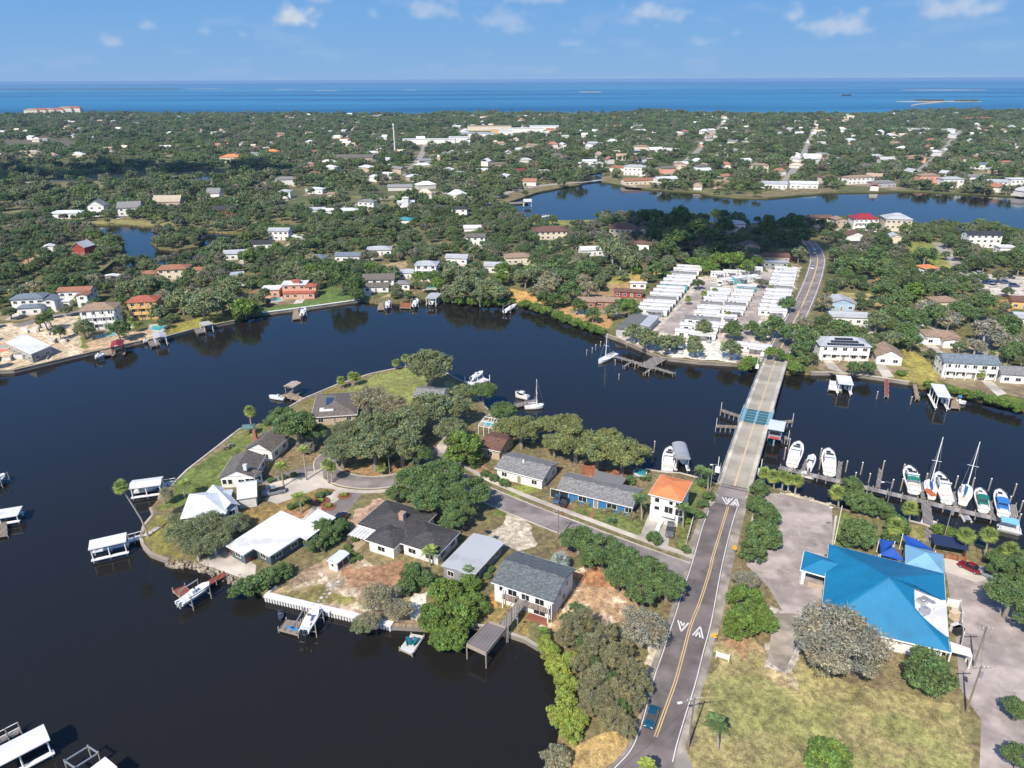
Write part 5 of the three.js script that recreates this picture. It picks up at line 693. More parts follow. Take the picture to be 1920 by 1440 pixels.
skiff('white boat with grey cover on a lift at the red dock', [338, 1135], [394, 1098], 2.5, { y: 0.4, lift: 1, twin: 1, engine: m.white });
boathouse('long white-roofed boathouse off the rounded point', [165, 1031.5], [236, 1015.5], [234, 998.5], 2.6, m.roofWhite); walk('white railed walkway to the rounded-point boathouse', [266, 1006], [240, 1013], 1.6, 0, -0.3, m.white, m.trim); walk('pale concrete path ramp onto the rounded-point walkway', [300, 988], [267, 1005], 1.4, 0.06, 0.04, m.paleConcrete);
boathouse('white gabled boathouse moored off the green lawn', [241, 917], [301, 909], [305, 893], 2.4, m.roofWhite, { gable: 0.5 }); skiff('white boat stored under the lawn boathouse roof', [252, 924], [292, 917], 2.4, { y: -0.5 }); walk('white walkway to the lawn boathouse', [328, 905], [303, 909], 1.4, 0, -0.3, m.white, m.trim);
boathouse('open white boathouse frame in the river next to a brown deck', [-40, 978], [33, 966], [31, 950], 1.4, m.white, { deck: m.white }); dock('brown deck beside the open white boathouse frame', [[-30, 1008], [14, 1002], [12, 975], [-30, 980]], -0.2, m.wood);
boathouse('white-roofed boathouse by the railed catwalk', [-25, 1449], [94, 1387], [78, 1359], 2.5, m.roofWhite, { gable: 0.4 }); walk('grey catwalk with railings beside the white-roofed boathouse', [-10, 1392], [38, 1367], 1.3, -0.1, -0.1, m.woodGrey, m.trim);
boathouse('small square-roofed boat shelter next to bare lift rails', [169, 1440], [192, 1460], [213, 1432], 2.0, m.roofWhite); { const t = thing('boat_lift', 'empty steel boat lift beside the small shelter', 'boat lift', [0, 0, 0]); const q = [[121, 1427], [165, 1400], [184, 1412], [140, 1440]].map(p => V(p[0], p[1], 1.2)); t.position.set(q[0].x, 0, q[0].z); for (const p of q) new Geo().tube([[p.x - q[0].x, WATER - 1.5, p.z - q[0].z], [p.x - q[0].x, 1.5, p.z - q[0].z]], 0.14, 6).mesh('pile', m.pile, t); for (const [a, b] of [[0, 1], [2, 3], [0, 3], [1, 2]]) new Geo().beam([q[a].x - q[0].x, 1.2, q[a].z - q[0].z], [q[b].x - q[0].x, 1.2, q[b].z - q[0].z], 0.2).mesh('lift_rail', m.steel, t); }
skiff('small white boat on a lift alone in open water', [-14, 912], [9, 893], 2.2, { lift: 1, y: 0 });
// north-west boathouse and platform
boathouse('tan-roofed shelter on the sand-coloured dock', [531, 724], [549, 727], [563, 717], 3.0, M([0.44, 0.37, 0.31], { t: T.stain }), { gable: 0.4, post: m.woodTan, deck: m.woodTan }); dock('sand-coloured dock beneath the tan-roofed shelter', [[524, 741], [546, 736], [573, 747], [566, 751]], -0.1, m.woodTan); skiff('white boat moored at the sand-coloured dock', [534, 750], [505, 746], 2.2, {});
dock('white boat dock with tall piles off the north lawn', [[872, 716], [905, 707], [918, 712], [884, 722]], -0.2, m.white, null, { every: 3, pile: 1.8, pileM: m.trim }); skiff('small white boat raised among the tall white piles', [884, 712], [905, 700], 2.2, { y: 0.8 }); walk('pale gangway to the white boat dock', [866, 716], [880, 716], 1.3, 0, -0.2, m.white);
dock('grey T-shaped dock between two white boats', [[968, 762], [1008, 752], [1004, 748], [965, 757]], -0.2, m.woodGrey); yacht('white cabin cruiser on the far side of the grey T-shaped dock', [991, 750], [966, 744], 2.6, {}); sailboat('white sailboat with bare mast at the grey T-shaped dock', [984, 767], [1020, 764], 2.8, 10, null);
boathouse('boathouse with vaulted grey roof beside the sport yacht', [1267, 861], [1295, 862], [1298, 834], 3.0, M([0.34, 0.37, 0.42], { t: T.stain }), { vault: 1, post: m.steel }); skiff('white boat stored under the vaulted grey roof', [1279, 852], [1280, 870], 2.2, { y: 0.2 });
yacht('white sport-fishing yacht moored behind the orange-roofed house', [1250, 890], [1256, 848], 4.2, { fly: 1 }); dock('narrow white dock alongside the sport yacht', [[1243, 890], [1247, 891], [1253, 850], [1250, 850]], -0.2, m.white);
for (const [x, y] of [[1226, 847], [1222, 868]]) pileAt('lone mooring pile in open water beside the sport yacht berth', [x, y], 2.2, 'piles by the sport yacht');
// marina pier
const pierTop = -0.1;
{ const line = [[1462, 876], [1550, 897], [1636, 917], [1739, 942], [1800, 957], [1868, 972]]; for (let k = 0; k < line.length - 1; k++) { const a = line[k], b = line[k + 1]; const p = V(...a, pierTop), q = V(...b, pierTop), d = q.clone().sub(p), L = Math.hypot(d.x, d.z); const nx = -d.z / L * 1.0, nz = d.x / L * 1.0, t = thing('marina_pier', ['grey marina pier section below the flybridge yachts', 'grey marina pier section below the empty berths', 'grey marina pier section ending at the green-canopied yacht', 'grey marina pier section between the two sailboats', 'grey marina pier section out to the pontoon boat'][k], 'pier', [p.x, 0, p.z]); const n = Math.round(L / 1.1); for (let i = 0; i < n; i++) { const s = (i + 0.5) / n; new Geo().box(L / n - 0.03, 0.1, 2.0, d.x * s, pierTop - 0.1 + 0.005 * (i % 2), d.z * s, Math.atan2(-d.z, d.x)).mesh('plank', [m.woodGrey, M([0.40, 0.37, 0.345], { t: T.soft }), M([0.31, 0.285, 0.27], { t: T.soft })][i * 5 % 3], t); } for (let i = 0; i <= n / 3; i++) for (const e of [-1, 1]) { const s = i / (n / 3); new Geo().tube([[d.x * s + nx * e, WATER - 1.5, d.z * s + nz * e], [d.x * s + nx * e, pierTop + 0.5, d.z * s + nz * e]], 0.14, 6).mesh('pile', m.pile, t); } } }
walk('grey shore pier joining the restaurant bank to the marina', [1747, 1018], [1735, 939], 2.0, 0.05, -0.08, m.woodGrey); for (const [a, b, l] of [[[1505, 882], [1513, 864], 'finger pier between the large yacht and the small boat'], [[1571, 899], [1576, 866], 'finger pier beside the broad flybridge yacht'], [[1646, 913], [1652, 880], 'finger pier in the empty berths'], [[1731, 934], [1726, 905], 'finger pier between the green-canopied yacht and the orange-covered sailboat'], [[1792, 950], [1787, 922], 'finger pier between the white yacht and the blue-covered sailboat'], [[1860, 966], [1856, 940], 'finger pier between the green and blue cruisers']]) walk(l, a, b, 0.9, -0.1, -0.1, m.woodGrey);
dock('broad grey landing at the outer end of the marina', [[1895, 976], [1911, 978], [1905, 946], [1890, 946]], -0.1, m.woodGrey, null, { planks: 8, tones: [m.woodGrey, M([0.40, 0.37, 0.345], { t: T.soft })] });
yacht('large white flybridge yacht at the shoreward end of the marina', [1484, 877], [1497, 838], 4.3, { fly: 1 }); skiff('small white centre-console boat beside the large flybridge yacht', [1514, 884], [1524, 857], 2.3, { top: m.white, twin: 1 }); yacht('broad white flybridge yacht beside the empty berths', [1554, 893], [1551, 851], 4.4, { fly: 1 }); skiff('white open tender lying inside the pier by the shore palms', [1496, 890], [1526, 899], 2.0, {});
yacht('white yacht with green canvas canopy at the marina', [1713, 927], [1701, 884], 4.4, { fly: 1, canvas: M([0.01, 0.19, 0.13], { rough: 0.8 }) }); sailboat('sailboat with orange cockpit cover and bare mast', [1746, 937], [1740, 906], 2.9, 15, M([0.02, 0.12, 0.30], { rough: 0.8 })); { const p = V(1744, 924, WATER + 1), t = thing('boat_cover', 'orange tarpaulin over a sailboat cockpit', 'cover', [p.x, WATER + 0.95, p.z], 0.1); new Geo().box(1.4, 0.3, 3.0).mesh('cloth', M([0.55, 0.14, 0.05], { rough: 0.8 }), t); new Geo().box(0.1, 0.2, 3.1, 0, 0.3, 0).mesh('ridge', M([0.5, 0.12, 0.04], { rough: 0.8 }), t); }
yacht('white yacht with dark raked windshield beside the orange-covered sailboat', [1775, 946], [1756, 896], 4.2, { fly: 1 }); sailboat('sailboat with blue sail cover and tall mast', [1804, 948], [1812, 915], 3.2, 15, M([0.015, 0.12, 0.36], { rough: 0.8 })); yacht('white cruiser with two green bimini tops', [1843, 962], [1833, 927], 3.6, { canvas: M([0.01, 0.17, 0.12], { rough: 0.8 }), cover: M([0.01, 0.15, 0.11], { rough: 0.8 }) }); yacht('white cruiser under blue canvas cover', [1880, 971], [1870, 929], 3.8, { canvas: M([0.03, 0.19, 0.55], { rough: 0.8 }), cover: M([0.03, 0.17, 0.5], { rough: 0.8 }) });
{ const t = thing('pontoon_boat', 'pontoon boat with light blue awning moored at the pier end', 'boat', [0, 0, 0]), L = place(t, [1869, 989], [1916, 1000]); for (const x of [-0.9, 0.9]) new Geo().tube([[x, 0.1, -L / 2], [x, 0.1, L / 2 - 0.6], [x, 0.25, L / 2]], [0.34, 0.34, 0.08], 8).mesh('pontoon', m.steel, t); new Geo().box(2.6, 0.14, L - 0.5, 0, 0.42, 0).mesh('deck', m.white, t); new Geo().box(2.6, 0.6, 0.08, 0, 0.56, L / 2 - 0.6).box(0.08, 0.6, L - 1.2, -1.26, 0.56, 0).box(0.08, 0.6, L - 1.2, 1.26, 0.56, 0).mesh('fence', m.white, t); new Geo().box(2.7, 0.08, L * 0.72, 0, 2.5, -L * 0.08).mesh('awning', M([0.22, 0.52, 0.70], { rough: 0.8 }), t); for (const x of [-1.2, 1.2]) for (const z of [-0.4, 0.24]) new Geo().tube([[x, 0.5, z * L], [x, 2.5, z * L]], 0.035, 5).mesh('awning_pole', m.steel, t); }
{ const p = V(1810, 972, WATER), t = thing('dinghy', 'grey inflatable dinghy drifting inside the pier', 'dinghy', [p.x, WATER, p.z], 2.9), ring = []; for (let k = 0; k <= 14; k++) { const a = k / 14 * Math.PI; ring.push([Math.cos(a) * 0.75, 0.25, Math.sin(a) * 1.0 + 0.8]); } new Geo().tube([[0.75, 0.25, -1.7], ...ring, [-0.75, 0.25, -1.7]], 0.26, 7).mesh('tube', M([0.5, 0.5, 0.51]), t); new Geo().box(1.2, 0.1, 2.8, 0, 0.1, -0.2).mesh('floor', M([0.3, 0.3, 0.32]), t); new Geo().box(1.3, 0.5, 0.08, 0, 0.1, -1.6).mesh('transom', m.dark, t); }
for (const [x, y, h] of [[1470, 862, 2.6], [1478, 845, 2.6], [1536, 880, 2.4], [1537, 862, 2.4], [1585, 885, 2.2], [1602, 903, 1.6], [1613, 890, 2.6], [1628, 905, 1.6], [1653, 890, 3.0], [1672, 915, 1.4], [1688, 920, 2.4], [1692, 890, 2.0], [1735, 905, 1.6], [1790, 915, 2.4], [1798, 930, 2.2], [1821, 920, 2.6], [1828, 940, 2.0], [1853, 920, 2.4], [1890, 950, 1.8], [1899, 930, 2.4], [1912, 960, 2.0], [1908, 985, 2.0]]) pileAt('timber mooring pile between the marina berths', [x, y], h, 'marina mooring piles');
dock('small grey swim platform off the shore pier', [[1725, 981], [1734, 984], [1739, 974], [1731, 970]], -0.6, m.white); dock('second small grey platform off the shore pier beside the utility pole', [[1744, 985], [1752, 988], [1757, 978], [1748, 975]], -0.6, m.white);
// docks across the river, east of the bridge
boathouse('white-roofed boathouse below the solar-roofed house', [1572, 719], [1601, 722], [1603, 706], 3.0, m.roofWhite); dock('white landing beside the white-roofed boathouse', [[1553, 729], [1578, 732], [1578, 716], [1556, 713]], -0.1, m.white); skiff('white boat under the boathouse below the solar-roofed house', [1588, 730], [1588, 716], 2.3, { y: 0 });
dock('narrow red dock off the east bank', [[1659, 741], [1666, 742], [1666, 709], [1659, 709]], -0.1, M([0.42, 0.10, 0.09], { t: T.plank })); dock('narrow tan dock off the east bank', [[1717, 747], [1724, 746], [1715, 706], [1710, 707]], -0.1, m.woodTan);
boathouse('tall white-roofed boathouse at the mangrove shore', [1758, 743], [1785, 746], [1788, 723], 3.6, m.roofWhite); skiff('grey boat hoisted beneath the tall white-roofed boathouse', [1770, 756], [1772, 738], 2.4, { y: 0.2 }); dock('pale plank landing beside the tall white-roofed boathouse', [[1783, 763], [1800, 764], [1795, 745], [1786, 745]], -0.2, m.woodTan); skiff('small boat with blue cover at the pale landing', [1787, 755], [1811, 758], 2.0, { top: M([0.05, 0.30, 0.6]) }); for (const [x, y] of [[1643, 748], [1707, 758]]) pileAt('lone white piling off the east bank docks', [x, y], 1.5, 'pilings off the east bank');
// the trailer park's old pier and sailboat
walk('old grey timber pier below the trailer park', [1154, 668], [1264, 700], 1.8, -0.1, -0.1, m.woodGrey); walk('old grey timber pier arm reaching the trailer park seawall', [1240, 670], [1208, 688], 5, 0, -0.1, m.woodGrey); walk('short grey finger of the old pier', [1184, 678], [1170, 687], 0.8, -0.1, -0.1, m.woodGrey); walk('second short grey finger of the old pier', [1222, 690], [1208, 700], 0.8, -0.1, -0.1, m.woodGrey); sailboat('white sailboat moored off the old grey timber pier', [1156, 666], [1122, 682], 3.0, 10.5, null); for (const [x, y] of [[1100, 666], [1110, 662], [1117, 656], [1126, 650], [1153, 685], [1190, 692], [1216, 705], [1160, 712], [1175, 652]]) pileAt('grey timber pile around the old pier', [x, y], 1.0, 'piles of the old pier');
// docks of the north bank
for (const [l, px, y, mt] of [['pale dock in front of the terracotta house', [[548, 598], [563, 596], [558, 578], [551, 578]], -0.2, m.woodTan], ['tan stepped dock below the grey-roofed house', [[708, 580], [720, 579], [718, 563], [711, 563]], -0.2, m.woodTan], ['orange timber dock on the north bank', [[750, 576], [770, 577], [772, 568], [753, 567]], -0.2, M([0.48, 0.17, 0.07], { t: T.plank })], ['tan landing below the white villa', [[195, 666], [216, 662], [208, 654], [188, 658]], -0.1, m.woodTan], ['grey landing below the yellow villa', [[283, 649], [300, 645], [294, 636], [278, 640]], -0.1, m.woodGrey], ['grey platform at the lawn corner', [[370, 625], [386, 621], [380, 613], [364, 617]], -0.1, m.woodGrey], ['long grey pier across the bay', [[955, 382], [990, 381], [990, 378], [955, 379]], 0, m.woodGrey]]) dock(l, px, y, mt);
boathouse('red-tiled boathouse below the white villa', [206, 652], [230, 649], [222, 640], 3.0, RM.red, { gable: 1.0, post: m.dark, deck: m.woodTan }); boathouse('pale metal boathouse below the yellow villa', [289, 635], [313, 631], [306, 622], 2.6, RM.paleGrey, { gable: 0.4, deck: m.woodGrey }); boathouse('pale grey boat shelter at the lawn corner', [381, 611], [400, 607], [391, 601], 2.4, RM.paleGrey, { deck: m.woodGrey }); boathouse('grey metal boathouse below the balconied white house', [797, 559], [818, 560], [817, 549], 2.8, RM.paleGrey, { deck: m.woodGrey });
boathouse('white boat shelter out in the bay', [1130, 400], [1145, 400], [1145, 397], 4, m.roofWhite); boathouse('small white pier shelter on the bay', [981, 378], [997, 378], [997, 373], 3.4, m.roofWhite);
skiff('white boat at the pale dock of the terracotta house', [566, 592], [571, 580], 2.4, { lift: 1, y: 0.3 }); skiff('white boat lift beside the tan stepped dock', [726, 577], [728, 566], 2.3, { lift: 1, y: 0.2 }); skiff('white boat by the orange timber dock', [776, 575], [782, 563], 2.4, { lift: 1, y: 0.3 }); skiff('dark boat below the balconied white house', [808, 571], [818, 563], 2.2, { y: 0.1, lift: 1 }); skiff('teal boat tied below the white villa', [178, 672], [196, 667], 2.2, { y: 0 }); skiff('white boat moored off the wooded north bank', [946, 586], [968, 573], 2.6, { y: 0, lift: 1 }); skiff('small white skiff at the hedge shore', [1019, 588], [1033, 589], 1.6, {}); skiff('white boat out on the bay lift', [1015, 408], [1034, 406], 3, { y: 0.6, lift: 1 }); skiff('small open skiff tied at the villa landing', [268, 643], [280, 640], 1.4, { y: -0.6 });

// ---- cars
const carGeos = new Map();
function carGeo(kind) {
  if (carGeos.has(kind)) return carGeos.get(kind);
  const L = kind === 'pickup' ? 5.7 : kind === 'suv' ? 4.8 : 4.5, W = kind === 'sedan' ? 1.8 : 1.95, hB = kind === 'sedan' ? 0.72 : 0.85, hC = kind === 'sedan' ? 0.62 : 0.78, y0 = 0.3;
  const ring = (z, w, a, b) => [[-w * 0.94, a, z], [-w, (a + b) / 2, z], [-w * 0.9, b, z], [w * 0.9, b, z], [w, (a + b) / 2, z], [w * 0.94, a, z]];
  const body = new Geo().loft([ring(-L / 2, W * 0.42, y0 + 0.12, y0 + hB * 0.78), ring(-L / 2 + 0.15, W * 0.48, y0, y0 + hB * 0.92), ring(-L * 0.2, W / 2, y0, y0 + hB), ring(L * 0.18, W / 2, y0, y0 + hB), ring(L / 2 - 0.4, W * 0.48, y0, y0 + hB * 0.86), ring(L / 2, W * 0.4, y0 + 0.1, y0 + hB * 0.62)]);
  const zc = kind === 'pickup' ? 0.25 : kind === 'suv' ? -0.45 : -0.25, lc = kind === 'pickup' ? 2.1 : kind === 'suv' ? 3.1 : 2.5, y1 = y0 + hB - 0.02;
  const cab = (k, sh, top) => { const a = W / 2 * 0.92 * k, b = W / 2 * 0.74 * k; return new Geo().loft([[[-a, y1, zc - lc / 2], [a, y1, zc - lc / 2], [a, y1, zc + lc / 2], [-a, y1, zc + lc / 2]], [[-b, y1 + top, zc - lc / 2 + sh], [b, y1 + top, zc - lc / 2 + sh], [b, y1 + top, zc + lc / 2 - 0.75], [-b, y1 + top, zc + lc / 2 - 0.75]]]); };
  const glass = cab(1, kind === 'sedan' ? 0.6 : 0.2, hC * 0.97), a = W / 2 * 0.76; const roof = new Geo().box(a * 2, 0.07, lc - 0.75 - (kind === 'sedan' ? 0.6 : 0.2), 0, y1 + hC * 0.95, zc + ((kind === 'sedan' ? 0.6 : 0.2) - 0.75) / 2);
  const wheel = new Geo().tube([[-0.11, 0, 0], [0.11, 0, 0]], 0.33, 12), rim = new Geo().tube([[-0.125, 0, 0], [0.125, 0, 0]], 0.19, 8), lamp = new Geo().box(0.36, 0.14, 0.08), bed = kind === 'pickup' ? new Geo().box(W * 0.78, 0.05, 1.7, 0, y0 + hB + 0.005, -L / 2 + 1.1) : null;
  const o = { L, W, y0, hB, body: body.geometry(), glass: glass.geometry(), roof: roof.geometry(), wheel: wheel.geometry(), rim: rim.geometry(), lamp: lamp.geometry(), bed: bed && bed.geometry() };
  carGeos.set(kind, o); return o;
}
function car(label, kind, px, to, color, group, far) {   // px: where it stands; to: a pixel its nose points at
  const p = V(px[0], px[1], 0), q = V(to[0], to[1], 0), t = thing(kind === 'pickup' ? 'pickup_truck' : 'car', label, kind === 'pickup' ? 'truck' : 'car', [p.x, 0.03, p.z], Math.atan2(q.x - p.x, q.z - p.z), group), o = carGeo(kind), paint = M(color, { rough: 0.3, cc: 0.8 });
  const add = (name, g, mt, par = t) => { const c = new THREE.Mesh(g, mt); c.name = name; c.castShadow = true; par.add(c); return c; };
  add('body', o.body, paint); add('window_band', o.glass, m.glass); add('roof', o.roof, paint); if (o.bed) add('truck_bed', o.bed, m.dark);
  if (!far) { for (const x of [-1, 1]) for (const z of [-0.3, 0.31]) { const w = add('wheel', o.wheel, m.rubber); w.position.set(x * (o.W / 2 - 0.1), 0.33, z * o.L); add('rim', o.rim, m.steel, w); } for (const x of [-1, 1]) { add('headlight', o.lamp, m.trim).position.set(x * o.W * 0.3, o.y0 + o.hB * 0.5, o.L / 2 - 0.06); add('tail_light', o.lamp, M([0.4, 0.02, 0.02])).position.set(x * o.W * 0.3, o.y0 + o.hB * 0.55, -o.L / 2 + 0.04); } }
  return t;
}
car('dark teal-blue sedan driving on the main road', 'sedan', [1221, 1350], [1205, 1400], [0.008, 0.07, 0.13]); car('grey pickup truck parked on the pale concrete drive', 'pickup', [514, 926], [490, 931], [0.20, 0.22, 0.25]); car('black car parked at the white-roofed house drive', 'suv', [640, 976], [660, 955], [0.012, 0.012, 0.014]); car('black car parked by the loop under the oaks', 'suv', [842, 813], [850, 806], [0.015, 0.015, 0.018]); car('dark grey car on the orange-roofed house drive', 'suv', [1256, 999], [1252, 1030], [0.10, 0.11, 0.13]); car('black car on the brick drive of the blue house', 'sedan', [1059, 944], [1066, 930], [0.012, 0.015, 0.02]); car('blue car beside the black car on the brick drive', 'sedan', [1047, 938], [1054, 926], [0.05, 0.11, 0.2]);
car('maroon car parked beside the restaurant bank', 'sedan', [1817, 1068], [1800, 1060], [0.20, 0.01, 0.02]); car('silver-blue car parked under the service lane oaks', 'suv', [1855, 1082], [1838, 1074], [0.22, 0.27, 0.32]);
car('white car on the far road nearest the trailers', 'sedan', [1523, 504], [1528, 480], [0.75, 0.75, 0.75], null, 1); car('white van on the far road bend', 'suv', [1526, 475], [1530, 500], [0.7, 0.7, 0.72], null, 1); car('red car parked by the brown-roofed hall', 'suv', [1487, 489], [1500, 490], [0.35, 0.02, 0.03], null, 1);
{ const r = rngOf(12), cols = [[0.7, 0.7, 0.7], [0.05, 0.05, 0.06], [0.3, 0.31, 0.33], [0.06, 0.09, 0.2], [0.5, 0.5, 0.5]]; for (const [x, y] of [[1836, 515], [1841, 519], [1847, 524], [1852, 529], [1857, 533], [1862, 538], [1880, 523], [1885, 532], [1901, 538], [1893, 522], [1870, 515]]) car('car parked on the pale lot beyond the side street', 'suv', [x, y], [x + 20, y + rr(-3, 3, r)], cols[r() * 5 | 0], 'cars on the far pale lot', 1);
  for (const [x, y] of [[1330, 560], [1345, 556], [1352, 570], [1330, 575], [1322, 590], [1395, 545], [1368, 585], [1318, 625], [1300, 632], [1340, 630], [1390, 560], [1372, 530], [1350, 535], [1420, 520], [1255, 655], [1275, 660], [1330, 640]]) car('vehicle parked among the trailers', r() < 0.5 ? 'suv' : 'pickup', [x, y], [x + rr(-20, 20, r), y + 20], cols[r() * 5 | 0], 'vehicles among the trailers', 1); }

// ---------------------------------------------------------------- the town beyond the river
function mid(label, px, w, d, h, floors, roof, rk, wk, yaw = 0, o = {}) {
  const p = V(px[0], px[1], 0), turn = yaw * Math.PI / 180, f = { c: p, w, d, turn }, near = -p.z < 500;
  const hs = house(label, f, o.category || 'house', o.name || 'house', o.group);
  block(hs, f, { h, rise: o.rise ?? Math.min(w, d) * 0.16, roof, over: 0.5, wall: WM[wk], roofM: RM[rk], floors, auto: o.noWin ? '' : near ? 'flr' : -p.z < 900 ? 'f' : '', step: o.step || (near ? 3.2 : 4.2), ww: near ? 1.5 : 1.8 });
  yard(p, turn, w, d, o);
  return { hs, f };
}
const yardGeo = { lawn: new Geo(), dry: new Geo(), drive: new Geo() }, yr = rngOf(404);   // the plots of the far gardens: grass, dry grass, drives
function yard(p, turn, w, d, o) {
  if (o.name && o.name !== 'house') return; const put2 = (x, y, z) => { const v = new THREE.Vector3(x, y, z).applyAxisAngle(new THREE.Vector3(0, 1, 0), turn); return [v.x + p.x, y, v.z + p.z]; }, g = yr() < 0.5 ? yardGeo.lawn : yardGeo.dry, n = 11, c = put2(rr(-3, 3, yr), 0.012, d * 0.5 + 3), R1 = w * rr(0.55, 0.85, yr), ring = []; for (let k = 0; k < n; k++) { const a = k / n * 6.283, q = R1 * rr(0.7, 1.15, yr); ring.push([c[0] + Math.cos(a) * q, 0.012 + yr() * 0.002, c[2] + Math.sin(a) * q * 0.9]); } for (let k = 0; k < n; k++) g.tri(c, ring[(k + 1) % n], ring[k]);
  const s = yr() < 0.5 ? -1 : 1, x0 = s * w * 0.3; yardGeo.drive.quad(put2(x0 - 1.7, 0.02, d / 2), put2(x0 - 1.9, 0.02, d / 2 + rr(7, 14, yr)), put2(x0 + 2.0, 0.02, d / 2 + 11), put2(x0 + 1.7, 0.02, d / 2));
}
function extra(hs, f, dx, dz, w, d, h, roof, rk, wk, o = {}) { const c = new THREE.Vector3(dx, 0, dz).applyAxisAngle(new THREE.Vector3(0, 1, 0), f.turn).add(f.c); block(hs, { c, w, d, turn: f.turn + (o.turn || 0) }, { h, rise: o.rise ?? Math.min(w, d) * 0.16, roof, over: 0.45, wall: WM[wk], roofM: RM[rk], floors: o.floors || 1, auto: o.auto ?? 'f', step: 3.2 }); }
function balconies(hs, w, d, ys, cols, mt = m.trim) { for (const y of ys) { new Geo().box(w - 1, 0.18, 1.8, 0, y, d / 2 + 0.3).mesh('balcony_floor', mt, hs); new Geo().box(w - 1, 0.1, 0.08, 0, y + 1.0, d / 2 + 1.14).mesh('balcony_rail', mt, hs); } for (let k = 0; k <= cols; k++) new Geo().box(0.26, ys[ys.length - 1] + 2.6, 0.26, (k / cols - 0.5) * (w - 1.2), 0, d / 2 + 1.1).mesh('column', mt, hs); }
const streets = [];
{ let r = mid('white two-storey villa with brown tile roof and wing', [150, 566], 15, 8, 6.2, 2, 'gx', 'terracotta', 'white', 8); extra(r.hs, r.f, 5.4, 6, 5.5, 8, 5.6, 'gz', 'terracotta', 'white', { floors: 2, auto: 'fr' }); extra(r.hs, r.f, -4, 7.4, 8, 5, 3.2, 'flat', 'white', 'white');
  r = mid('white two-storey house with blue-grey roof by the lane', [63, 580], 14, 9, 6.2, 2, 'hip', 'blueGrey', 'white', 12); extra(r.hs, r.f, 2, 6.5, 10, 6, 3.4, 'hip', 'blueGrey', 'white'); extra(r.hs, r.f, 8.4, 1, 6, 8, 5.0, 'gz', 'blueGrey', 'white', { floors: 2, auto: 'f' });
  r = mid('white three-storey villa with arcades and tan tile roof', [196, 612], 14, 10, 8.6, 3, 'hip', 'tan', 'white', 12, { rise: 2 }); balconies(r.hs, 12, 9, [2.8, 5.6], 3, WM.white);
  r = mid('yellow three-storey villa with red tile roof', [277, 594], 12.5, 9, 8.0, 3, 'hip', 'tile', 'yellow', 10, { rise: 1.8 }); balconies(r.hs, 11, 8, [2.6, 5.3], 3, WM.yellow);
  r = mid('terracotta-coloured stepped house with pool and white terraces', [556, 552], 12, 8, 5.8, 2, 'flat', 'white', 'pink', 4); extra(r.hs, r.f, -11, 1, 9, 8, 4.0, 'flat', 'white', 'pink'); extra(r.hs, r.f, 8, 2.4, 6, 6, 5.2, 'hip', 'tile', 'pink', { floors: 2 }); extra(r.hs, r.f, 3, 6.5, 15, 4, 2.9, 'hip', 'tile', 'pink'); extra(r.hs, r.f, 1, 1, 4, 4, 7.2, 'hip', 'tile', 'pink');
  r = mid('white house with taupe gables and dormers on the north bank', [712, 540], 16, 9, 5.4, 2, 'gx', 'brownGrey', 'white', 4, { rise: 2 }); extra(r.hs, r.f, -1, 6, 13, 5, 2.9, 'shed', 'brownGrey', 'white', { rise: 1.2 }); extra(r.hs, r.f, 11.5, 2, 8, 7, 3.2, 'hip', 'grey', 'white');
  r = mid('white three-storey house with balconies above its pool', [802, 523], 12, 9, 8.2, 3, 'hip', 'paleGrey', 'white', -4, { rise: 1.5 }); balconies(r.hs, 11, 8, [2.7, 5.4], 3); extra(r.hs, r.f, -10, -3, 11, 8, 3.2, 'hip', 'paleGrey', 'white');
  r = mid('white two-storey house with solar panels on grey metal roof', [1573, 668], 18.5, 10, 5.8, 2, 'hip', 'paleGrey', 'white', -6, { rise: 2 }); balconies(r.hs, 17, 9, [2.7], 5); r.hs.updateMatrixWorld(true); const pm = M([0.02, 0.03, 0.05], { rough: 0.2 }); for (const [y, z, n] of [[6.05, 4.2, 12], [6.62, 2.85, 9], [7.2, 1.5, 6]]) for (let k = 0; k < n; k++) { const g = new Geo().box(1.0, 0.06, 1.2, (k - (n - 1) / 2) * 1.08, y + 0.12, z, 0, 0, 0.38); g.mesh('solar_panel', pm, r.hs); }
  r = mid('pale pink gabled cottage on the open lawn', [1659, 676], 9.5, 10, 3.4, 1, 'gz', 'tan', 'white', -12, { rise: 2.4 });
  r = mid('white house with broad tan roof and porch', [1757, 641], 13, 9, 3.6, 1, 'hip', 'tan', 'white', -10); extra(r.hs, r.f, 2.5, 5, 7, 5, 3.2, 'gz', 'tan', 'white'); extra(r.hs, r.f, -8, 2, 5, 6, 3, 'flat', 'paleGrey', 'white');
  r = mid('long white two-storey house with blue-grey shingle roof', [1806, 702], 18, 9, 5.8, 2, 'gx', 'blueGrey', 'white', -10, { rise: 1.8, step: 2.6 }); balconies(r.hs, 17, 8, [2.8], 5);
  mid('grey-roofed white house at the mangrove bank', [1908, 712], 15, 9, 3.4, 1, 'gx', 'grey', 'white', -12);
  r = mid('light blue gabled cottage by the far road', [1572, 578], 12, 9, 3.6, 1, 'gz', 'paleGrey', 'paleBlue', -8, { rise: 2 }); r = mid('long white house with pale metal roof below the blue cottage', [1589, 604], 17, 8, 3.4, 1, 'gx', 'paleGrey', 'white', -8);
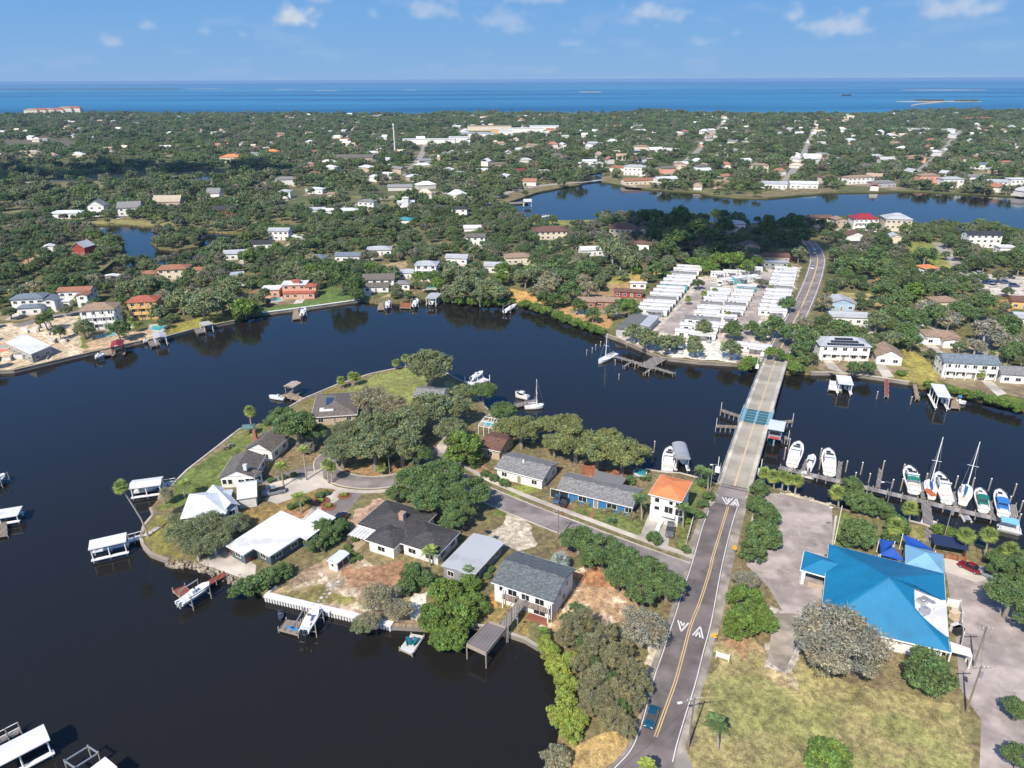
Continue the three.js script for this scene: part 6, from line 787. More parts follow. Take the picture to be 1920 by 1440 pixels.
  mid('small white house with orange roof in the clearing', [1736, 513], 9, 8, 3.8, 1, 'hip', 'orange', 'white', 10); mid('tan-roofed house among the grey trees', [1764, 574], 11, 9, 3.4, 1, 'hip', 'tan', 'cream', 8); mid('yellow house with brown roof at the lane end', [1912, 575], 11, 9, 3.6, 1, 'gx', 'brown', 'yellow', -14); mid('white house beside the yellow one', [1922, 606], 12, 9, 3.4, 1, 'gx', 'paleGrey', 'white', -10); mid('small grey shed roof among the oaks', [1722, 607], 8, 7, 3, 1, 'gx', 'paleGrey', 'white', 12); mid('low white house by the tan porch', [1705, 616], 7, 6, 3, 1, 'flat', 'paleGrey', 'white', 12);
  r = mid('white three-storey house with crimson roof on the bay', [1615, 432], 17, 12, 8.6, 3, 'hip', 'red', 'white', -4, { rise: 3 }); balconies(r.hs, 15, 11, [3, 6], 4); r = mid('cream tower house with grey hip roof on the bay', [1675, 436], 17, 14, 10, 3, 'hip', 'paleGrey', 'cream', -10, { rise: 3 }); mid('small cream cottage below the tower house', [1674, 458], 9, 8, 5, 1, 'gz', 'paleGrey', 'cream', -6, { rise: 2 }); mid('white gabled house with brown roof in cloud shade', [1600, 455], 13, 9, 5, 1, 'gz', 'brown', 'white', -4, { rise: 2.6 }); mid('dark cottage below the white gable', [1598, 466], 11, 8, 3.4, 1, 'gx', 'dark', 'grey', -4); mid('tan house beside the road bend', [1570, 428], 9, 9, 6.5, 2, 'gz', 'tan', 'tan', 6); mid('brown-roofed house behind the road bend', [1535, 420], 16, 9, 5, 2, 'gx', 'brown', 'cream', 0);
  mid('dark and white boathouse home above the bay', [1836, 462], 20, 10, 8, 3, 'gx', 'dark', 'white', -4); mid('small white house beside the boathouse home', [1882, 474], 10, 8, 4, 1, 'flat', 'white', 'white', -4); mid('hall with long brown roof at the trailer park corner', [1452, 490], 15, 8, 3.6, 1, 'gx', 'brown', 'tan', -4); mid('grey flat annex of the brown-roofed hall', [1452, 500], 14, 5, 3, 1, 'flat', 'paleGrey', 'grey', -4);
  mid('broad cream house with brown hip roof near the bay', [1030, 446], 22, 13, 5.4, 2, 'hip', 'brown', 'cream', 6, { rise: 2.4 }); r = mid('cream mansion with several red-brown roofs', [1168, 445], 18, 11, 6.6, 2, 'hip', 'brown', 'cream', -14, { rise: 3 }); extra(r.hs, r.f, 13, 3, 11, 10, 5.6, 'gz', 'brown', 'cream', { rise: 2.4 }); mid('red-brown roofed carriage house by the mansion', [1203, 467], 10, 8, 4, 1, 'hip', 'brown', 'white', -14); mid('pale metal-roofed house behind the tall eucalyptus', [1112, 477], 17, 9, 3.6, 1, 'gx', 'metalWhite', 'white', 8); mid('pink-roofed house at the wood edge', [970, 492], 15, 10, 4, 1, 'hip', 'tan', 'cream', 10); mid('white house with pale roof behind the river oaks', [932, 508], 14, 9, 3.6, 1, 'gx', 'paleGrey', 'white', -6);
  mid('long brick house with rusty pink roof', [1138, 574], 11, 8, 3.2, 1, 'gx', 'tan', 'brick', -8); mid('brick house with tan roof beside the track', [1100, 574], 9, 8, 3.2, 1, 'gx', 'tan', 'brick', -8); mid('low barn with dark red roof and white end', [1178, 556], 14, 6, 3, 1, 'gx', 'brown', 'red', -12); mid('white two-storey house on the bay point', [1378, 440], 11, 10, 8, 2, 'hip', 'paleGrey', 'white', -6); mid('long low house with red-brown roof in cloud shade', [1302, 436], 22, 9, 4, 1, 'gx', 'brown', 'tan', 0); mid('gabled brown house in cloud shade', [1403, 474], 12, 9, 4.6, 1, 'gz', 'brown', 'tan', -8, { rise: 2.4 });
  mid('red barn with pale grey gable roof', [160, 478], 9, 9, 5.4, 1, 'gz', 'paleGrey', 'red', -12, { rise: 3 }); mid('small white cabin beside the sandy clearing', [95, 473], 6, 6, 4, 1, 'gz', 'white', 'white', 20); r = mid('pinkish mansion with clustered tile roofs', [330, 520], 16, 10, 5.4, 2, 'hip', 'terracotta', 'cream', 10); extra(r.hs, r.f, -11, 3, 8, 8, 4, 'hip', 'terracotta', 'pink'); extra(r.hs, r.f, 11, -2, 9, 7, 3.6, 'hip', 'terracotta', 'cream');
  mid('long low white house above the lagoon', [131, 408], 26, 10, 4, 1, 'hip', 'metalWhite', 'white', 4); mid('white gabled house above the lagoon', [187, 400], 13, 10, 6.5, 2, 'gz', 'grey', 'white', 4, { rise: 4 }); mid('white house with broad grey roof above the lagoon', [247, 402], 17, 12, 6, 2, 'gx', 'grey', 'white', 14, { rise: 4 }); r = mid('big house with cream shingle roof above the lagoon', [318, 388], 22, 11, 5, 1, 'gx', 'cream', 'tan', 4, { rise: 4.5 }); mid('red house with dark solar roof above the lagoon', [424, 405], 18, 9, 5, 1, 'gx', 'dark', 'red', 6, { rise: 3 }); mid('white house with steep grey gable in the wood', [404, 372], 12, 10, 5, 1, 'gx', 'grey', 'white', 0, { rise: 4 });
  mid('small white boathouse by the creek mouth', [212, 527], 8, 4, 3, 1, 'gz', 'white', 'white', 10); mid('grey-roofed house by the palm drive', [445, 484], 14, 9, 3.6, 1, 'gx', 'paleGrey', 'white', 10); mid('white house with patio at the bank curve', [437, 525], 12, 8, 3.2, 1, 'flat', 'paleGrey', 'white', 20);
  for (const [l, x, y, w, h, rf, rk, wk] of [['grey-roofed house by the wooded drive', 712, 476, 15, 3.4, 'hip', 'paleGrey', 'white'], ['house with blue-grey roof hidden in the oaks', 655, 488, 15, 3.4, 'gx', 'blueGrey', 'white'], ['small grey roof showing among dark oaks', 598, 492, 10, 3.4, 'hip', 'blueGrey', 'white'], ['stacked white house with pale blue roof', 527, 448, 14, 6, 'gx', 'paleGrey', 'white'], ['dark-roofed low house by the palms', 492, 464, 15, 3.2, 'gx', 'dark', 'white'], ['white low house among palms', 563, 452, 11, 3.2, 'flat', 'white', 'white'], ['white garage row on the curved street', 590, 400, 18, 3.4, 'gx', 'paleGrey', 'white'], ['second white bungalow on the curved street', 622, 402, 14, 3.4, 'gx', 'metalWhite', 'white'], ['third white bungalow on the curved street', 653, 402, 16, 3.6, 'hip', 'metalWhite', 'white'], ['white two-storey house with layered roofs', 690, 392, 14, 6.5, 'hip', 'grey', 'white'], ['teal-roofed cottage in the wood', 760, 421, 11, 4, 'hip', 'teal', 'white'], ['white house with dark hip roof by the cypresses', 862, 405, 13, 6, 'hip', 'dark', 'white'], ['white house with pale roof near the bay road', 886, 438, 12, 4.4, 'gx', 'white', 'white'], ['house with grey gable below the bay road', 892, 458, 13, 5.4, 'gx', 'brownGrey', 'white'], ['grey-roofed house by the dark oaks', 858, 492, 13, 3.4, 'gx', 'paleGrey', 'white'], ['white metal-roofed house in the distance wood', 592, 362, 17, 4, 'hip', 'metalWhite', 'white'], ['white box house in the distance wood', 537, 371, 11, 6, 'hip', 'paleGrey', 'white'], ['pale-roofed house beside the marsh pines', 628, 372, 12, 4, 'gx', 'tan', 'cream']]) mid(l, [x, y], w, 9, h, h > 5 ? 2 : 1, rf, rk, wk, ((x * 7) % 23) - 11);
  r = mid('white domed chapel-like house on the hill street', [762, 393], 14, 10, 6.5, 2, 'flat', 'white', 'white', 6); { const g = new Geo(), n = 10; for (let i = 0; i < n; i++) for (let j = 0; j < 4; j++) { const a = k => k / n * Math.PI * 2, e = k => k / 4 * Math.PI / 2, q = (u, v) => [Math.cos(a(u)) * Math.cos(e(v)) * 3.2, 6.6 + Math.sin(e(v)) * 3.6, Math.sin(a(u)) * Math.cos(e(v)) * 3.2]; g.quad(q(i, j), q(i + 1, j), q(i + 1, j + 1), q(i, j + 1)); } g.mesh('dome', WM.white, r.hs); } extra(r.hs, r.f, 0, 4, 5, 5, 10, 'hip', 'white', 'white');
  // far shore of the bay
  for (const [x, y, w, h, rf, rk, wk] of [[1190, 328, 24, 9, 'hip', 'paleGrey', 'white'], [1197, 345, 34, 4, 'gx', 'terracotta', 'cream'], [1247, 346, 22, 6, 'gx', 'metalWhite', 'white'], [1272, 320, 12, 8, 'hip', 'tan', 'cream'], [1317, 329, 16, 6, 'gx', 'metalWhite', 'white'], [1350, 350, 18, 5, 'hip', 'tan', 'pink'], [1422, 319, 20, 6, 'hip', 'tan', 'cream'], [1450, 352, 24, 4.4, 'gx', 'paleGrey', 'white'], [1505, 352, 26, 4.4, 'gx', 'metalWhite', 'white'], [1552, 343, 18, 6, 'hip', 'brown', 'cream'], [1607, 344, 30, 6.4, 'hip', 'tan', 'white'], [1652, 350, 24, 4.4, 'hip', 'grey', 'grey'], [1735, 346, 20, 9, 'hip', 'tan', 'pink'], [1780, 351, 20, 8, 'hip', 'paleGrey', 'white'], [1825, 340, 24, 5, 'hip', 'grey', 'white'], [1865, 352, 18, 6, 'gx', 'paleGrey', 'white'], [1902, 351, 18, 8, 'flat', 'white', 'white'], [1105, 308, 18, 4, 'gx', 'metalWhite', 'white'], [1080, 314, 20, 4, 'gx', 'metalWhite', 'white'], [1018, 330, 20, 5, 'hip', 'paleGrey', 'white'], [972, 328, 14, 5, 'gx', 'red', 'cream'], [1002, 318, 12, 4, 'hip', 'tan', 'pink'], [1202, 284, 22, 7, 'hip', 'tan', 'cream'], [1202, 293, 28, 5, 'hip', 'dark', 'white'], [1565, 305, 26, 5, 'hip', 'grey', 'white'], [1540, 313, 14, 4, 'flat', 'white', 'white'], [1620, 318, 16, 5, 'hip', 'brownGrey', 'white'], [1715, 303, 22, 6, 'hip', 'tan', 'pink'], [1795, 306, 20, 6, 'hip', 'brown', 'cream'], [1842, 316, 24, 5, 'hip', 'blueGrey', 'white'], [1855, 298, 20, 6, 'hip', 'tan', 'white'], [1885, 312, 16, 5, 'hip', 'terracotta', 'cream'], [1910, 296, 18, 5, 'gx', 'metalWhite', 'white']])
    mid(`${wk} far-shore house with ${{ paleGrey: 'pale grey', metalWhite: 'white metal', brownGrey: 'taupe', blueGrey: 'blue-grey' }[rk] || rk} ${rf === 'hip' ? 'hip' : rf === 'gx' ? 'gable' : 'flat'} roof across the bay`, [x, y], w, 11, h, h > 5 ? 2 : 1, rf, rk, wk, ((x * 13) % 31) - 15, { group: 'houses across the bay' });
  // larger far landmarks
  const big = (label, px, w, d, h, rk, wk, roof = 'flat') => mid(label, px, w, d, h, 1, roof, rk, wk, 0, { category: 'building', name: 'commercial_building', noWin: 1, rise: 3 });
  big('long white warehouse row below the mall', [805, 270], 85, 16, 8, 'white', 'white'); big('second white warehouse beside the tall mast', [862, 267], 36, 16, 9, 'white', 'white'); big('grey flat-roofed store of the distant mall', [897, 258], 60, 30, 8, 'paleGrey', 'white'); big('orange-fronted store of the distant mall', [929, 254], 16, 26, 12, 'white', 'yellow'); big('white store at the mall end', [948, 256], 26, 22, 11, 'white', 'white'); big('pink-roofed mall block behind the stores', [918, 244], 90, 30, 9, 'tan', 'cream'); big('white mall block among parking', [985, 248], 70, 24, 8, 'white', 'white'); big('white mall annex behind the parking', [1020, 243], 60, 22, 8, 'metalWhite', 'white'); big('long white school roof in the far wood', [1690, 249], 110, 26, 8, 'white', 'white'); big('second long white school roof in the far wood', [1738, 251], 90, 24, 9, 'white', 'white'); big('rust-red roofed school block', [1832, 229], 70, 18, 8, 'tile', 'cream', 'hip'); big('orange-roofed hall at the dark lake', [436, 304], 26, 18, 7, 'orange', 'cream', 'hip'); big('grey-brown hall roof by the marsh', [668, 305], 46, 20, 7, 'brownGrey', 'tan', 'gx'); big('small orange hall by the mast', [512, 291], 18, 12, 5, 'orange', 'cream', 'hip');
  for (let k = 0; k < 6; k++) { const x = 62 + k * 16; mid('white waterfront apartment block on the horizon shore', [x, 214 - k * 0.3], 44, 20, 12 + (k > 3 ? 4 : 0), 4, 'hip', k % 2 ? 'tile' : 'tan', 'cream', 0, { category: 'apartment block', name: 'apartment_block', noWin: 1, group: 'apartment blocks on the horizon shore', rise: 5 }); }
  // pale streets of the far town
  const stM = M([0.50, 0.47, 0.43], { t: T.concrete }); for (const q of [[[200, 300], [420, 285], [640, 262], [900, 240]], [[480, 345], [700, 318], [900, 300], [1000, 275]], [[620, 396], [720, 372], [800, 360], [900, 372]], [[1160, 320], [1400, 305], [1650, 300], [1920, 285]], [[1240, 338], [1300, 290], [1340, 250], [1360, 225]], [[1470, 345], [1500, 300], [1520, 260], [1530, 228]], [[1700, 340], [1760, 290], [1800, 245]], [[1100, 275], [1400, 262], [1700, 262], [1900, 258]], [[760, 330], [790, 290], [800, 262]], [[0, 345], [200, 335], [420, 345]], [[1000, 235], [1300, 236], [1640, 234]], [[60, 245], [400, 240], [760, 236]]]) { const line = spline(ground(q), 30); streets.push(line); ribbon('far_street', line, 8, 0.06, stM); }
  // scattered houses of the far streets, one object each
  const r3 = rngOf(99), keys = ['metalWhite', 'white', 'paleGrey', 'metalWhite', 'tan', 'cream', 'brownGrey', 'metalWhite', 'grey', 'terracotta', 'white'], cl = ['white', 'white', 'cream', 'white', 'pink', 'tan'];
  let made = 0; for (let k = 0; k < 4000 && made < 165; k++) { const y = 220 + 130 * Math.pow(r3(), 1.5), x = rr(-20, 1940, r3); const v = V(x, y, 0); if (!inside(x, y, farLand) || (x > 930 && y > 325 && y < 400) || (y > 300 && x < 480) || (y > 255 && y < 290 && x < 420 && r3() < 0.7)) continue; if (occ.some(o => Math.hypot(o.x - v.x, o.z - v.z) < o.r + 14)) continue; made++; const rk = keys[r3() * keys.length | 0], wk = cl[r3() * cl.length | 0]; mid('small pale house far off among the trees', [x, y], rr(11, 20, r3), rr(8, 12, r3), rr(3.4, 6, r3), 1, r3() < 0.6 ? 'hip' : 'gx', rk, wk, rr(-40, 40, r3), { noWin: 1, group: 'houses far off among the trees', rise: 2.2 }); }
}
tag(yardGeo.lawn.mesh('garden_lawn', M([0.20, 0.24, 0.085], { t: T.sand })), 'small lawns of the north town gardens', 'lawn', null, 'stuff'); tag(yardGeo.dry.mesh('garden_dry_grass', M([0.42, 0.35, 0.22], { t: T.sand })), 'dry yards of the north town gardens', 'yard', null, 'stuff'); tag(yardGeo.drive.mesh('garden_drives', m.paleConcrete), 'pale drives of the north town gardens', 'driveways', null, 'stuff');
{ // roofs beyond counting, dotted through the far woods
  const r = rngOf(808), g = thing('distant_houses', 'countless pale roofs dotted through the far woods', 'houses'); g.userData.kind = 'stuff'; const variants = [['hip', 15, 10], ['gx', 18, 9], ['gx', 12, 9]], wallG = variants.map(v => { const q = new Geo().box(v[1] - 1, 3.4, v[2] - 1); return q.geometry(); }), roofG = variants.map(v => (v[0] === 'hip' ? hipRoof(v[1], v[2], 3.4, 2.2, 0.2) : gableRoof(v[1], v[2], 3.4, 2.0, 0.2, true)).geometry()), cols = [[0.75, 0.76, 0.78], [0.6, 0.62, 0.65], [0.70, 0.70, 0.68], [0.45, 0.45, 0.46], [0.42, 0.30, 0.22], [0.62, 0.52, 0.40], [0.36, 0.17, 0.11], [0.25, 0.25, 0.26]];
  const list = []; for (let k = 0; k < 9000 && list.length < 620; k++) { const d = Math.sqrt(rr(600 * 600, 2450 * 2450, r)), a = rr(-0.62, 0.62, r), x = Math.sin(a) * d, z = -Math.cos(a) * d; if (!inside(x, z, ground(farLand)) || (x < -150 && d < 1150) || (x < -300 && d < 1500 && d > 1250) || occ.some(o => Math.hypot(o.x - x, o.z - z) < o.r + 14) || (x > 60 && d < 830 && z < -560 && inside(x, z, ground(bayFar)))) continue; list.push([x, z]); occ.push({ x, z, r: 8, w: 13, d: 9, turn: 0 }); }
  variants.forEach((v, n) => { const mine = list.filter((_, i) => i % 3 === n), W1 = new THREE.InstancedMesh(wallG[n], new THREE.MeshStandardMaterial({ color: 0xffffff, roughness: 0.8 }), mine.length), R1 = new THREE.InstancedMesh(roofG[n], new THREE.MeshStandardMaterial({ color: 0xffffff, roughness: 0.7 }), mine.length), M4 = new THREE.Matrix4(), c = new THREE.Color(); W1.name = 'wall'; R1.name = 'roof'; W1.userData.kind = R1.userData.kind = 'stuff'; mine.forEach(([x, z], i) => { M4.makeRotationY(rr(-0.6, 0.6, r) + (r() < 0.3 ? 1.57 : 0)); M4.scale(new THREE.Vector3(rr(0.8, 1.3, r), rr(0.9, 1.6, r), rr(0.8, 1.2, r))); M4.setPosition(x, 0, z); W1.setMatrixAt(i, M4); R1.setMatrixAt(i, M4); const q = cols[r() * cols.length | 0]; c.setRGB(...q); R1.setColorAt(i, c); const u = rr(0.55, 0.8, r); c.setRGB(u, u * 0.96, u * 0.88); W1.setColorAt(i, c); }); g.add(W1, R1); });
}
// ---- trailer park: white mobile homes in rows
{
  const proto = thing('mobile_home', 'white mobile home in the trailer park rows', 'mobile home', [0, 0, 0], 0, 'mobile homes in the trailer park'), L = 13, W = 4.1;
  new Geo().box(L, 2.5, W, 0, 0.4, 0).mesh('wall', M([0.78, 0.78, 0.76], { t: T.soft }), proto); { const g = new Geo(), n = 6; for (let k = 0; k < n; k++) { const a = -1 + 2 * k / n, b = -1 + 2 * (k + 1) / n, y = s => 2.9 + 0.35 * (1 - s * s); g.quad([-L / 2 - 0.2, y(a), a * (W / 2 + 0.25)], [L / 2 + 0.2, y(a), a * (W / 2 + 0.25)], [L / 2 + 0.2, y(b), b * (W / 2 + 0.25)], [-L / 2 - 0.2, y(b), b * (W / 2 + 0.25)]); } for (const x of [-1, 1]) { const pts = []; for (let k = 0; k <= n; k++) { const a = -1 + 2 * k / n; pts.push([x * (L / 2 + 0.2), 2.9 + 0.35 * (1 - a * a), a * (W / 2 + 0.25)]); } g.poly(pts); } g.mesh('roof', M([0.74, 0.74, 0.74], { t: T.stain, rough: 0.6 }), proto); }
  new Geo().box(L - 0.4, 0.4, W - 0.3, 0, 0, 0).mesh('skirting', WM.grey, proto); for (const x of [-4.4, -1.6, 3.6]) { const gm = winGeo(1.4, 0.9), w = new THREE.Mesh(gm[0], m.trim), p = new THREE.Mesh(gm[1], m.glass); w.name = 'window'; p.name = 'pane'; w.add(p); w.position.set(x, 1.4, W / 2 + 0.03); proto.add(w); } new Geo().box(0.9, 2, 0.08, 1, 0.45, W / 2 + 0.04).mesh('door', WM.grey, proto); new Geo().box(6.5, 0.1, 2.6, 1.5, 2.55, W / 2 + 1.3).mesh('awning', RM.white, proto); for (const x of [-1.5, 4.5]) new Geo().box(0.1, 2.55, 0.1, x, 0, W / 2 + 2.5).mesh('awning_post', m.trim, proto); new Geo().box(0.8, 0.4, 0.6, -2, 3.2, 0).mesh('roof_vent', m.steel, proto);
  const spots = []; const row = (x0, y0, x1, y1, n, s0, s1, yaw) => { for (let k = 0; k < n; k++) { const t = k / (n - 1); spots.push([mixn(x0, x1, t), mixn(y0, y1, t), mixn(s0, s1, t), yaw + rr(-2, 2)]); } };
  row(1292, 508, 1222, 590, 13, 1.0, 1.0, -7); row(1349, 552, 1322, 598, 6, 0.7, 0.75, -7); row(1398, 546, 1372, 590, 6, 0.66, 0.7, -7); row(1472, 512, 1446, 592, 12, 0.85, 0.9, -7); row(1316, 610, 1303, 634, 3, 1.1, 1.2, -7); row(1362, 603, 1352, 620, 2, 0.6, 0.6, -7); row(1345, 520, 1415, 512, 4, 0.55, 0.55, -5); row(1358, 533, 1408, 528, 3, 0.5, 0.5, 30);
  const awn = [RM.white, RM.paleGrey, RM.white, RM.blueGrey]; spots.push([1412, 660, 0.95, -14]);
  spots.forEach(([x, y, s, yaw], i) => { const o = i ? copyOf(proto) : proto, p = V(x, y, 0); o.position.copy(p); o.scale.set(s, 1 + ((i * 37) % 10) * 0.012, 0.9 + ((i * 17) % 10) * 0.03); o.rotation.y = yaw * Math.PI / 180 + (p.x > 60 ? -0.12 : 0); occ.push({ x: p.x, z: p.z, r: 6 }); const v = i % 7; if (v !== 2 && v !== 5) { const w = i < 13 ? 'in the row beside the clearing' : i >= 25 && i < 37 ? 'in the row beside the far road' : 'in the middle of the trailer park'; o.userData.label = 'white mobile home ' + w; o.userData.group = 'mobile homes ' + w; } if (v === 2 || v === 5) { o.userData.label = v === 2 ? 'white mobile home with pale grey roof in the trailer park' : 'mobile home with blue-green skirting in the trailer park'; o.userData.group = v === 2 ? 'grey-roofed mobile homes' : 'mobile homes with blue-green skirting'; for (const c of o.children) { if (v === 2 && c.name === 'roof') c.material = RM.grey; if (v === 5 && (c.name === 'skirting' || c.name === 'wall' && i % 2)) c.material = WM.teal; if (v === 5 && c.name === 'awning') c.material = RM.paleGrey; } } });
  slabHouse('dark grey flat-roofed trailer park office', [[1153, 615], [1186, 587], [1215, 592], [1188, 618]], 3.4, M([0.16, 0.165, 0.17], { t: T.stain }), WM.grey, 0.4); slabHouse('grey flat-roofed carport beside the park office', [[1188, 606], [1208, 588], [1238, 592], [1218, 612]], 3.2, RM.paleGrey, WM.grey, 0.4, { name: 'carport', category: 'carport' });
  const rv = mid('white motorhome parked in the clearing', [1196, 541], 8.5, 2.8, 3.2, 1, 'flat', 'white', 'white', -6, { category: 'motorhome', name: 'motorhome' });
}
// ---- the building site on the north bank
{
  slabHouse('half-built house shell under white membrane roof', [[10, 642], [46, 626], [96, 648], [58, 664]], 3.6, m.roofWhite, M([0.5, 0.5, 0.49], { t: T.concrete }), 0.1); const p = V(16, 652, 0), t = thing('foundation_slab', 'foundation slab with salmon forms on the building site', 'slab', [p.x, 0, p.z], 0.25), sal = M([0.72, 0.22, 0.16]); new Geo().box(12, 0.5, 7).mesh('slab', m.paleConcrete, t); for (const [w, d, x, z] of [[12.4, 0.5, 0, 3.6], [12.4, 0.5, 0, -3.6], [0.5, 7, 6, 0], [0.5, 7, -6, 0]]) new Geo().box(w, 0.7, d, x, 0, z).mesh('form_board', sal, t);
  const r = rngOf(5); for (const [x, y, l] of [[60, 622, 'low block wall with openings on the building site'], [80, 615, 'white block wall corner on the building site'], [98, 628, 'short grey block wall on the building site'], [112, 640, 'stub wall beside the membrane roof'], [45, 668, 'stacked pallets along the building site edge'], [75, 672, 'pile of forms along the building site edge'], [30, 674, 'pale rubble heap by the seawall']]) { const q = V(x, y, 0), t2 = thing('block_wall', l, 'wall', [q.x, 0, q.z], 0.25); for (let k = 0; k < 4; k++) new Geo().box(rr(1, 3, r), rr(0.6, 2.2, r), 0.3, k * 2.0 - 3, 0, rr(-1.6, 1.6, r), k % 2 * 1.57).mesh('wall_segment', k % 2 ? m.concrete : m.white, t2); }
}
{ // tall slender mast in the distance
  const p = V(741, 290, 0), t = thing('mast', 'tall slender white mast rising above the far trees', 'mast', [p.x, 0, p.z]); new Geo().tube([[0, 0, 0], [0, 20, 0], [0, 40, 0]], [1.0, 0.85, 0.8], 8).mesh('shaft', m.white, t); new Geo().tube([[0, 38, 0], [0, 40.5, 0]], 1.2, 8).mesh('antenna_shroud', m.white, t);
}
// pools
for (const [l, px, cage] of [['turquoise pool on the terracotta terrace', [[506, 566], [527, 563], [524, 557], [508, 558]]], ['turquoise pool beside the balconied white house', [[798, 541], [815, 541], [822, 530], [808, 530]]], ['turquoise pool behind the white villa', [[178, 634], [216, 628], [218, 624], [186, 629]]], ['oval pool behind the yellow villa', [[284, 618], [300, 620], [309, 613], [300, 609], [286, 611]]], ['swimming pool inside the screen cage', [[907, 796], [940, 802], [943, 796], [912, 790]]]]) {
  const c = V(...px[0], 0), t = thing('swimming_pool', l, 'pool', [c.x, 0, c.z]), pts = px.map(p => V(p[0], p[1], 0)).map(v => [v.x - c.x, v.z - c.z]), mx = pts.reduce((s, p) => s + p[0], 0) / pts.length, mz = pts.reduce((s, p) => s + p[1], 0) / pts.length; new Geo().prism(pts.map(p => [mx + (p[0] - mx) * 1.6, mz + (p[1] - mz) * 1.6]), 0, 0.06).mesh('deck', m.paleConcrete, t); new Geo().prism(pts, 0.03, 0.075).mesh('water', new THREE.MeshPhysicalMaterial({ color: new THREE.Color().setRGB(0.06, 0.42, 0.46), roughness: 0.06, ior: 1.33 }), t);
}
{ // the screen cage
  const f = frameOf([897, 797], [946, 806], [950, 778], 3.2), t = thing('pool_cage', 'white-framed screen cage over the swimming pool', 'pool cage', [f.c.x, 0, f.c.z], f.turn), { w, d } = f, fm = m.trim; for (let k = 0; k <= 5; k++) { const x = (k / 5 - 0.5) * w; new Geo().beam([x, 0, d / 2], [x, 3, d / 2], 0.14).mesh('post', fm, t); new Geo().beam([x, 3, d / 2], [x, 3.8, 0], 0.14).mesh('rafter', fm, t); new Geo().beam([x, 3.8, 0], [x, 3, -d / 2], 0.14).mesh('rafter', fm, t); new Geo().beam([x, 3, -d / 2], [x, 0, -d / 2], 0.14).mesh('post', fm, t); } for (const [y, z] of [[3, d / 2], [3.4, d / 4], [3.8, 0], [3.4, -d / 4], [3, -d / 2]]) new Geo().beam([-w / 2, y, z], [w / 2, y, z], 0.13).mesh('purlin', fm, t);
}

// ---------------------------------------------------------------- trees and plants
function leafMat(r, g, b) { const k = new THREE.MeshPhysicalMaterial({ roughness: 0.95, side: THREE.DoubleSide, vertexColors: true, transmission: 0.42, thickness: 0, specularIntensity: 0.3 }); k.color.setRGB(r, g, b); return k; }
const LM = { oak: leafMat(0.261, 0.309, 0.156), olive: leafMat(0.290, 0.330, 0.134), oakGreen: leafMat(0.174, 0.267, 0.098), grey: leafMat(0.375, 0.365, 0.270), dark: leafMat(0.140, 0.215, 0.070), bright: leafMat(0.205, 0.315, 0.072), lime: leafMat(0.383, 0.466, 0.102), pine: leafMat(0.345, 0.335, 0.185), palm: leafMat(0.329, 0.411, 0.113), brown: leafMat(0.379, 0.362, 0.227), silver: leafMat(0.50, 0.56, 0.52), any: leafMat(1, 1, 1) };
const bark = M([0.30, 0.265, 0.225], { t: T.soft, rough: 0.95 }), barkPale = M([0.50, 0.475, 0.435], { t: T.soft, rough: 0.95 });
class Leaves {
  constructor() { this.p = []; this.c = []; }
  quad(x, y, z, ux, uy, uz, vx, vy, vz, c) { const P = this.p; P.push(x - ux - vx, y - uy - vy, z - uz - vz, x + ux - vx, y + uy - vy, z + uz - vz, x + ux + vx, y + uy + vy, z + uz + vz, x - ux - vx, y - uy - vy, z - uz - vz, x + ux + vx, y + uy + vy, z + uz + vz, x - ux + vx, y - uy + vy, z - uz + vz); for (let k = 0; k < 6; k++) this.c.push(c[0], c[1], c[2]); }
  tri(a, b, d, c) { this.p.push(...a, ...b, ...d); for (let k = 0; k < 3; k++) this.c.push(c[0], c[1], c[2]); }
  geometry() { const g = new THREE.BufferGeometry(); g.setAttribute('position', new THREE.Float32BufferAttribute(this.p, 3)); g.setAttribute('color', new THREE.Float32BufferAttribute(this.c, 3)); g.computeVertexNormals(); return g; }
}
const sph = r => { const u = r() * 2 - 1, a = r() * Math.PI * 2, s = Math.sqrt(1 - u * u); return [Math.cos(a) * s, u, Math.sin(a) * s]; };
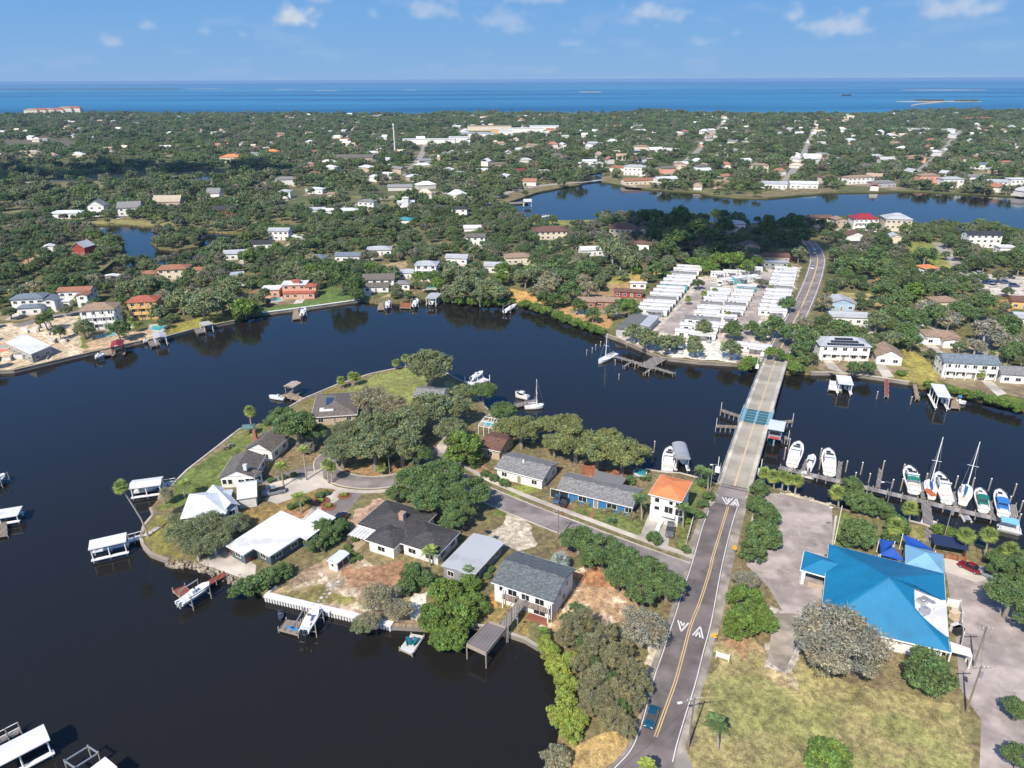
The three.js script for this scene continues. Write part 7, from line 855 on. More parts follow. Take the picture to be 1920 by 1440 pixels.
// a crown of leaf clumps, nominal radius 5 m, centre at height cy
function crown(seed, o) {
  const r = rngOf(seed), L = new Leaves(), limbs = new Geo(), cy = o.cy, ry = o.ry, clumps = [];
  for (let k = 0; k < o.clumps; k++) { let d = sph(r); if (d[1] < (o.low ?? -0.3)) d[1] = -d[1] * 0.6; const q = mixn(o.in ?? 0.45, 0.84, Math.sqrt(r())), lob = (o.lob ? 0.55 : 0.82) + (o.lob || 0.34) * fbm(d[0] * 1.7 + seed, d[2] * 1.7 + 7, 2); clumps.push([d[0] * 5 * q * lob, cy + d[1] * ry * q, d[2] * 5 * q * lob, rr(o.cr[0], o.cr[1], r), rr(0.76, 1.2, r), rr(-0.11, 0.11, r)]); }
  for (const [x, y, z, cr, br, hue] of clumps) for (let k = 0; k < o.n; k++) {
    const d = sph(r), q = Math.pow(r(), 0.42) * cr, px = x + d[0] * q, py = y + d[1] * q * (o.flat ?? 0.72), pz = z + d[2] * q;
    const a = sph(r), s = rr(o.leaf[0], o.leaf[1], r); const up = o.up ?? 0.5; let nx = a[0] + d[0] * 0.7, ny = a[1] + up + d[1] * 0.7, nz = a[2] + d[2] * 0.7; const l = Math.hypot(nx, ny, nz) || 1; nx /= l; ny /= l; nz /= l;
    const b = sph(r); let ux = ny * b[2] - nz * b[1], uy = nz * b[0] - nx * b[2], uz = nx * b[1] - ny * b[0]; const m1 = Math.hypot(ux, uy, uz) || 1; ux /= m1; uy /= m1; uz /= m1; const vx = ny * uz - nz * uy, vy = nz * ux - nx * uz, vz = nx * uy - ny * ux;
    const v = br * rr(0.5, 1.5, r), e = s * (o.asp ?? 0.62) * 1.25, s2 = s * 1.25, sk = rr(-0.6, 0.6, r); L.tri([px - ux * s2 - vx * e * 0.6, py - uy * s2 - vy * e * 0.6, pz - uz * s2 - vz * e * 0.6], [px + ux * s2 - vx * e * 0.6, py + uy * s2 - vy * e * 0.6, pz + uz * s2 - vz * e * 0.6], [px + ux * s2 * sk + vx * e, py + uy * s2 * sk + vy * e, pz + uz * s2 * sk + vz * e], [v * (1 + hue), v, v * (1 - hue)]);
  }
  // trunk and limbs out to the clumps
  const ty = cy - ry * 0.55, lean = [rr(-0.4, 0.4, r), rr(-0.4, 0.4, r)]; limbs.tube([[0, -0.3, 0], [lean[0] * 0.4, ty * 0.5, lean[1] * 0.4], [lean[0], ty, lean[1]]], [o.tr * 1.25, o.tr, o.tr * 0.85], 7);
  const pick = clumps.slice(0, o.limbs); pick.forEach((c, k) => { const m1 = [lean[0] + (c[0] - lean[0]) * 0.5 + rr(-0.5, 0.5, r), ty + (c[1] - ty) * 0.42, lean[1] + (c[2] - lean[1]) * 0.5 + rr(-0.5, 0.5, r)], k2 = o.poke ?? 1, e = [c[0] * k2, cy + (c[1] - cy) * k2 + 0.1, c[2] * k2]; limbs.tube([[lean[0], ty - 0.2, lean[1]], m1, e], [o.tr * 0.5, o.tr * 0.26, o.tr * 0.06], 4);
    if (o.twigs) for (let i = 0; i < o.twigs; i++) { const d = sph(r), q0 = m1.map((v, j) => mixn(v, e[j], 0.25 + 0.2 * i)), q2 = [q0[0] + d[0] * 1.5, q0[1] + 0.3 + d[1] * 0.9, q0[2] + d[2] * 1.5], g2 = sph(r); limbs.tube([q0, q0.map((v, j) => (v + q2[j]) / 2 + g2[j] * 0.3), q2], [o.tr * 0.11, o.tr * 0.065, o.tr * 0.03], 3); } });
  return { leaves: L.geometry(), wood: limbs.geometry() };
}
const kinds = {
  oak: [1, 2, 3, 4].map(s => crown(s * 11, { cy: 5.4, ry: 3.1, clumps: 84, n: 130, cr: [0.6, 1.15], leaf: [0.11, 0.24], tr: 0.4, limbs: 26, twigs: 3, poke: 1.12 })),
  grey: [1, 2].map(s => crown(s * 17 + 3, { cy: 4.8, ry: 2.9, clumps: 112, n: 82, cr: [0.5, 1.05], leaf: [0.08, 0.18], tr: 0.36, limbs: 56, twigs: 4, poke: 1.02, lob: 0.9 })),
  dense: [1, 2, 3].map(s => crown(s * 23 + 1, { cy: 4.2, ry: 3.9, clumps: 74, n: 120, cr: [0.75, 1.3], leaf: [0.14, 0.3], tr: 0.34, limbs: 16, low: -0.75, asp: 0.75, poke: 1.05 })),
  pine: [1, 2, 3].map(s => crown(s * 29 + 5, { cy: 7.2, ry: 6.6, clumps: 84, n: 84, cr: [0.5, 1.1], leaf: [0.2, 0.46], asp: 0.2, flat: 1.15, up: 0.1, tr: 0.3, limbs: 34, low: -0.8, in: 0.25, poke: 1.14, twigs: 2 })),
  bush: [1, 2, 3].map(s => crown(s * 37 + 2, { cy: 2.6, ry: 3.0, clumps: 34, n: 80, cr: [1.0, 1.8], leaf: [0.22, 0.46], tr: 0.2, limbs: 6, low: -0.6, asp: 0.75 })),
  mid: [1, 2, 3, 4, 5].map(s => crown(s * 41 + 9, { cy: 5.0, ry: 3.7, clumps: 38, n: 62, cr: [0.95, 1.7], leaf: [0.24, 0.46], tr: 0.36, limbs: 9, low: -0.5, poke: 1.06 })),
  far: [1, 2, 3, 4].map(s => crown(s * 43 + 4, { cy: 4.2, ry: 3.6, clumps: 16, n: 30, cr: [1.3, 2.2], leaf: [0.42, 0.75], tr: 0.3, limbs: 2, low: -0.6 })),
};
let ti = 0; const treeSpots = [];
function treeAt(kind, x, z, D, sy, mat2, label, group, name = 'tree', wood = bark) {
  const k = kinds[kind], c = k[ti++ % k.length], t = thing(name, label, kind === 'bush' ? 'shrub' : 'tree', [x, 0, z], (ti * 2.399) % 6.283, group), s = D / 10.4;
  t.scale.set(s, s * sy, s); const a = new THREE.Mesh(c.wood, wood), b = new THREE.Mesh(c.leaves, mat2); a.name = kind === 'bush' ? 'stem' : 'trunk'; b.name = kind === 'bush' ? 'foliage' : 'crown'; a.castShadow = b.castShadow = b.receiveShadow = true; t.add(a, b); treeSpots.push([x, z, D / 2]); return t;
}
const CY = { oak: 5.4, grey: 4.8, dense: 4.2, pine: 7.2, bush: 2.6, mid: 5.0 };
// trees traced on the photograph: middle of the crown and its width in pixels
function trees(label, group, kind, mat2, list, sy = 1, wood, name) { for (const [x, y, d, k = 1] of list) { let D = d * mpp(x, y), p; for (let i = 0; i < 2; i++) { const hc = CY[kind] * D / 10.4 * sy * k; p = V(x, y, hc); D = d * mpp(x, y, hc); } treeAt(kind, p.x, p.z, D * 1.06, sy * k, mat2, label, list.length > 1 ? group : undefined, name || (kind === 'bush' ? 'shrub' : kind === 'pine' ? 'casuarina_tree' : 'tree'), wood); } }
trees('grey-green live oak in the grove inside the turning loop', 'oaks of the loop grove', 'oak', LM.oak, [[640, 842, 84], [700, 842, 96], [752, 835, 92], [700, 800, 92], [757, 796, 96], [806, 768, 92], [850, 765, 76], [846, 806, 72], [655, 812, 76], [870, 735, 50]], 0.95);
trees('brownish sparse oak at the edge of the loop grove', 'sparse oaks of the loop grove', 'grey', LM.brown, [[690, 750, 84], [735, 762, 70]], 0.95, barkPale); trees('dark oak with bare trunk beside the loop road', null, 'oak', LM.dark, [[783, 852, 62]]); trees('broad live oak overhanging the north tip lawn', null, 'oak', LM.oak, [[806, 690, 100]]); trees('oak beside the white boat dock', 'oaks beside the boat dock', 'oak', LM.oakGreen, [[906, 735, 56], [944, 772, 58]]);
trees('rounded bright green tree beside the screen cage', null, 'dense', LM.bright, [[868, 840, 82]]); trees('dark oak over the cottage drive', 'oaks over the cottage drive', 'oak', LM.oakGreen, [[555, 800, 92], [530, 782, 56], [590, 812, 56], [515, 792, 44]]); trees('silvery feathery shrub beside the cottage', null, 'bush', LM.grey, [[572, 838, 42]]);
trees('broad live oak between the lane and the charcoal roof', 'oaks between lane and charcoal roof', 'oak', LM.oakGreen, [[780, 900, 86], [830, 892, 92], [878, 925, 86], [805, 938, 86], [858, 958, 70], [845, 980, 52], [745, 925, 46]], 0.95);
trees('live oak in the row along the north-east waterside', 'oaks along the north-east waterside', 'oak', LM.olive, [[978, 806, 82], [1022, 800, 60], [1060, 800, 76], [1080, 830, 92], [1120, 846, 92], [1168, 852, 92], [1140, 822, 62], [1196, 850, 56], [1040, 832, 60], [948, 800, 50]], 0.95);
trees('dark green oak in the row beside the lane and main road', 'oaks beside lane and main road', 'oak', LM.oakGreen, [[1085, 1012, 76], [1130, 1032, 84], [1172, 1056, 86], [1212, 1076, 92], [1252, 1098, 78], [1206, 1108, 78], [1160, 1085, 66], [1108, 1046, 54]], 0.9);
trees('pale grey lichen-covered oak leaning over the main road', null, 'grey', LM.grey, [[1206, 1176, 104]], 0.85, barkPale); trees('huge grey lichen-covered oak beside the blue restaurant roof', null, 'grey', LM.grey, [[1582, 1205, 205]], 0.72, barkPale); trees('bare grey shrubby tree leaning over the seawall', 'bare grey trees over the seawall', 'grey', LM.brown, [[712, 1120, 82], [745, 1145, 66], [690, 1165, 56]], 0.75, barkPale); trees('greenish tip of the tree hanging over the water', null, 'oak', LM.oak, [[682, 1170, 56]], 0.6);
trees('tall feathery casuarina by the main road', 'casuarinas by the main road', 'pine', LM.pine, [[1095, 1165, 56], [1060, 1195, 44], [1135, 1190, 52], [1205, 1290, 44], [1090, 1250, 50], [1130, 1320, 56], [1100, 1290, 46], [1170, 1225, 50], [1078, 1180, 58], [1112, 1215, 62], [1150, 1235, 64], [1188, 1260, 60], [1120, 1275, 62], [1160, 1300, 64], [1190, 1310, 56], [1105, 1320, 52], [1150, 1345, 56], [1175, 1365, 46]], 0.82, barkPale);
trees('greener casuarina between the brown ones and the pond', 'greener casuarinas by the pond', 'pine', LM.oakGreen, [[1082, 1150, 44], [1062, 1170, 40], [1115, 1255, 44], [1145, 1280, 46], [1165, 1330, 44], [1098, 1210, 46]], 0.85, barkPale); trees('bright lime mangrove at the pond edge', 'lime mangroves at the pond edge', 'dense', LM.lime, [[1030, 1220, 46], [1046, 1248, 52], [1060, 1282, 50], [1062, 1312, 44], [1052, 1342, 58], [1072, 1372, 50], [1070, 1240, 46], [1085, 1345, 44], [1022, 1205, 34]], 0.9); trees('brownish rounded bush at the pond edge', null, 'bush', LM.brown, [[1045, 1420, 58]]);
trees('leafy bright mangrove beside the raised dock', 'leafy mangroves beside the raised dock', 'dense', LM.bright, [[838, 1108, 66], [814, 1160, 68], [862, 1150, 70], [850, 1195, 62], [888, 1128, 48], [826, 1200, 50], [880, 1095, 46], [905, 1140, 34]], 1.0); trees('small tree behind the pale metal roof', 'small trees in the dry yard', 'dense', LM.oakGreen, [[775, 1075, 50], [760, 1100, 40], [800, 1085, 40]]);
trees('dark mangrove clump below the white patio', 'mangroves below the white patio', 'bush', LM.oakGreen, [[460, 1102, 52], [495, 1088, 58], [530, 1070, 44], [445, 1110, 36]]); trees('shrub row beside the white-roofed house', 'shrubs beside the white-roofed house', 'dense', LM.oakGreen, [[605, 990, 46], [622, 1002, 44], [595, 1020, 40], [640, 985, 34], [580, 1010, 30]]);
trees('spreading oak over the rounded point', 'oaks over the rounded point', 'grey', LM.oak, [[345, 1000, 74], [385, 985, 80], [432, 990, 66], [368, 1028, 66], [402, 1018, 66], [330, 975, 40], [448, 975, 44]], 0.9, barkPale); trees('yellow-green shrub under the point oaks', null, 'bush', LM.lime, [[362, 1020, 34]]);
trees('strip tree between the road and the parking lot', 'trees between road and parking lot', 'dense', LM.oakGreen, [[1424, 915, 40], [1438, 965, 56], [1430, 1000, 66], [1412, 1032, 56], [1445, 1010, 50], [1418, 945, 42]], 1.0); trees('leafy tree at the parking lot corner', 'trees at the parking lot corner', 'dense', LM.bright, [[1395, 1125, 72], [1390, 1165, 70], [1435, 1165, 52], [1375, 1180, 46], [1415, 1140, 50]], 1.0); trees('grey bare branches at the parking lot corner', null, 'grey', LM.grey, [[1400, 1090, 60]], 0.9, barkPale);
trees('dense rounded tree at the edge of the grass field', null, 'dense', LM.oakGreen, [[1745, 1262, 102]]); trees('bushy tree standing in the grass field', null, 'dense', LM.bright, [[1552, 1425, 92]]); trees('dark oak along the service lane', 'oaks along the service lane', 'oak', LM.oakGreen, [[1895, 1120, 96], [1915, 1075, 90], [1870, 1050, 46], [1880, 1075, 60], [1925, 1060, 70], [1908, 1330, 60], [1912, 1420, 66], [1940, 1160, 80]], 0.95);
trees('waterfront tree beside the marina pier', 'trees beside the marina pier', 'dense', LM.oakGreen, [[1598, 912, 46], [1612, 940, 56], [1640, 950, 50], [1660, 958, 40], [1612, 1000, 70], [1590, 1010, 40], [1682, 985, 48], [1672, 1005, 36]], 1.0); trees('mangrove hedge behind the waterside bar', 'mangroves behind the waterside bar', 'bush', LM.bright, [[1762, 992, 32], [1785, 1002, 36], [1805, 1010, 30], [1885, 1040, 44], [1915, 1045, 40], [1860, 1045, 30], [1900, 1062, 40]]);
trees('round clipped tree beside the pale metal roof', null, 'dense', LM.dark, [[850, 1000, 20]]); trees('flowering garden shrub in front of the blue house', 'shrubs in front of the blue house', 'bush', LM.brown, [[1100, 945, 16], [1145, 955, 18], [1165, 958, 18], [1130, 958, 16], [1185, 968, 22], [1080, 940, 14], [1200, 960, 14]]); trees('yellow-green shrub in the peninsula gardens', 'yellow-green garden shrubs', 'bush', LM.lime, [[1080, 932, 24], [1290, 978, 18], [1186, 962, 12], [715, 862, 20], [505, 1000, 14]]); trees('low garden hedge clump', 'low garden hedge clumps', 'bush', LM.oakGreen, [[545, 950, 18], [560, 945, 18], [575, 938, 18], [600, 928, 20], [612, 924, 16], [530, 965, 14], [508, 900, 16], [530, 895, 16], [550, 890, 16], [895, 900, 22], [910, 888, 20], [925, 895, 22], [945, 905, 24], [890, 870, 26], [1225, 1010, 30, 1.6], [1320, 905, 30], [1330, 930, 26], [1318, 945, 26], [1300, 960, 26], [1312, 965, 24], [920, 1068, 18], [915, 1080, 18], [912, 1052, 18], [640, 1040, 16], [652, 1025, 18], [665, 1010, 18], [680, 995, 18], [690, 985, 16], [700, 970, 16], [660, 1050, 16], [1286, 1030, 22], [1190, 940, 20], [1180, 900, 26], [1210, 895, 22]]);
trees('clipped hedge block on the patio edge', 'clipped hedges on the patio edge', 'bush', LM.bright, [[664, 1040, 14], [672, 1046, 14], [655, 1034, 14]]);
// north bank trees picked out one by one
trees('big oak on the north bank lawn', 'big oaks on the north bank lawn', 'mid', LM.oak, [[380, 575, 66], [340, 565, 56], [415, 565, 56], [275, 535, 52], [240, 540, 40], [430, 540, 50]]); trees('rounded bright bush at the water corner', null, 'bush', LM.bright, [[458, 580, 56, 1.3]]); trees('tall dark cypress-like tree beside the terracotta house', 'dark trees beside the terracotta house', 'mid', LM.dark, [[640, 520, 56, 1.3], [665, 535, 46, 1.2], [620, 505, 46, 1.2], [668, 550, 34]]); trees('grey-green wood on the river bend', 'trees of the river bend wood', 'mid', LM.oak, [[850, 515, 54], [880, 525, 60], [915, 540, 56], [935, 550, 46], [860, 545, 46], [900, 555, 40], [848, 550, 36], [985, 520, 46], [1010, 510, 46]]);
trees('brown leafless tree on the river bank', 'brown trees on the river bank', 'mid', LM.brown, [[1030, 530, 46, 1.2], [1018, 545, 40, 1.1]]); trees('green tree on the hedge shore', 'green trees on the hedge shore', 'mid', LM.oakGreen, [[1070, 545, 46], [1060, 520, 44], [1100, 505, 46], [1040, 500, 44], [1165, 570, 28], [1112, 590, 34]]); trees('tall pale-trunked eucalyptus clump', 'eucalyptus clump', 'mid', LM.oak, [[1150, 470, 46, 1.5], [1165, 480, 40, 1.5], [1185, 490, 40, 1.3], [1135, 465, 34, 1.4]], 1, barkPale, 'eucalyptus_tree'); trees('bright rounded shrub on the clearing', 'bright shrubs on the clearing', 'bush', LM.bright, [[1123, 535, 28], [1190, 505, 32], [1250, 515, 24]]);
trees('waterfront oak at the trailer park', 'waterfront oaks at the trailer park', 'mid', LM.oak, [[1190, 625, 44], [1215, 635, 50], [1250, 645, 44], [1270, 640, 34], [1305, 655, 36], [1370, 655, 46], [1320, 615, 40], [1300, 640, 30]]); trees('mangrove at the bridge landing', 'mangroves at the bridge landing', 'bush', LM.bright, [[1408, 682, 42], [1492, 690, 38], [1395, 690, 26], [1478, 672, 28]]); trees('oak beside the bridge road', 'oaks beside the bridge road', 'mid', LM.oakGreen, [[1450, 612, 50], [1490, 625, 56], [1515, 640, 48], [1475, 570, 36], [1500, 655, 40], [1410, 615, 34], [1430, 625, 36]]);
trees('green tree in the trailer park', 'trees in the trailer park', 'mid', LM.bright, [[1370, 490, 50], [1330, 500, 36], [1345, 488, 36], [1400, 500, 34], [1420, 490, 30], [1300, 492, 30]]); trees('oak in front of the east bank houses', 'oaks in front of the east bank houses', 'mid', LM.oakGreen, [[1600, 640, 44], [1625, 655, 36], [1600, 690, 30], [1630, 690, 34], [1680, 590, 56], [1700, 620, 44], [1710, 640, 44], [1720, 600, 50], [1760, 590, 56], [1800, 580, 46], [1690, 560, 46], [1655, 545, 50], [1820, 590, 40], [1760, 545, 50], [1620, 500, 52], [1590, 495, 48], [1660, 515, 46], [1640, 480, 44], [1735, 480, 44]]); trees('grey sparse tree on the east bank', 'grey sparse trees on the east bank', 'mid', LM.grey, [[1740, 580, 50], [1780, 600, 46], [1850, 620, 56], [1880, 640, 46], [1830, 650, 40], [1510, 605, 30]], 1, barkPale); trees('dark tall tree in the cloud shade', 'dark trees in the cloud shade', 'mid', LM.dark, [[1240, 420, 46, 1.3], [1275, 410, 40, 1.5], [1310, 430, 50], [1340, 445, 50], [1270, 445, 54], [1360, 425, 40], [1440, 430, 46, 1.2], [1500, 445, 46], [1490, 420, 36, 1.4], [1460, 445, 40], [1225, 440, 40], [1250, 465, 46], [1345, 470, 44], [1210, 405, 40]]);
trees('mangrove hedge shrub on the east bank', 'mangrove hedge of the east bank', 'bush', LM.bright, [[1745, 722, 26], [1765, 727, 26], [1785, 732, 28], [1810, 738, 30], [1835, 742, 30], [1860, 750, 30], [1885, 757, 30], [1910, 764, 30], [1690, 700, 20]]); trees('mangrove hedge shrub along the river bend', 'mangrove hedge of the river bend', 'bush', LM.bright, [[985, 570, 26], [1005, 576, 26], [1025, 582, 26], [1045, 590, 26], [1062, 597, 26], [1080, 604, 26], [1098, 610, 26], [1115, 616, 26], [1128, 620, 22], [840, 560, 22], [860, 564, 22], [885, 566, 24], [910, 567, 24], [935, 567, 24], [955, 566, 22]]);
// ---- palms: trunk from base pixel to the foot of the crown
function fanCrown(seed, n, len) { const r = rngOf(seed), L = new Leaves(); for (let k = 0; k < n; k++) { const a = k * 2.399 + rr(-0.3, 0.3, r), el = mixn(1.35, -0.9, Math.pow((k + 0.5) / n, 0.8)), f = [Math.cos(a) * Math.cos(el), Math.sin(el), Math.sin(a) * Math.cos(el)], sd = [-Math.sin(a), 0, Math.cos(a)], up = [-Math.cos(a) * Math.sin(el), Math.cos(el), -Math.sin(a) * Math.sin(el)], br = rr(0.65, 1.3, r), c = k > n * 0.88 ? [br * 1.35, br, br * 0.9] : [br, br, br], s = len * rr(0.8, 1.12, r), h = f.map(v => v * s * 0.42); L.tri([sd[0] * 0.05, 0, sd[2] * 0.05], [-sd[0] * 0.05, 0, -sd[2] * 0.05], h, c); const m1 = 11; for (let i = 0; i < m1; i++) { const t = (i / (m1 - 1) - 0.5) * 2.7, q = s * 0.62 * (1 - 0.12 * Math.abs(t)), dr = s * (0.05 + 0.12 * r()), e = [0, 1, 2].map(j => h[j] + (f[j] * Math.cos(t) + sd[j] * Math.sin(t)) * q + up[j] * q * 0.12 * Math.cos(t * 2) - (j === 1 ? dr : 0)), w = 0.05 * s, o = [0, 1, 2].map(j => (-f[j] * Math.sin(t) + sd[j] * Math.cos(t)) * w); const mdl = [0, 1, 2].map(j => mixn(h[j], e[j], 0.5) + up[j] * 0.04 * s); L.tri(h, mdl.map((v, j) => v - o[j]), mdl.map((v, j) => v + o[j]), c); L.tri(mdl.map((v, j) => v - o[j]), e, mdl.map((v, j) => v + o[j]), c); } } return L.geometry(); }
function featherCrown(seed, n, len) { const r = rngOf(seed), L = new Leaves(); for (let k = 0; k < n; k++) { const a = k * 2.399, el = mixn(1.1, -0.15, k / n), s = len * rr(0.85, 1.1, r), br = rr(0.75, 1.25, r), ax = Math.cos(a), az = Math.sin(a), m1 = 12; for (let i = 0; i < m1; i++) { const t = (i + 0.6) / m1, x = s * t * Math.cos(el) * (1 - 0.1 * t), y = s * (t * Math.sin(el) - 0.62 * t * t), w = s * 0.24 * Math.sin(Math.PI * Math.min(1, t * 0.85 + 0.15)); for (const e of [-1, 1]) L.quad(ax * x - az * e * w * 0.5, y - w * 0.22, az * x + ax * e * w * 0.5, -az * e * w * 0.5, -w * 0.24, ax * e * w * 0.5, ax * s * 0.028, s * 0.01, az * s * 0.028, [br, br, br]); } } return L.geometry(); }
const fans = [1, 2, 3].map(s => fanCrown(s, 40, 2.1)), feathers = [1, 2].map(s => featherCrown(s + 8, 22, 3.4)), palmGreen = LM.palm, palmBark = M([0.40, 0.355, 0.30], { t: T.soft, rough: 0.95 });
let pi = 0; function palm(kind, label, base, top, R0, group, mat2 = palmGreen) {
  const b = V(...base, 0); let h0 = 0.6, h1 = 18; for (let k = 0; k < 30; k++) { const h = (h0 + h1) / 2; if (V(...top, h).z > b.z) h1 = h; else h0 = h; } const h = Math.max(h0, 1); const q = V(...top, h), t = thing('palm_tree', label, 'palm', [b.x, 0, b.z], 0, group), dx = q.x - b.x, dz = q.z - b.z;
  new Geo().tube([[0, -0.2, 0], [dx * 0.2, h * 0.35, dz * 0.2], [dx * 0.62, h * 0.7, dz * 0.62], [dx, h, dz]], [0.24, 0.19, 0.17, 0.16], 7).mesh('trunk', palmBark, t); const c = new THREE.Mesh((kind === 'fan' ? fans : feathers)[pi++ % (kind === 'fan' ? 3 : 2)], mat2); c.name = 'crown'; c.position.set(dx, h, dz); c.scale.setScalar(R0 / (kind === 'fan' ? 2.5 : 3.5)); c.rotation.y = pi; c.castShadow = true; t.add(c); treeSpots.push([b.x, b.z, 1.2]); return t;
}
palm('fan', 'tall palm with long bowed trunk leaning over the water', [279, 1006], [226, 912], 2.2); for (const [b, t, r] of [[[471, 800], [468, 770], 2.3], [[616, 906], [613, 870], 2.1], [[623, 905], [622, 876], 1.8]]) palm('fan', 'fan palm beside the loop and the cottage', b, t, r, 'fan palms of the peninsula'); palm('fan', 'low fan palm in the loop island', [716, 890], [715, 876], 1.9); for (const [b, t] of [[[645, 728], [639, 713]], [[661, 725], [659, 705]], [[671, 722], [668, 706]], [[741, 693], [742, 680]], [[761, 690], [759, 671]]]) palm('fan', 'sabal palm on the north lawn seawall', b, t, 2.1, 'sabal palms on the north seawall');
for (const [b, t, r] of [[[532, 912], [526, 872], 2.6], [[566, 962], [560, 930], 2.8], [[575, 900], [568, 842], 2.4]]) palm('feather', 'slender feather palm along the concrete drive', b, t, r, 'feather palms along the drive'); palm('feather', 'feather palm on the lawn by the lawn boathouse', [346, 933], [347, 905], 2.6); palm('fan', 'stout palm by the waterside inlet', [309, 945], [311, 925], 2.4, null, LM.brown); palm('feather', 'bushy palm beside the charcoal roof', [806, 1062], [806, 1030], 2.7); palm('feather', 'green palm over the pale metal roof', [878, 1090], [877, 1068], 2.6, null, LM.oakGreen); palm('feather', 'tall queen palm before the orange-roofed house', [1203, 975], [1201, 933], 2.9, null, LM.oakGreen); palm('feather', 'queen palm at the corner of the orange-roofed house', [1280, 990], [1282, 950], 2.7, null, LM.oakGreen); for (const [b, t] of [[[1316, 912], [1314, 880]], [[1327, 920], [1328, 885]]]) palm('feather', 'queen palm cluster near the bridge', b, t, 2.7, 'queen palms near the bridge', LM.oakGreen);
palm('feather', 'low cycad palm on the blue house lawn', [1147, 982], [1147, 973], 1.7, null, LM.oakGreen); palm('fan', 'silver-blue fan palm behind the slate-roofed house', [1048, 1072], [1050, 1050], 2.7, null, LM.silver); palm('feather', 'papaya-like palm by the slate-roofed house', [1018, 1198], [1019, 1182], 1.8, null, LM.bright); for (const [b, t] of [[[1432, 905], [1433, 886]], [[1451, 915], [1450, 892]], [[1466, 918], [1469, 892]], [[1477, 923], [1479, 898]], [[1490, 926], [1495, 900]]]) palm('fan', 'sabal palm on the shore beside the parking lot', b, t, 2.2, 'sabal palms beside the parking lot'); for (const [b, t] of [[[1572, 950], [1570, 922]], [[1704, 980], [1707, 952]], [[1686, 1018], [1680, 985]], [[1807, 1042], [1812, 1003]], [[1845, 1045], [1855, 1002]], [[1888, 1055], [1895, 1030]]]) palm('fan', 'sabal palm on the restaurant waterfront', b, t, 2.5, 'sabal palms on the restaurant waterfront');
palm('feather', 'young feather palm on the roadside grass', [1346, 1406], [1342, 1352], 2.6, null, LM.oakGreen); palm('feather', 'yellow-green palm crown at the road junction', [1212, 1470], [1212, 1432], 2.0, null, LM.lime);
{ const r = rngOf(77); for (const [x, y] of [[300, 405], [320, 408], [335, 405], [350, 406], [290, 408], [360, 410], [610, 410], [560, 440], [585, 430], [540, 470], [745, 400], [1150, 500], [1480, 500], [1445, 540], [1860, 665], [1840, 700], [1880, 690], [1700, 610], [130, 555], [145, 560], [95, 585], [230, 590], [245, 600], [255, 610], [258, 580], [1340, 545], [1290, 560], [1365, 590], [1320, 550]]) palm('fan', 'fan palm among the north bank gardens', [x, y + 12], [x, y], 2.3, 'fan palms of the north bank gardens'); for (let k = 0; k < 7; k++) { const p = V(815 + k * 6, 418 - k * 0.5, 0), t = thing('cypress_tree', 'slim dark cypress in a row by the white house', 'tree', [p.x, 0, p.z], 0, 'row of slim cypresses'); const a = new THREE.Mesh(kinds.far[k % 4].wood, bark), b = new THREE.Mesh(kinds.far[k % 4].leaves, LM.dark); a.name = 'trunk'; b.name = 'crown'; t.scale.set(0.22, 1.5, 0.22); t.add(a, b); } }
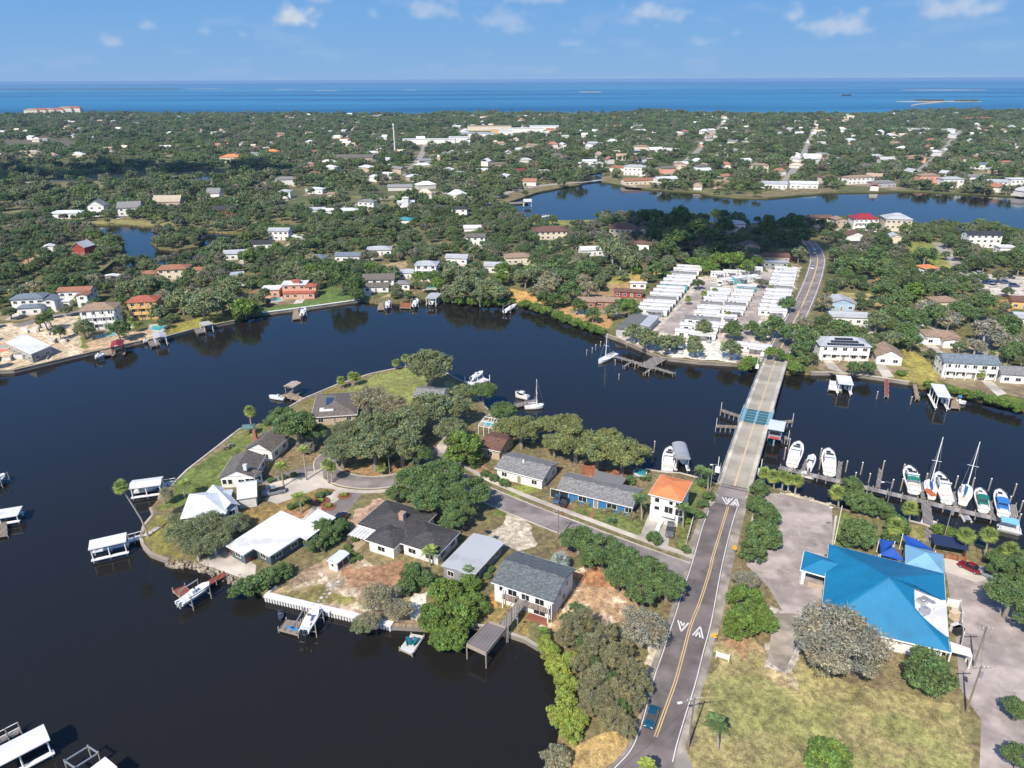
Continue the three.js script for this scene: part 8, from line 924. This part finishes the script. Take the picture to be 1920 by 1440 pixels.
// ---- the woods no one could count: north bank and the mainland to the sea
{
  const r = rngOf(2024), clear = northPatches.map(p => ground(p.px)), NL = ground(northLand), lag = ground(lagoon), crk = ground(creek), isl = ground(islet), roads = [farRoad];
  const tints = [[0.235, 0.275, 0.150], [0.175, 0.245, 0.105], [0.150, 0.215, 0.092], [0.200, 0.275, 0.100], [0.225, 0.270, 0.138], [0.160, 0.228, 0.100], [0.265, 0.262, 0.180], [0.140, 0.200, 0.090]];
  const blocked = (x, z, R0) => { const dl = Math.hypot(x, z), ux = -x / dl, uz = -z / dl; for (const o of occ) { const dx = x - o.x, dz = z - o.z; if (Math.abs(dx) > 40 || Math.abs(dz) > 40) continue; const q = o.w ? Math.max(o.w, o.d) * 0.5 : o.r; if (dx * dx + dz * dz < (q + R0 * 0.55 + (dl < 640 ? 1.5 : 0)) ** 2) return true; const al = dx * ux + dz * uz, lat = Math.abs(-dx * uz + dz * ux); if (al > 0 && al < q + (dl < 560 ? 11 : 4) && lat < q * 0.7) return true; } return false; };
  const nearRoad = (x, z, pts, w) => pts.some(p => Math.abs(p[0] - x) < w && Math.abs(p[1] - z) < w && Math.hypot(p[0] - x, p[1] - z) < w);
  const spots = []; const grid = new Map(), key = (x, z) => `${Math.floor(x / 8)},${Math.floor(z / 8)}`, crowd = (x, z, R0) => { const gx = Math.floor(x / 8), gz = Math.floor(z / 8); for (let i = -1; i <= 1; i++) for (let j = -1; j <= 1; j++) for (const s of grid.get(`${gx + i},${gz + j}`) || []) if (Math.hypot(s[0] - x, s[1] - z) < (s[2] + R0) * 0.62) return true; return false; };
  const add = (x, z, R0) => { const k = key(x, z); if (!grid.has(k)) grid.set(k, []); grid.get(k).push([x, z, R0]); };
  for (const s of treeSpots) add(...s);
  for (let k = 0; k < 26000; k++) { const z = -rr(232, 600, r), x = rr(-480, 480, r), R0 = rr(2.2, 5.2, r); if (!inside(x, z, NL) || inside(x, z, crk)) continue; if (inside(x, z, lag) && !inside(x, z, isl)) continue; if (clear.some(c => inside(x, z, c)) && r() < 0.93) continue; if (fbm(x / 30 + 5, z / 30 + 2, 3) < 0.47 && r() < 0.8) continue; if (nearRoad(x, z, farRoad, 6 + R0 * 0.6) || blocked(x, z, R0) || crowd(x, z, R0)) continue; if (-z < 340 && Math.min(...[[1, 0], [-1, 0], [0, 1], [0, -1]].map(d => inside(x + d[0] * R0, z + d[1] * R0, NL) ? 1 : 0)) < 1) continue; add(x, z, R0); spots.push([x, z, R0]); }
  // the largest in view stay single trees, the rest is one wood
  spots.sort((a, b) => b[2] / Math.hypot(b[0], b[1]) - a[2] / Math.hypot(a[0], a[1])); const nOwn = 110, wood = spots.slice(nOwn); const matsN = [LM.oak, LM.oakGreen, LM.dark, LM.bright, LM.oak, LM.brown, LM.oakGreen];
  spots.slice(0, nOwn).forEach(([x, z, R0], i) => treeAt('mid', x, z, R0 * 2, rr(0.85, 1.15, r), matsN[i % 7], `${['grey-green', 'deep green', 'dark', 'bright green', 'grey-green', 'brownish', 'deep green'][i % 7]} broad-leaved tree among the north bank houses`, `${['grey-green', 'deep green', 'dark', 'bright green', 'grey-green', 'brownish', 'deep green'][i % 7]} trees among the north bank houses`));
  const far = []; const FL = ground(farLand), holes = [ground(darkLake), ground(farPond)], opens = [[[1440, 370], [1570, 359], [1560, 352], [1440, 358], [1360, 366]], [[1570, 359], [1680, 358], [1640, 350], [1575, 350]], [[815, 246], [880, 245], [875, 240], [830, 239]], [[945, 394], [950, 380], [975, 371], [1010, 359], [1060, 349], [1090, 345], [1080, 341], [1005, 347], [960, 362], [930, 385]], [[940, 258], [1050, 252], [1045, 240], [860, 240], [860, 258]], [[0, 262], [130, 262], [150, 272], [60, 280], [0, 280]]].map(ground);
  for (let k = 0; k < 120000 && far.length < 24000; k++) { const d = Math.sqrt(rr(560 * 560, 2660 * 2660, r)), a = rr(-0.66, 0.66, r), x = Math.sin(a) * d, z = -Math.cos(a) * d, R0 = (2.6 + 5.2 * Math.pow(r(), 1.4)) * (d > 1500 ? 1.2 : 1); if (!inside(x, z, FL) || holes.some(h => inside(x, z, h)) || opens.some(h => inside(x, z, h))) continue; if (fbm(x / 55 + 5, z / 80 + 2, 3) < 0.47 && r() < 0.72) continue; if (streets.some(q => nearRoad(x, z, q, 9))) continue; if (d < 1500 && blocked(x, z, R0)) continue; if (d >= 1500 && occ.some(o => Math.abs(o.x - x) < 12 && z - o.z < 14 && z - o.z > -8)) continue; far.push([x, z, R0]); }
  const scatter = (name, list, set, label) => { const g = new THREE.Group(); g.name = numbered(name); tag(g, label, 'woodland', null, 'stuff'); scene.add(g); const n = set.length, mt = LM.any, M4 = new THREE.Matrix4(), Q = new THREE.Quaternion(), up = new THREE.Vector3(0, 1, 0), col = new THREE.Color(); set.forEach((c, v) => { const mine = list.filter((_, i) => i % n === v); const im = new THREE.InstancedMesh(c.leaves, mt, mine.length), tr = new THREE.InstancedMesh(c.wood, bark, mine.length); im.name = 'crown'; tr.name = 'trunk'; im.userData.kind = tr.userData.kind = 'stuff'; mine.forEach(([x, z, R0], i) => { const s = R0 / 5.2, sy = s * rr(0.8, 1.25, r); Q.setFromAxisAngle(up, r() * 6.28); M4.compose(new THREE.Vector3(x, 0, z), Q, new THREE.Vector3(s, sy, s)); im.setMatrixAt(i, M4); tr.setMatrixAt(i, M4); const q = fbm(x / 60, z / 60 + 33, 3), t = tints[clamp(Math.floor((q * 1.6 - 0.3 + (r() - 0.5) * 0.45) * tints.length), 0, tints.length - 1)], b = rr(0.8, 1.15, r) * (0.85 + 0.3 * fbm(x / 25, z / 25, 2)); col.setRGB(t[0] * b, t[1] * b, t[2] * b); im.setColorAt(i, col); }); g.add(im, tr); }); };
  scatter('north_bank_woodland', wood, kinds.mid, 'mixed broad-leaved woodland filling the north bank'); scatter('mainland_woodland', far, kinds.far, 'unbroken treetops stretching to the sea coast');
}

// ---------------------------------------------------------------- seawalls, poles, signs and other small things
function seawall(label, px, w = 0.5, top = 0.16, mt = m.concrete) { const pts = ground(px), c = pts[0], t = thing('seawall', label, 'seawall', [c[0], 0, c[1]]); const loc = pts.map(p => [p[0] - c[0], p[1] - c[1]]); ribbon('cap', loc, w, top, mt, 0, t, 0.2); ribbon('wall_face', loc, w * 0.6, top - 0.2, m.concreteOld, 0, t, 2.6); return t; }
const S = (a, b) => nearShore.slice(a, b);
const at = p => nearShore.findIndex(q => q[0] === p[0] && q[1] === p[1]);
seawall('pale concrete seawall edging the green lawn', nearShore.slice(at([297, 936]), at([478, 797]) + 1), 0.55, 0.16, m.paleConcrete); seawall('pale concrete seawall of the north tip', nearShore.slice(at([505, 784]), at([842, 702]) + 1), 0.55, 0.16, m.paleConcrete); seawall('curved concrete seawall round the rounded point', nearShore.slice(at([317, 1050]), at([282, 952]) + 1), 0.7, 0.14, M([0.62, 0.55, 0.44], { t: T.concrete })); seawall('curved seawall below the slate-roofed house', nearShore.slice(at([1010, 1212]), at([884, 1171]) + 1), 0.6, 0.14, m.paleConcrete); seawall('tan timber-capped seawall beside the grey tree', nearShore.slice(at([794, 1175]), at([733, 1172]) + 1), 0.7, 0.14, m.woodTan); seawall('seawall behind the orange-roofed house', nearShore.slice(at([1210, 880]), at([1345, 908]) + 1), 0.5, 0.14, m.paleConcrete); seawall('seawall of the restaurant lawn', nearShore.slice(at([1640, 970]), at([1760, 995]) + 1), 0.5, 0.14, m.paleConcrete); seawall('seawall of the east tip lawn', nearShore.slice(at([842, 702]), at([915, 768]) + 1), 0.5, 0.14, m.concrete);
const nAt = p => northShore.findIndex(q => q[0] === p[0] && q[1] === p[1]);
seawall('long white seawall of the terracotta house lawn', northShore.slice(nAt([491, 587]), nAt([675, 562]) + 1), 1.2, 0.3, m.white); seawall('tan seawall of the building site and villas', northShore.slice(nAt([-100, 712]), nAt([439, 601]) + 1), 0.9, 0.2, M([0.55, 0.47, 0.36], { t: T.concrete })); seawall('tan seawall of the trailer park', northShore.slice(nAt([1132, 625]), nAt([1385, 682]) + 1), 0.9, 0.2, M([0.55, 0.47, 0.36], { t: T.concrete })); seawall('seawall of the east bank lawn', northShore.slice(nAt([1520, 698]), nAt([1705, 716]) + 1), 0.8, 0.2, m.paleConcrete);
{ // white corrugated sheet-pile wall
  const a = V(497, 1117, 0), b = V(735, 1173, 0), L = Math.hypot(b.x - a.x, b.z - a.z), t = thing('sheet_pile_wall', 'white corrugated sheet-pile seawall below the dry yard', 'seawall', [a.x, 0, a.z], Math.atan2(-(b.z - a.z), b.x - a.x)); const wv = m.white; new Geo().box(L, 0.32, 1.4, L / 2, -0.05, -0.2).mesh('cap', m.roofWhite, t); const n = Math.round(L / 0.62); const g = new Geo(); for (let k = 0; k < n; k++) { const x = (k + 0.5) / n * L; g.box(L / n * 0.58, 2.4, 0.3, x, -2.45, 0.28); } tag(g.mesh('sheet_ribs', wv, t), null, null, null, 'stuff'); new Geo().box(L, 2.4, 0.2, L / 2, -2.45, 0.06).mesh('sheet_web', WM.grey, t);
  const c = V(519, 1100, 0); const r = thing('sheet_pile_wall', 'white return wall at the end of the corrugated seawall', 'seawall', [a.x, 0, a.z]); new Geo().beam([0, 0.1, 0], [c.x - a.x, 0.1, c.z - a.z], 0.5, 0.3).mesh('cap', wv, r); new Geo().beam([0, -1.2, 0], [c.x - a.x, -1.2, c.z - a.z], 0.3, 2.3).mesh('wall_face', WM.grey, r);
}
{ // stepping stones in two staggered files
  const c = V(637, 1078, 0), t = thing('stepping_stone_path', 'pale square stepping stones crossing the dry yard', 'path', [c.x, 0, c.z]), sg = new Geo().box(0.6, 0.06, 0.6).geometry(), line = spline(ground([[638, 1078], [630, 1090], [614, 1112], [598, 1133]]), 12), L = []; let acc = 0; for (let k = 1; k < line.length; k++) { const a = line[k - 1], b = line[k], d = Math.hypot(b[0] - a[0], b[1] - a[1]); acc += d; if (acc > 1.0) { acc = 0; L.push([b, (b[0] - a[0]) / d, (b[1] - a[1]) / d]); } }
  L.forEach(([p, dx, dz], k) => { for (const sd of [-1, 1]) { const o = new THREE.Mesh(sg, (k + sd) % 3 ? m.paleConcrete : m.white); o.name = 'stone'; o.position.set(p[0] - c.x - dz * 0.5 * sd + (sd > 0 ? dx * 0.4 : 0), 0.0, p[1] - c.z + dx * 0.5 * sd + (sd > 0 ? dz * 0.4 : 0)); o.rotation.y = Math.atan2(-dz, dx) + rr(-0.1, 0.1); t.add(o); } });
}
// poles, lamps, wires
const poleTops = {};
function pole(label, base, h, o = {}) { const p = V(base[0], base[1], 0), t = thing('utility_pole', label, 'pole', [p.x, 0, p.z], o.turn || 0); new Geo().tube([[0, 0, 0], [0, h, 0]], o.mat ? [0.10, 0.07] : [0.16, 0.11], 8).mesh('shaft', o.mat || M([0.26, 0.21, 0.165], { t: T.soft }), t); if (o.arm) new Geo().box(2.4, 0.14, 0.12, 0, h - 0.5, 0).mesh('cross_arm', m.pile, t); if (o.arm) for (const x of [-1.1, -0.5, 0.5, 1.1]) new Geo().tube([[x, h - 0.36, 0], [x, h - 0.14, 0]], 0.05, 5).mesh('insulator', m.trim, t); if (o.box) new Geo().tube([[0.4, h - 2.4, 0], [0.4, h - 1.4, 0]], 0.26, 8).mesh('transformer', m.steel, t); if (o.lamp) { new Geo().tube([[0, h - 0.8, 0], [-1.2, h - 0.3, 0.1], [-2.2, h - 0.3, 0.15]], 0.05, 5).mesh('lamp_arm', m.steel, t); new Geo().box(0.7, 0.16, 0.3, -2.4, h - 0.42, 0.15).mesh('lamp_head', m.trim, t); } poleTops[label] = [p.x, h - 0.3, p.z]; return t; }
pole('timber utility pole with street lamp at the road junction', [1290, 1403], 10.5, { lamp: 1, arm: 1, turn: 0.2 }); pole('pale slender pole beside the bridge landing', [1330, 930], 9, { mat: m.pile }); pole('short utility pole at the bridge landing', [1347, 907], 6, { mat: m.pile, lamp: 1 }); pole('timber utility pole at the loading canopy', [1825, 1251], 9, { arm: 1 }); pole('leaning dark utility pole at the field corner', [1811, 1336], 10, { arm: 1, box: 1 }); pole('utility pole with transformer behind the restaurant bar', [1769, 1012], 9, { arm: 1, box: 1, mat: m.pile }); pole('tall pale light pole at the parking lot edge', [1564, 1020], 10, { mat: m.trim, lamp: 1 }); pole('slim light pole by the restaurant palms', [1661, 955], 8, { mat: m.steel, lamp: 1 }); pole('street lamp pole in the loop island', [731, 890], 7, { mat: m.steel, lamp: 1 }); pole('utility pole beside the lane oaks', [1046, 1012], 8, { arm: 1 }); pole('utility pole by the far road oaks', [1497, 600], 10, { arm: 1 }); pole('utility pole beside the trailer rows', [1490, 545], 10, { arm: 1 });
function wire(label, a, b) { const A = a, Z = b, t = thing('power_line', label, 'cable', [A[0], 0, A[2]]), n = 12, pts = []; for (let k = 0; k <= n; k++) { const s = k / n; pts.push([(Z[0] - A[0]) * s, mixn(A[1], Z[1], s) - 1.2 * 4 * s * (1 - s), (Z[2] - A[2]) * s]); } new Geo().tube(pts, 0.02, 4).mesh('cable', m.dark, t); }
{ const j = poleTops['timber utility pole with street lamp at the road junction'], f = poleTops['leaning dark utility pole at the field corner'], l = poleTops['timber utility pole at the loading canopy'], w = V(1120, 1470, 9); wire('power line from the junction pole across the grass field', j, f); wire('power line from the junction pole over the road', j, [w.x, 9, w.z]); wire('power line between the field corner and loading canopy poles', f, l); }
// signs by the road
for (const [l, px] of [['yellow diamond warning sign beside the chevron markings', [1339, 1206]], ['yellow diamond warning sign beside the strip trees', [1377, 1040]]]) { const p = V(px[0], px[1], 0), t = thing('warning_sign', l, 'sign', [p.x, 0, p.z], 0.2), y = M([0.85, 0.50, 0.02], { rough: 0.5 }); new Geo().box(0.08, 2.2, 0.08).mesh('post', m.steel, t); new Geo().box(0.85, 0.85, 0.04, 0.0, 1.75, 0.07, 0, Math.PI / 4).mesh('plate', y, t); new Geo().box(0.6, 0.4, 0.04, 0, 1.25, 0.07).mesh('plate', y, t); }
{ const p = V(1354, 1238, 0), t = thing('signboard', 'low white signboard standing on the roadside grass', 'sign', [p.x, 0, p.z], -0.45); new Geo().box(2.4, 1.1, 0.1, 0, 0.5, 0).mesh('board', m.white, t); for (const x of [-1.1, 1.1]) new Geo().box(0.12, 1.8, 0.12, x, 0, -0.05).mesh('post', m.trim, t); }
{ const t = thing('picket_fence', 'white fence between the orange-roofed house and the road', 'fence'), a = V(1299, 978, 0), b = V(1287, 1022, 0); t.position.copy(a); const n = 9; for (let k = 0; k < n; k++) { const s = (k + 0.5) / n; new Geo().box(a.distanceTo(b) / n - 0.06, 1.5, 0.07, (b.x - a.x) * s, 0, (b.z - a.z) * s, Math.atan2(-(b.z - a.z), b.x - a.x)).mesh('panel', m.white, t); new Geo().box(0.14, 1.7, 0.14, (b.x - a.x) * k / n, 0, (b.z - a.z) * k / n).mesh('post', m.trim, t); } }
{ const t = thing('lot_fence', 'dark wire fence between the slate-roofed house and the sandy lot', 'fence'), a = V(1098, 1082, 0), b = V(1036, 1168, 0); t.position.copy(a); const n = 12; for (let k = 0; k <= n; k++) new Geo().box(0.08, 1.2, 0.08, (b.x - a.x) * k / n, 0, (b.z - a.z) * k / n).mesh('post', m.dark, t); for (const y of [0.35, 0.7, 1.1]) new Geo().beam([0, y, 0], [b.x - a.x, y, b.z - a.z], 0.05).mesh('wire', m.dark, t); }
// rock edging, nobody could count the stones
{ const r = rngOf(8), rocks = (label, a, b, n, w) => { const g = new Geo(), P = ground(a.concat(b)), pts = spline(P, 10), c = pts[0]; for (let k = 0; k < n; k++) { const q = pts[Math.min(pts.length - 1, r() * pts.length | 0)], x = q[0] + rr(-w, w, r) - c[0], z = q[1] + rr(-w, w, r) - c[1], s = rr(0.2, 0.55, r), ring = (y, k2) => { const o = []; for (let i = 0; i < 6; i++) { const a2 = i / 6 * 6.283 + r(); o.push([x + Math.cos(a2) * s * k2, y, z + Math.sin(a2) * s * k2]); } return o; }; const y0 = rr(-1.2, -0.15, r); g.loft([ring(y0 - 0.5, 0.9), ring(y0 + 0.1, 1.0), ring(y0 + s * 0.7, 0.5)]); } const t = g.mesh('riprap', M([0.56, 0.51, 0.43], { t: T.sand })); t.position.set(c[0], 0, c[1]); tag(t, label, 'rocks', null, 'stuff'); };
  rocks('pale rock edging below the white patio', [[317, 1052], [345, 1054]], [[372, 1056], [405, 1069], [448, 1086]], 190, 0.9); rocks('pale rock edging of the parking lot shore', [[1455, 918], [1490, 927]], [[1525, 937], [1562, 949]], 170, 1.0); rocks('rock edging beside the bridge landing', [[1320, 900], [1345, 908]], [[1360, 912], [1372, 914]], 60, 0.9); }
for (const [l, x, y, r0] of [['round mulch bed with a plant on the pale drive', 602, 941, 2.3], ['small round mulch bed by the loop kerb', 646, 930, 1.7], ['oval mulch bed beside the black car', 616, 951, 1.8]]) { const p = V(x, y, 0), t = thing('flower_bed', l, 'flower bed', [p.x, 0, p.z]), ring = k => { const o = []; for (let i = 0; i < 14; i++) o.push([Math.cos(i / 14 * 6.283) * r0 * k, Math.sin(i / 14 * 6.283) * r0 * k]); return o; }; new Geo().prism(ring(1), 0.02, 0.1).mesh('edging', M([0.36, 0.15, 0.09], { t: T.sand }), t); const f = new THREE.Mesh(kinds.bush[0].leaves, LM.lime); f.name = 'plant'; f.scale.setScalar(0.16); f.position.y = 0.1; t.add(f); }
{ const f = { c: V(468, 814, 0), w: 3.6, d: 2.8, turn: 0.2 }, hs = house('teal-roofed garden shelter at the seawall corner', f, 'shelter', 'garden_shelter'); block(hs, f, { h: 2.6, rise: 0.6, roof: 'hip', over: 0.3, wall: m.woodTan, roofM: M([0.12, 0.22, 0.22], { t: T.soft }), open: 1 }); }
for (const [l, a, b, w, mt] of [['teal tarpaulin-covered boat beside the orange-roofed house', [1212, 893], [1186, 889], 2.6, M([0.02, 0.22, 0.25], { rough: 0.8 })], ['white covered boat on a trailer under the cottage oaks', [566, 848], [590, 842], 2.4, m.white]]) { const t = thing('covered_boat', l, 'boat', [0, 0, 0]), L = place(t, a, b, 0.7); hullGeo(L, w, 0.7, 0.3).mesh('hull', gel, t); cabinGeo(L * 0.85, w * 0.92, 0.55, 0, 0.75, 0.4).mesh('cover', mt, t); for (const x of [-0.9, 0.9]) new Geo().tube([[x, -0.4, -0.6], [x + 0.2 * Math.sign(x), -0.4, -0.6]], 0.3, 9).mesh('trailer_wheel', m.rubber, t); new Geo().box(1.6, 0.12, L * 0.9, 0, -0.35, 0).mesh('trailer_frame', m.steel, t); }
for (const [l, x, y] of [['wooden picnic table on the green lawn', 431, 838], ['garden table beside the lawn seawall', 424, 842]]) { const p = V(x, y, 0), t = thing('picnic_table', l, 'table', [p.x, 0, p.z], 0.6); new Geo().box(1.8, 0.08, 0.8, 0, 0.72, 0).mesh('tabletop', m.wood, t); for (const z of [-0.7, 0.7]) new Geo().box(1.8, 0.06, 0.3, 0, 0.42, z).mesh('bench', m.wood, t); for (const x2 of [-0.7, 0.7]) new Geo().box(0.1, 0.72, 1.4, x2, 0, 0).mesh('leg', m.wood, t); }
// ---- two fair-weather clouds behind the camera whose shadows lie on the bay point and on the dark lake
{
  const r = rngOf(61), cm = new THREE.MeshStandardMaterial({ color: 0xffffff, roughness: 1 });
  const cloud = (px, alt, rx, rz, n, ry) => { const p = V(px[0], px[1], 0).addScaledVector(SUN, alt / SUN.y), g = new THREE.Group(), q = new Geo(); for (let k = 0; k < n; k++) { const a = r() * 6.283, d = Math.sqrt(r()), cx = Math.cos(a) * d * rx, cz = Math.sin(a) * d * rz, s = rr(0.28, 0.5, r) * Math.min(rx, rz), N = 10, rings = []; for (let j = 0; j <= 6; j++) { const e = (j / 6 - 0.5) * Math.PI, ring = []; for (let i = 0; i < N; i++) { const b = i / N * 6.283; ring.push([cx + Math.cos(b) * Math.cos(e) * s * rr(0.9, 1.1, r), Math.sin(e) * s * (e < 0 ? 0.3 : 0.8), cz + Math.sin(b) * Math.cos(e) * s * rr(0.9, 1.1, r)]); } rings.push(ring); } q.loft(rings); } const o = q.mesh('cloud', cm); o.position.copy(p); o.rotation.y = ry; tag(o, null, null, null, 'structure'); };
  cloud([1362, 436], 620, 56, 74, 24, 0.1); cloud([205, 322], 800, 215, 62, 34, 0.0);
}

// ---------------------------------------------------------------- sea haze, then the picture
scene.fog = new THREE.FogExp2(new THREE.Color().setRGB(0.34, 0.60, 0.98), 0.000055);
renderer.render(scene, camera);
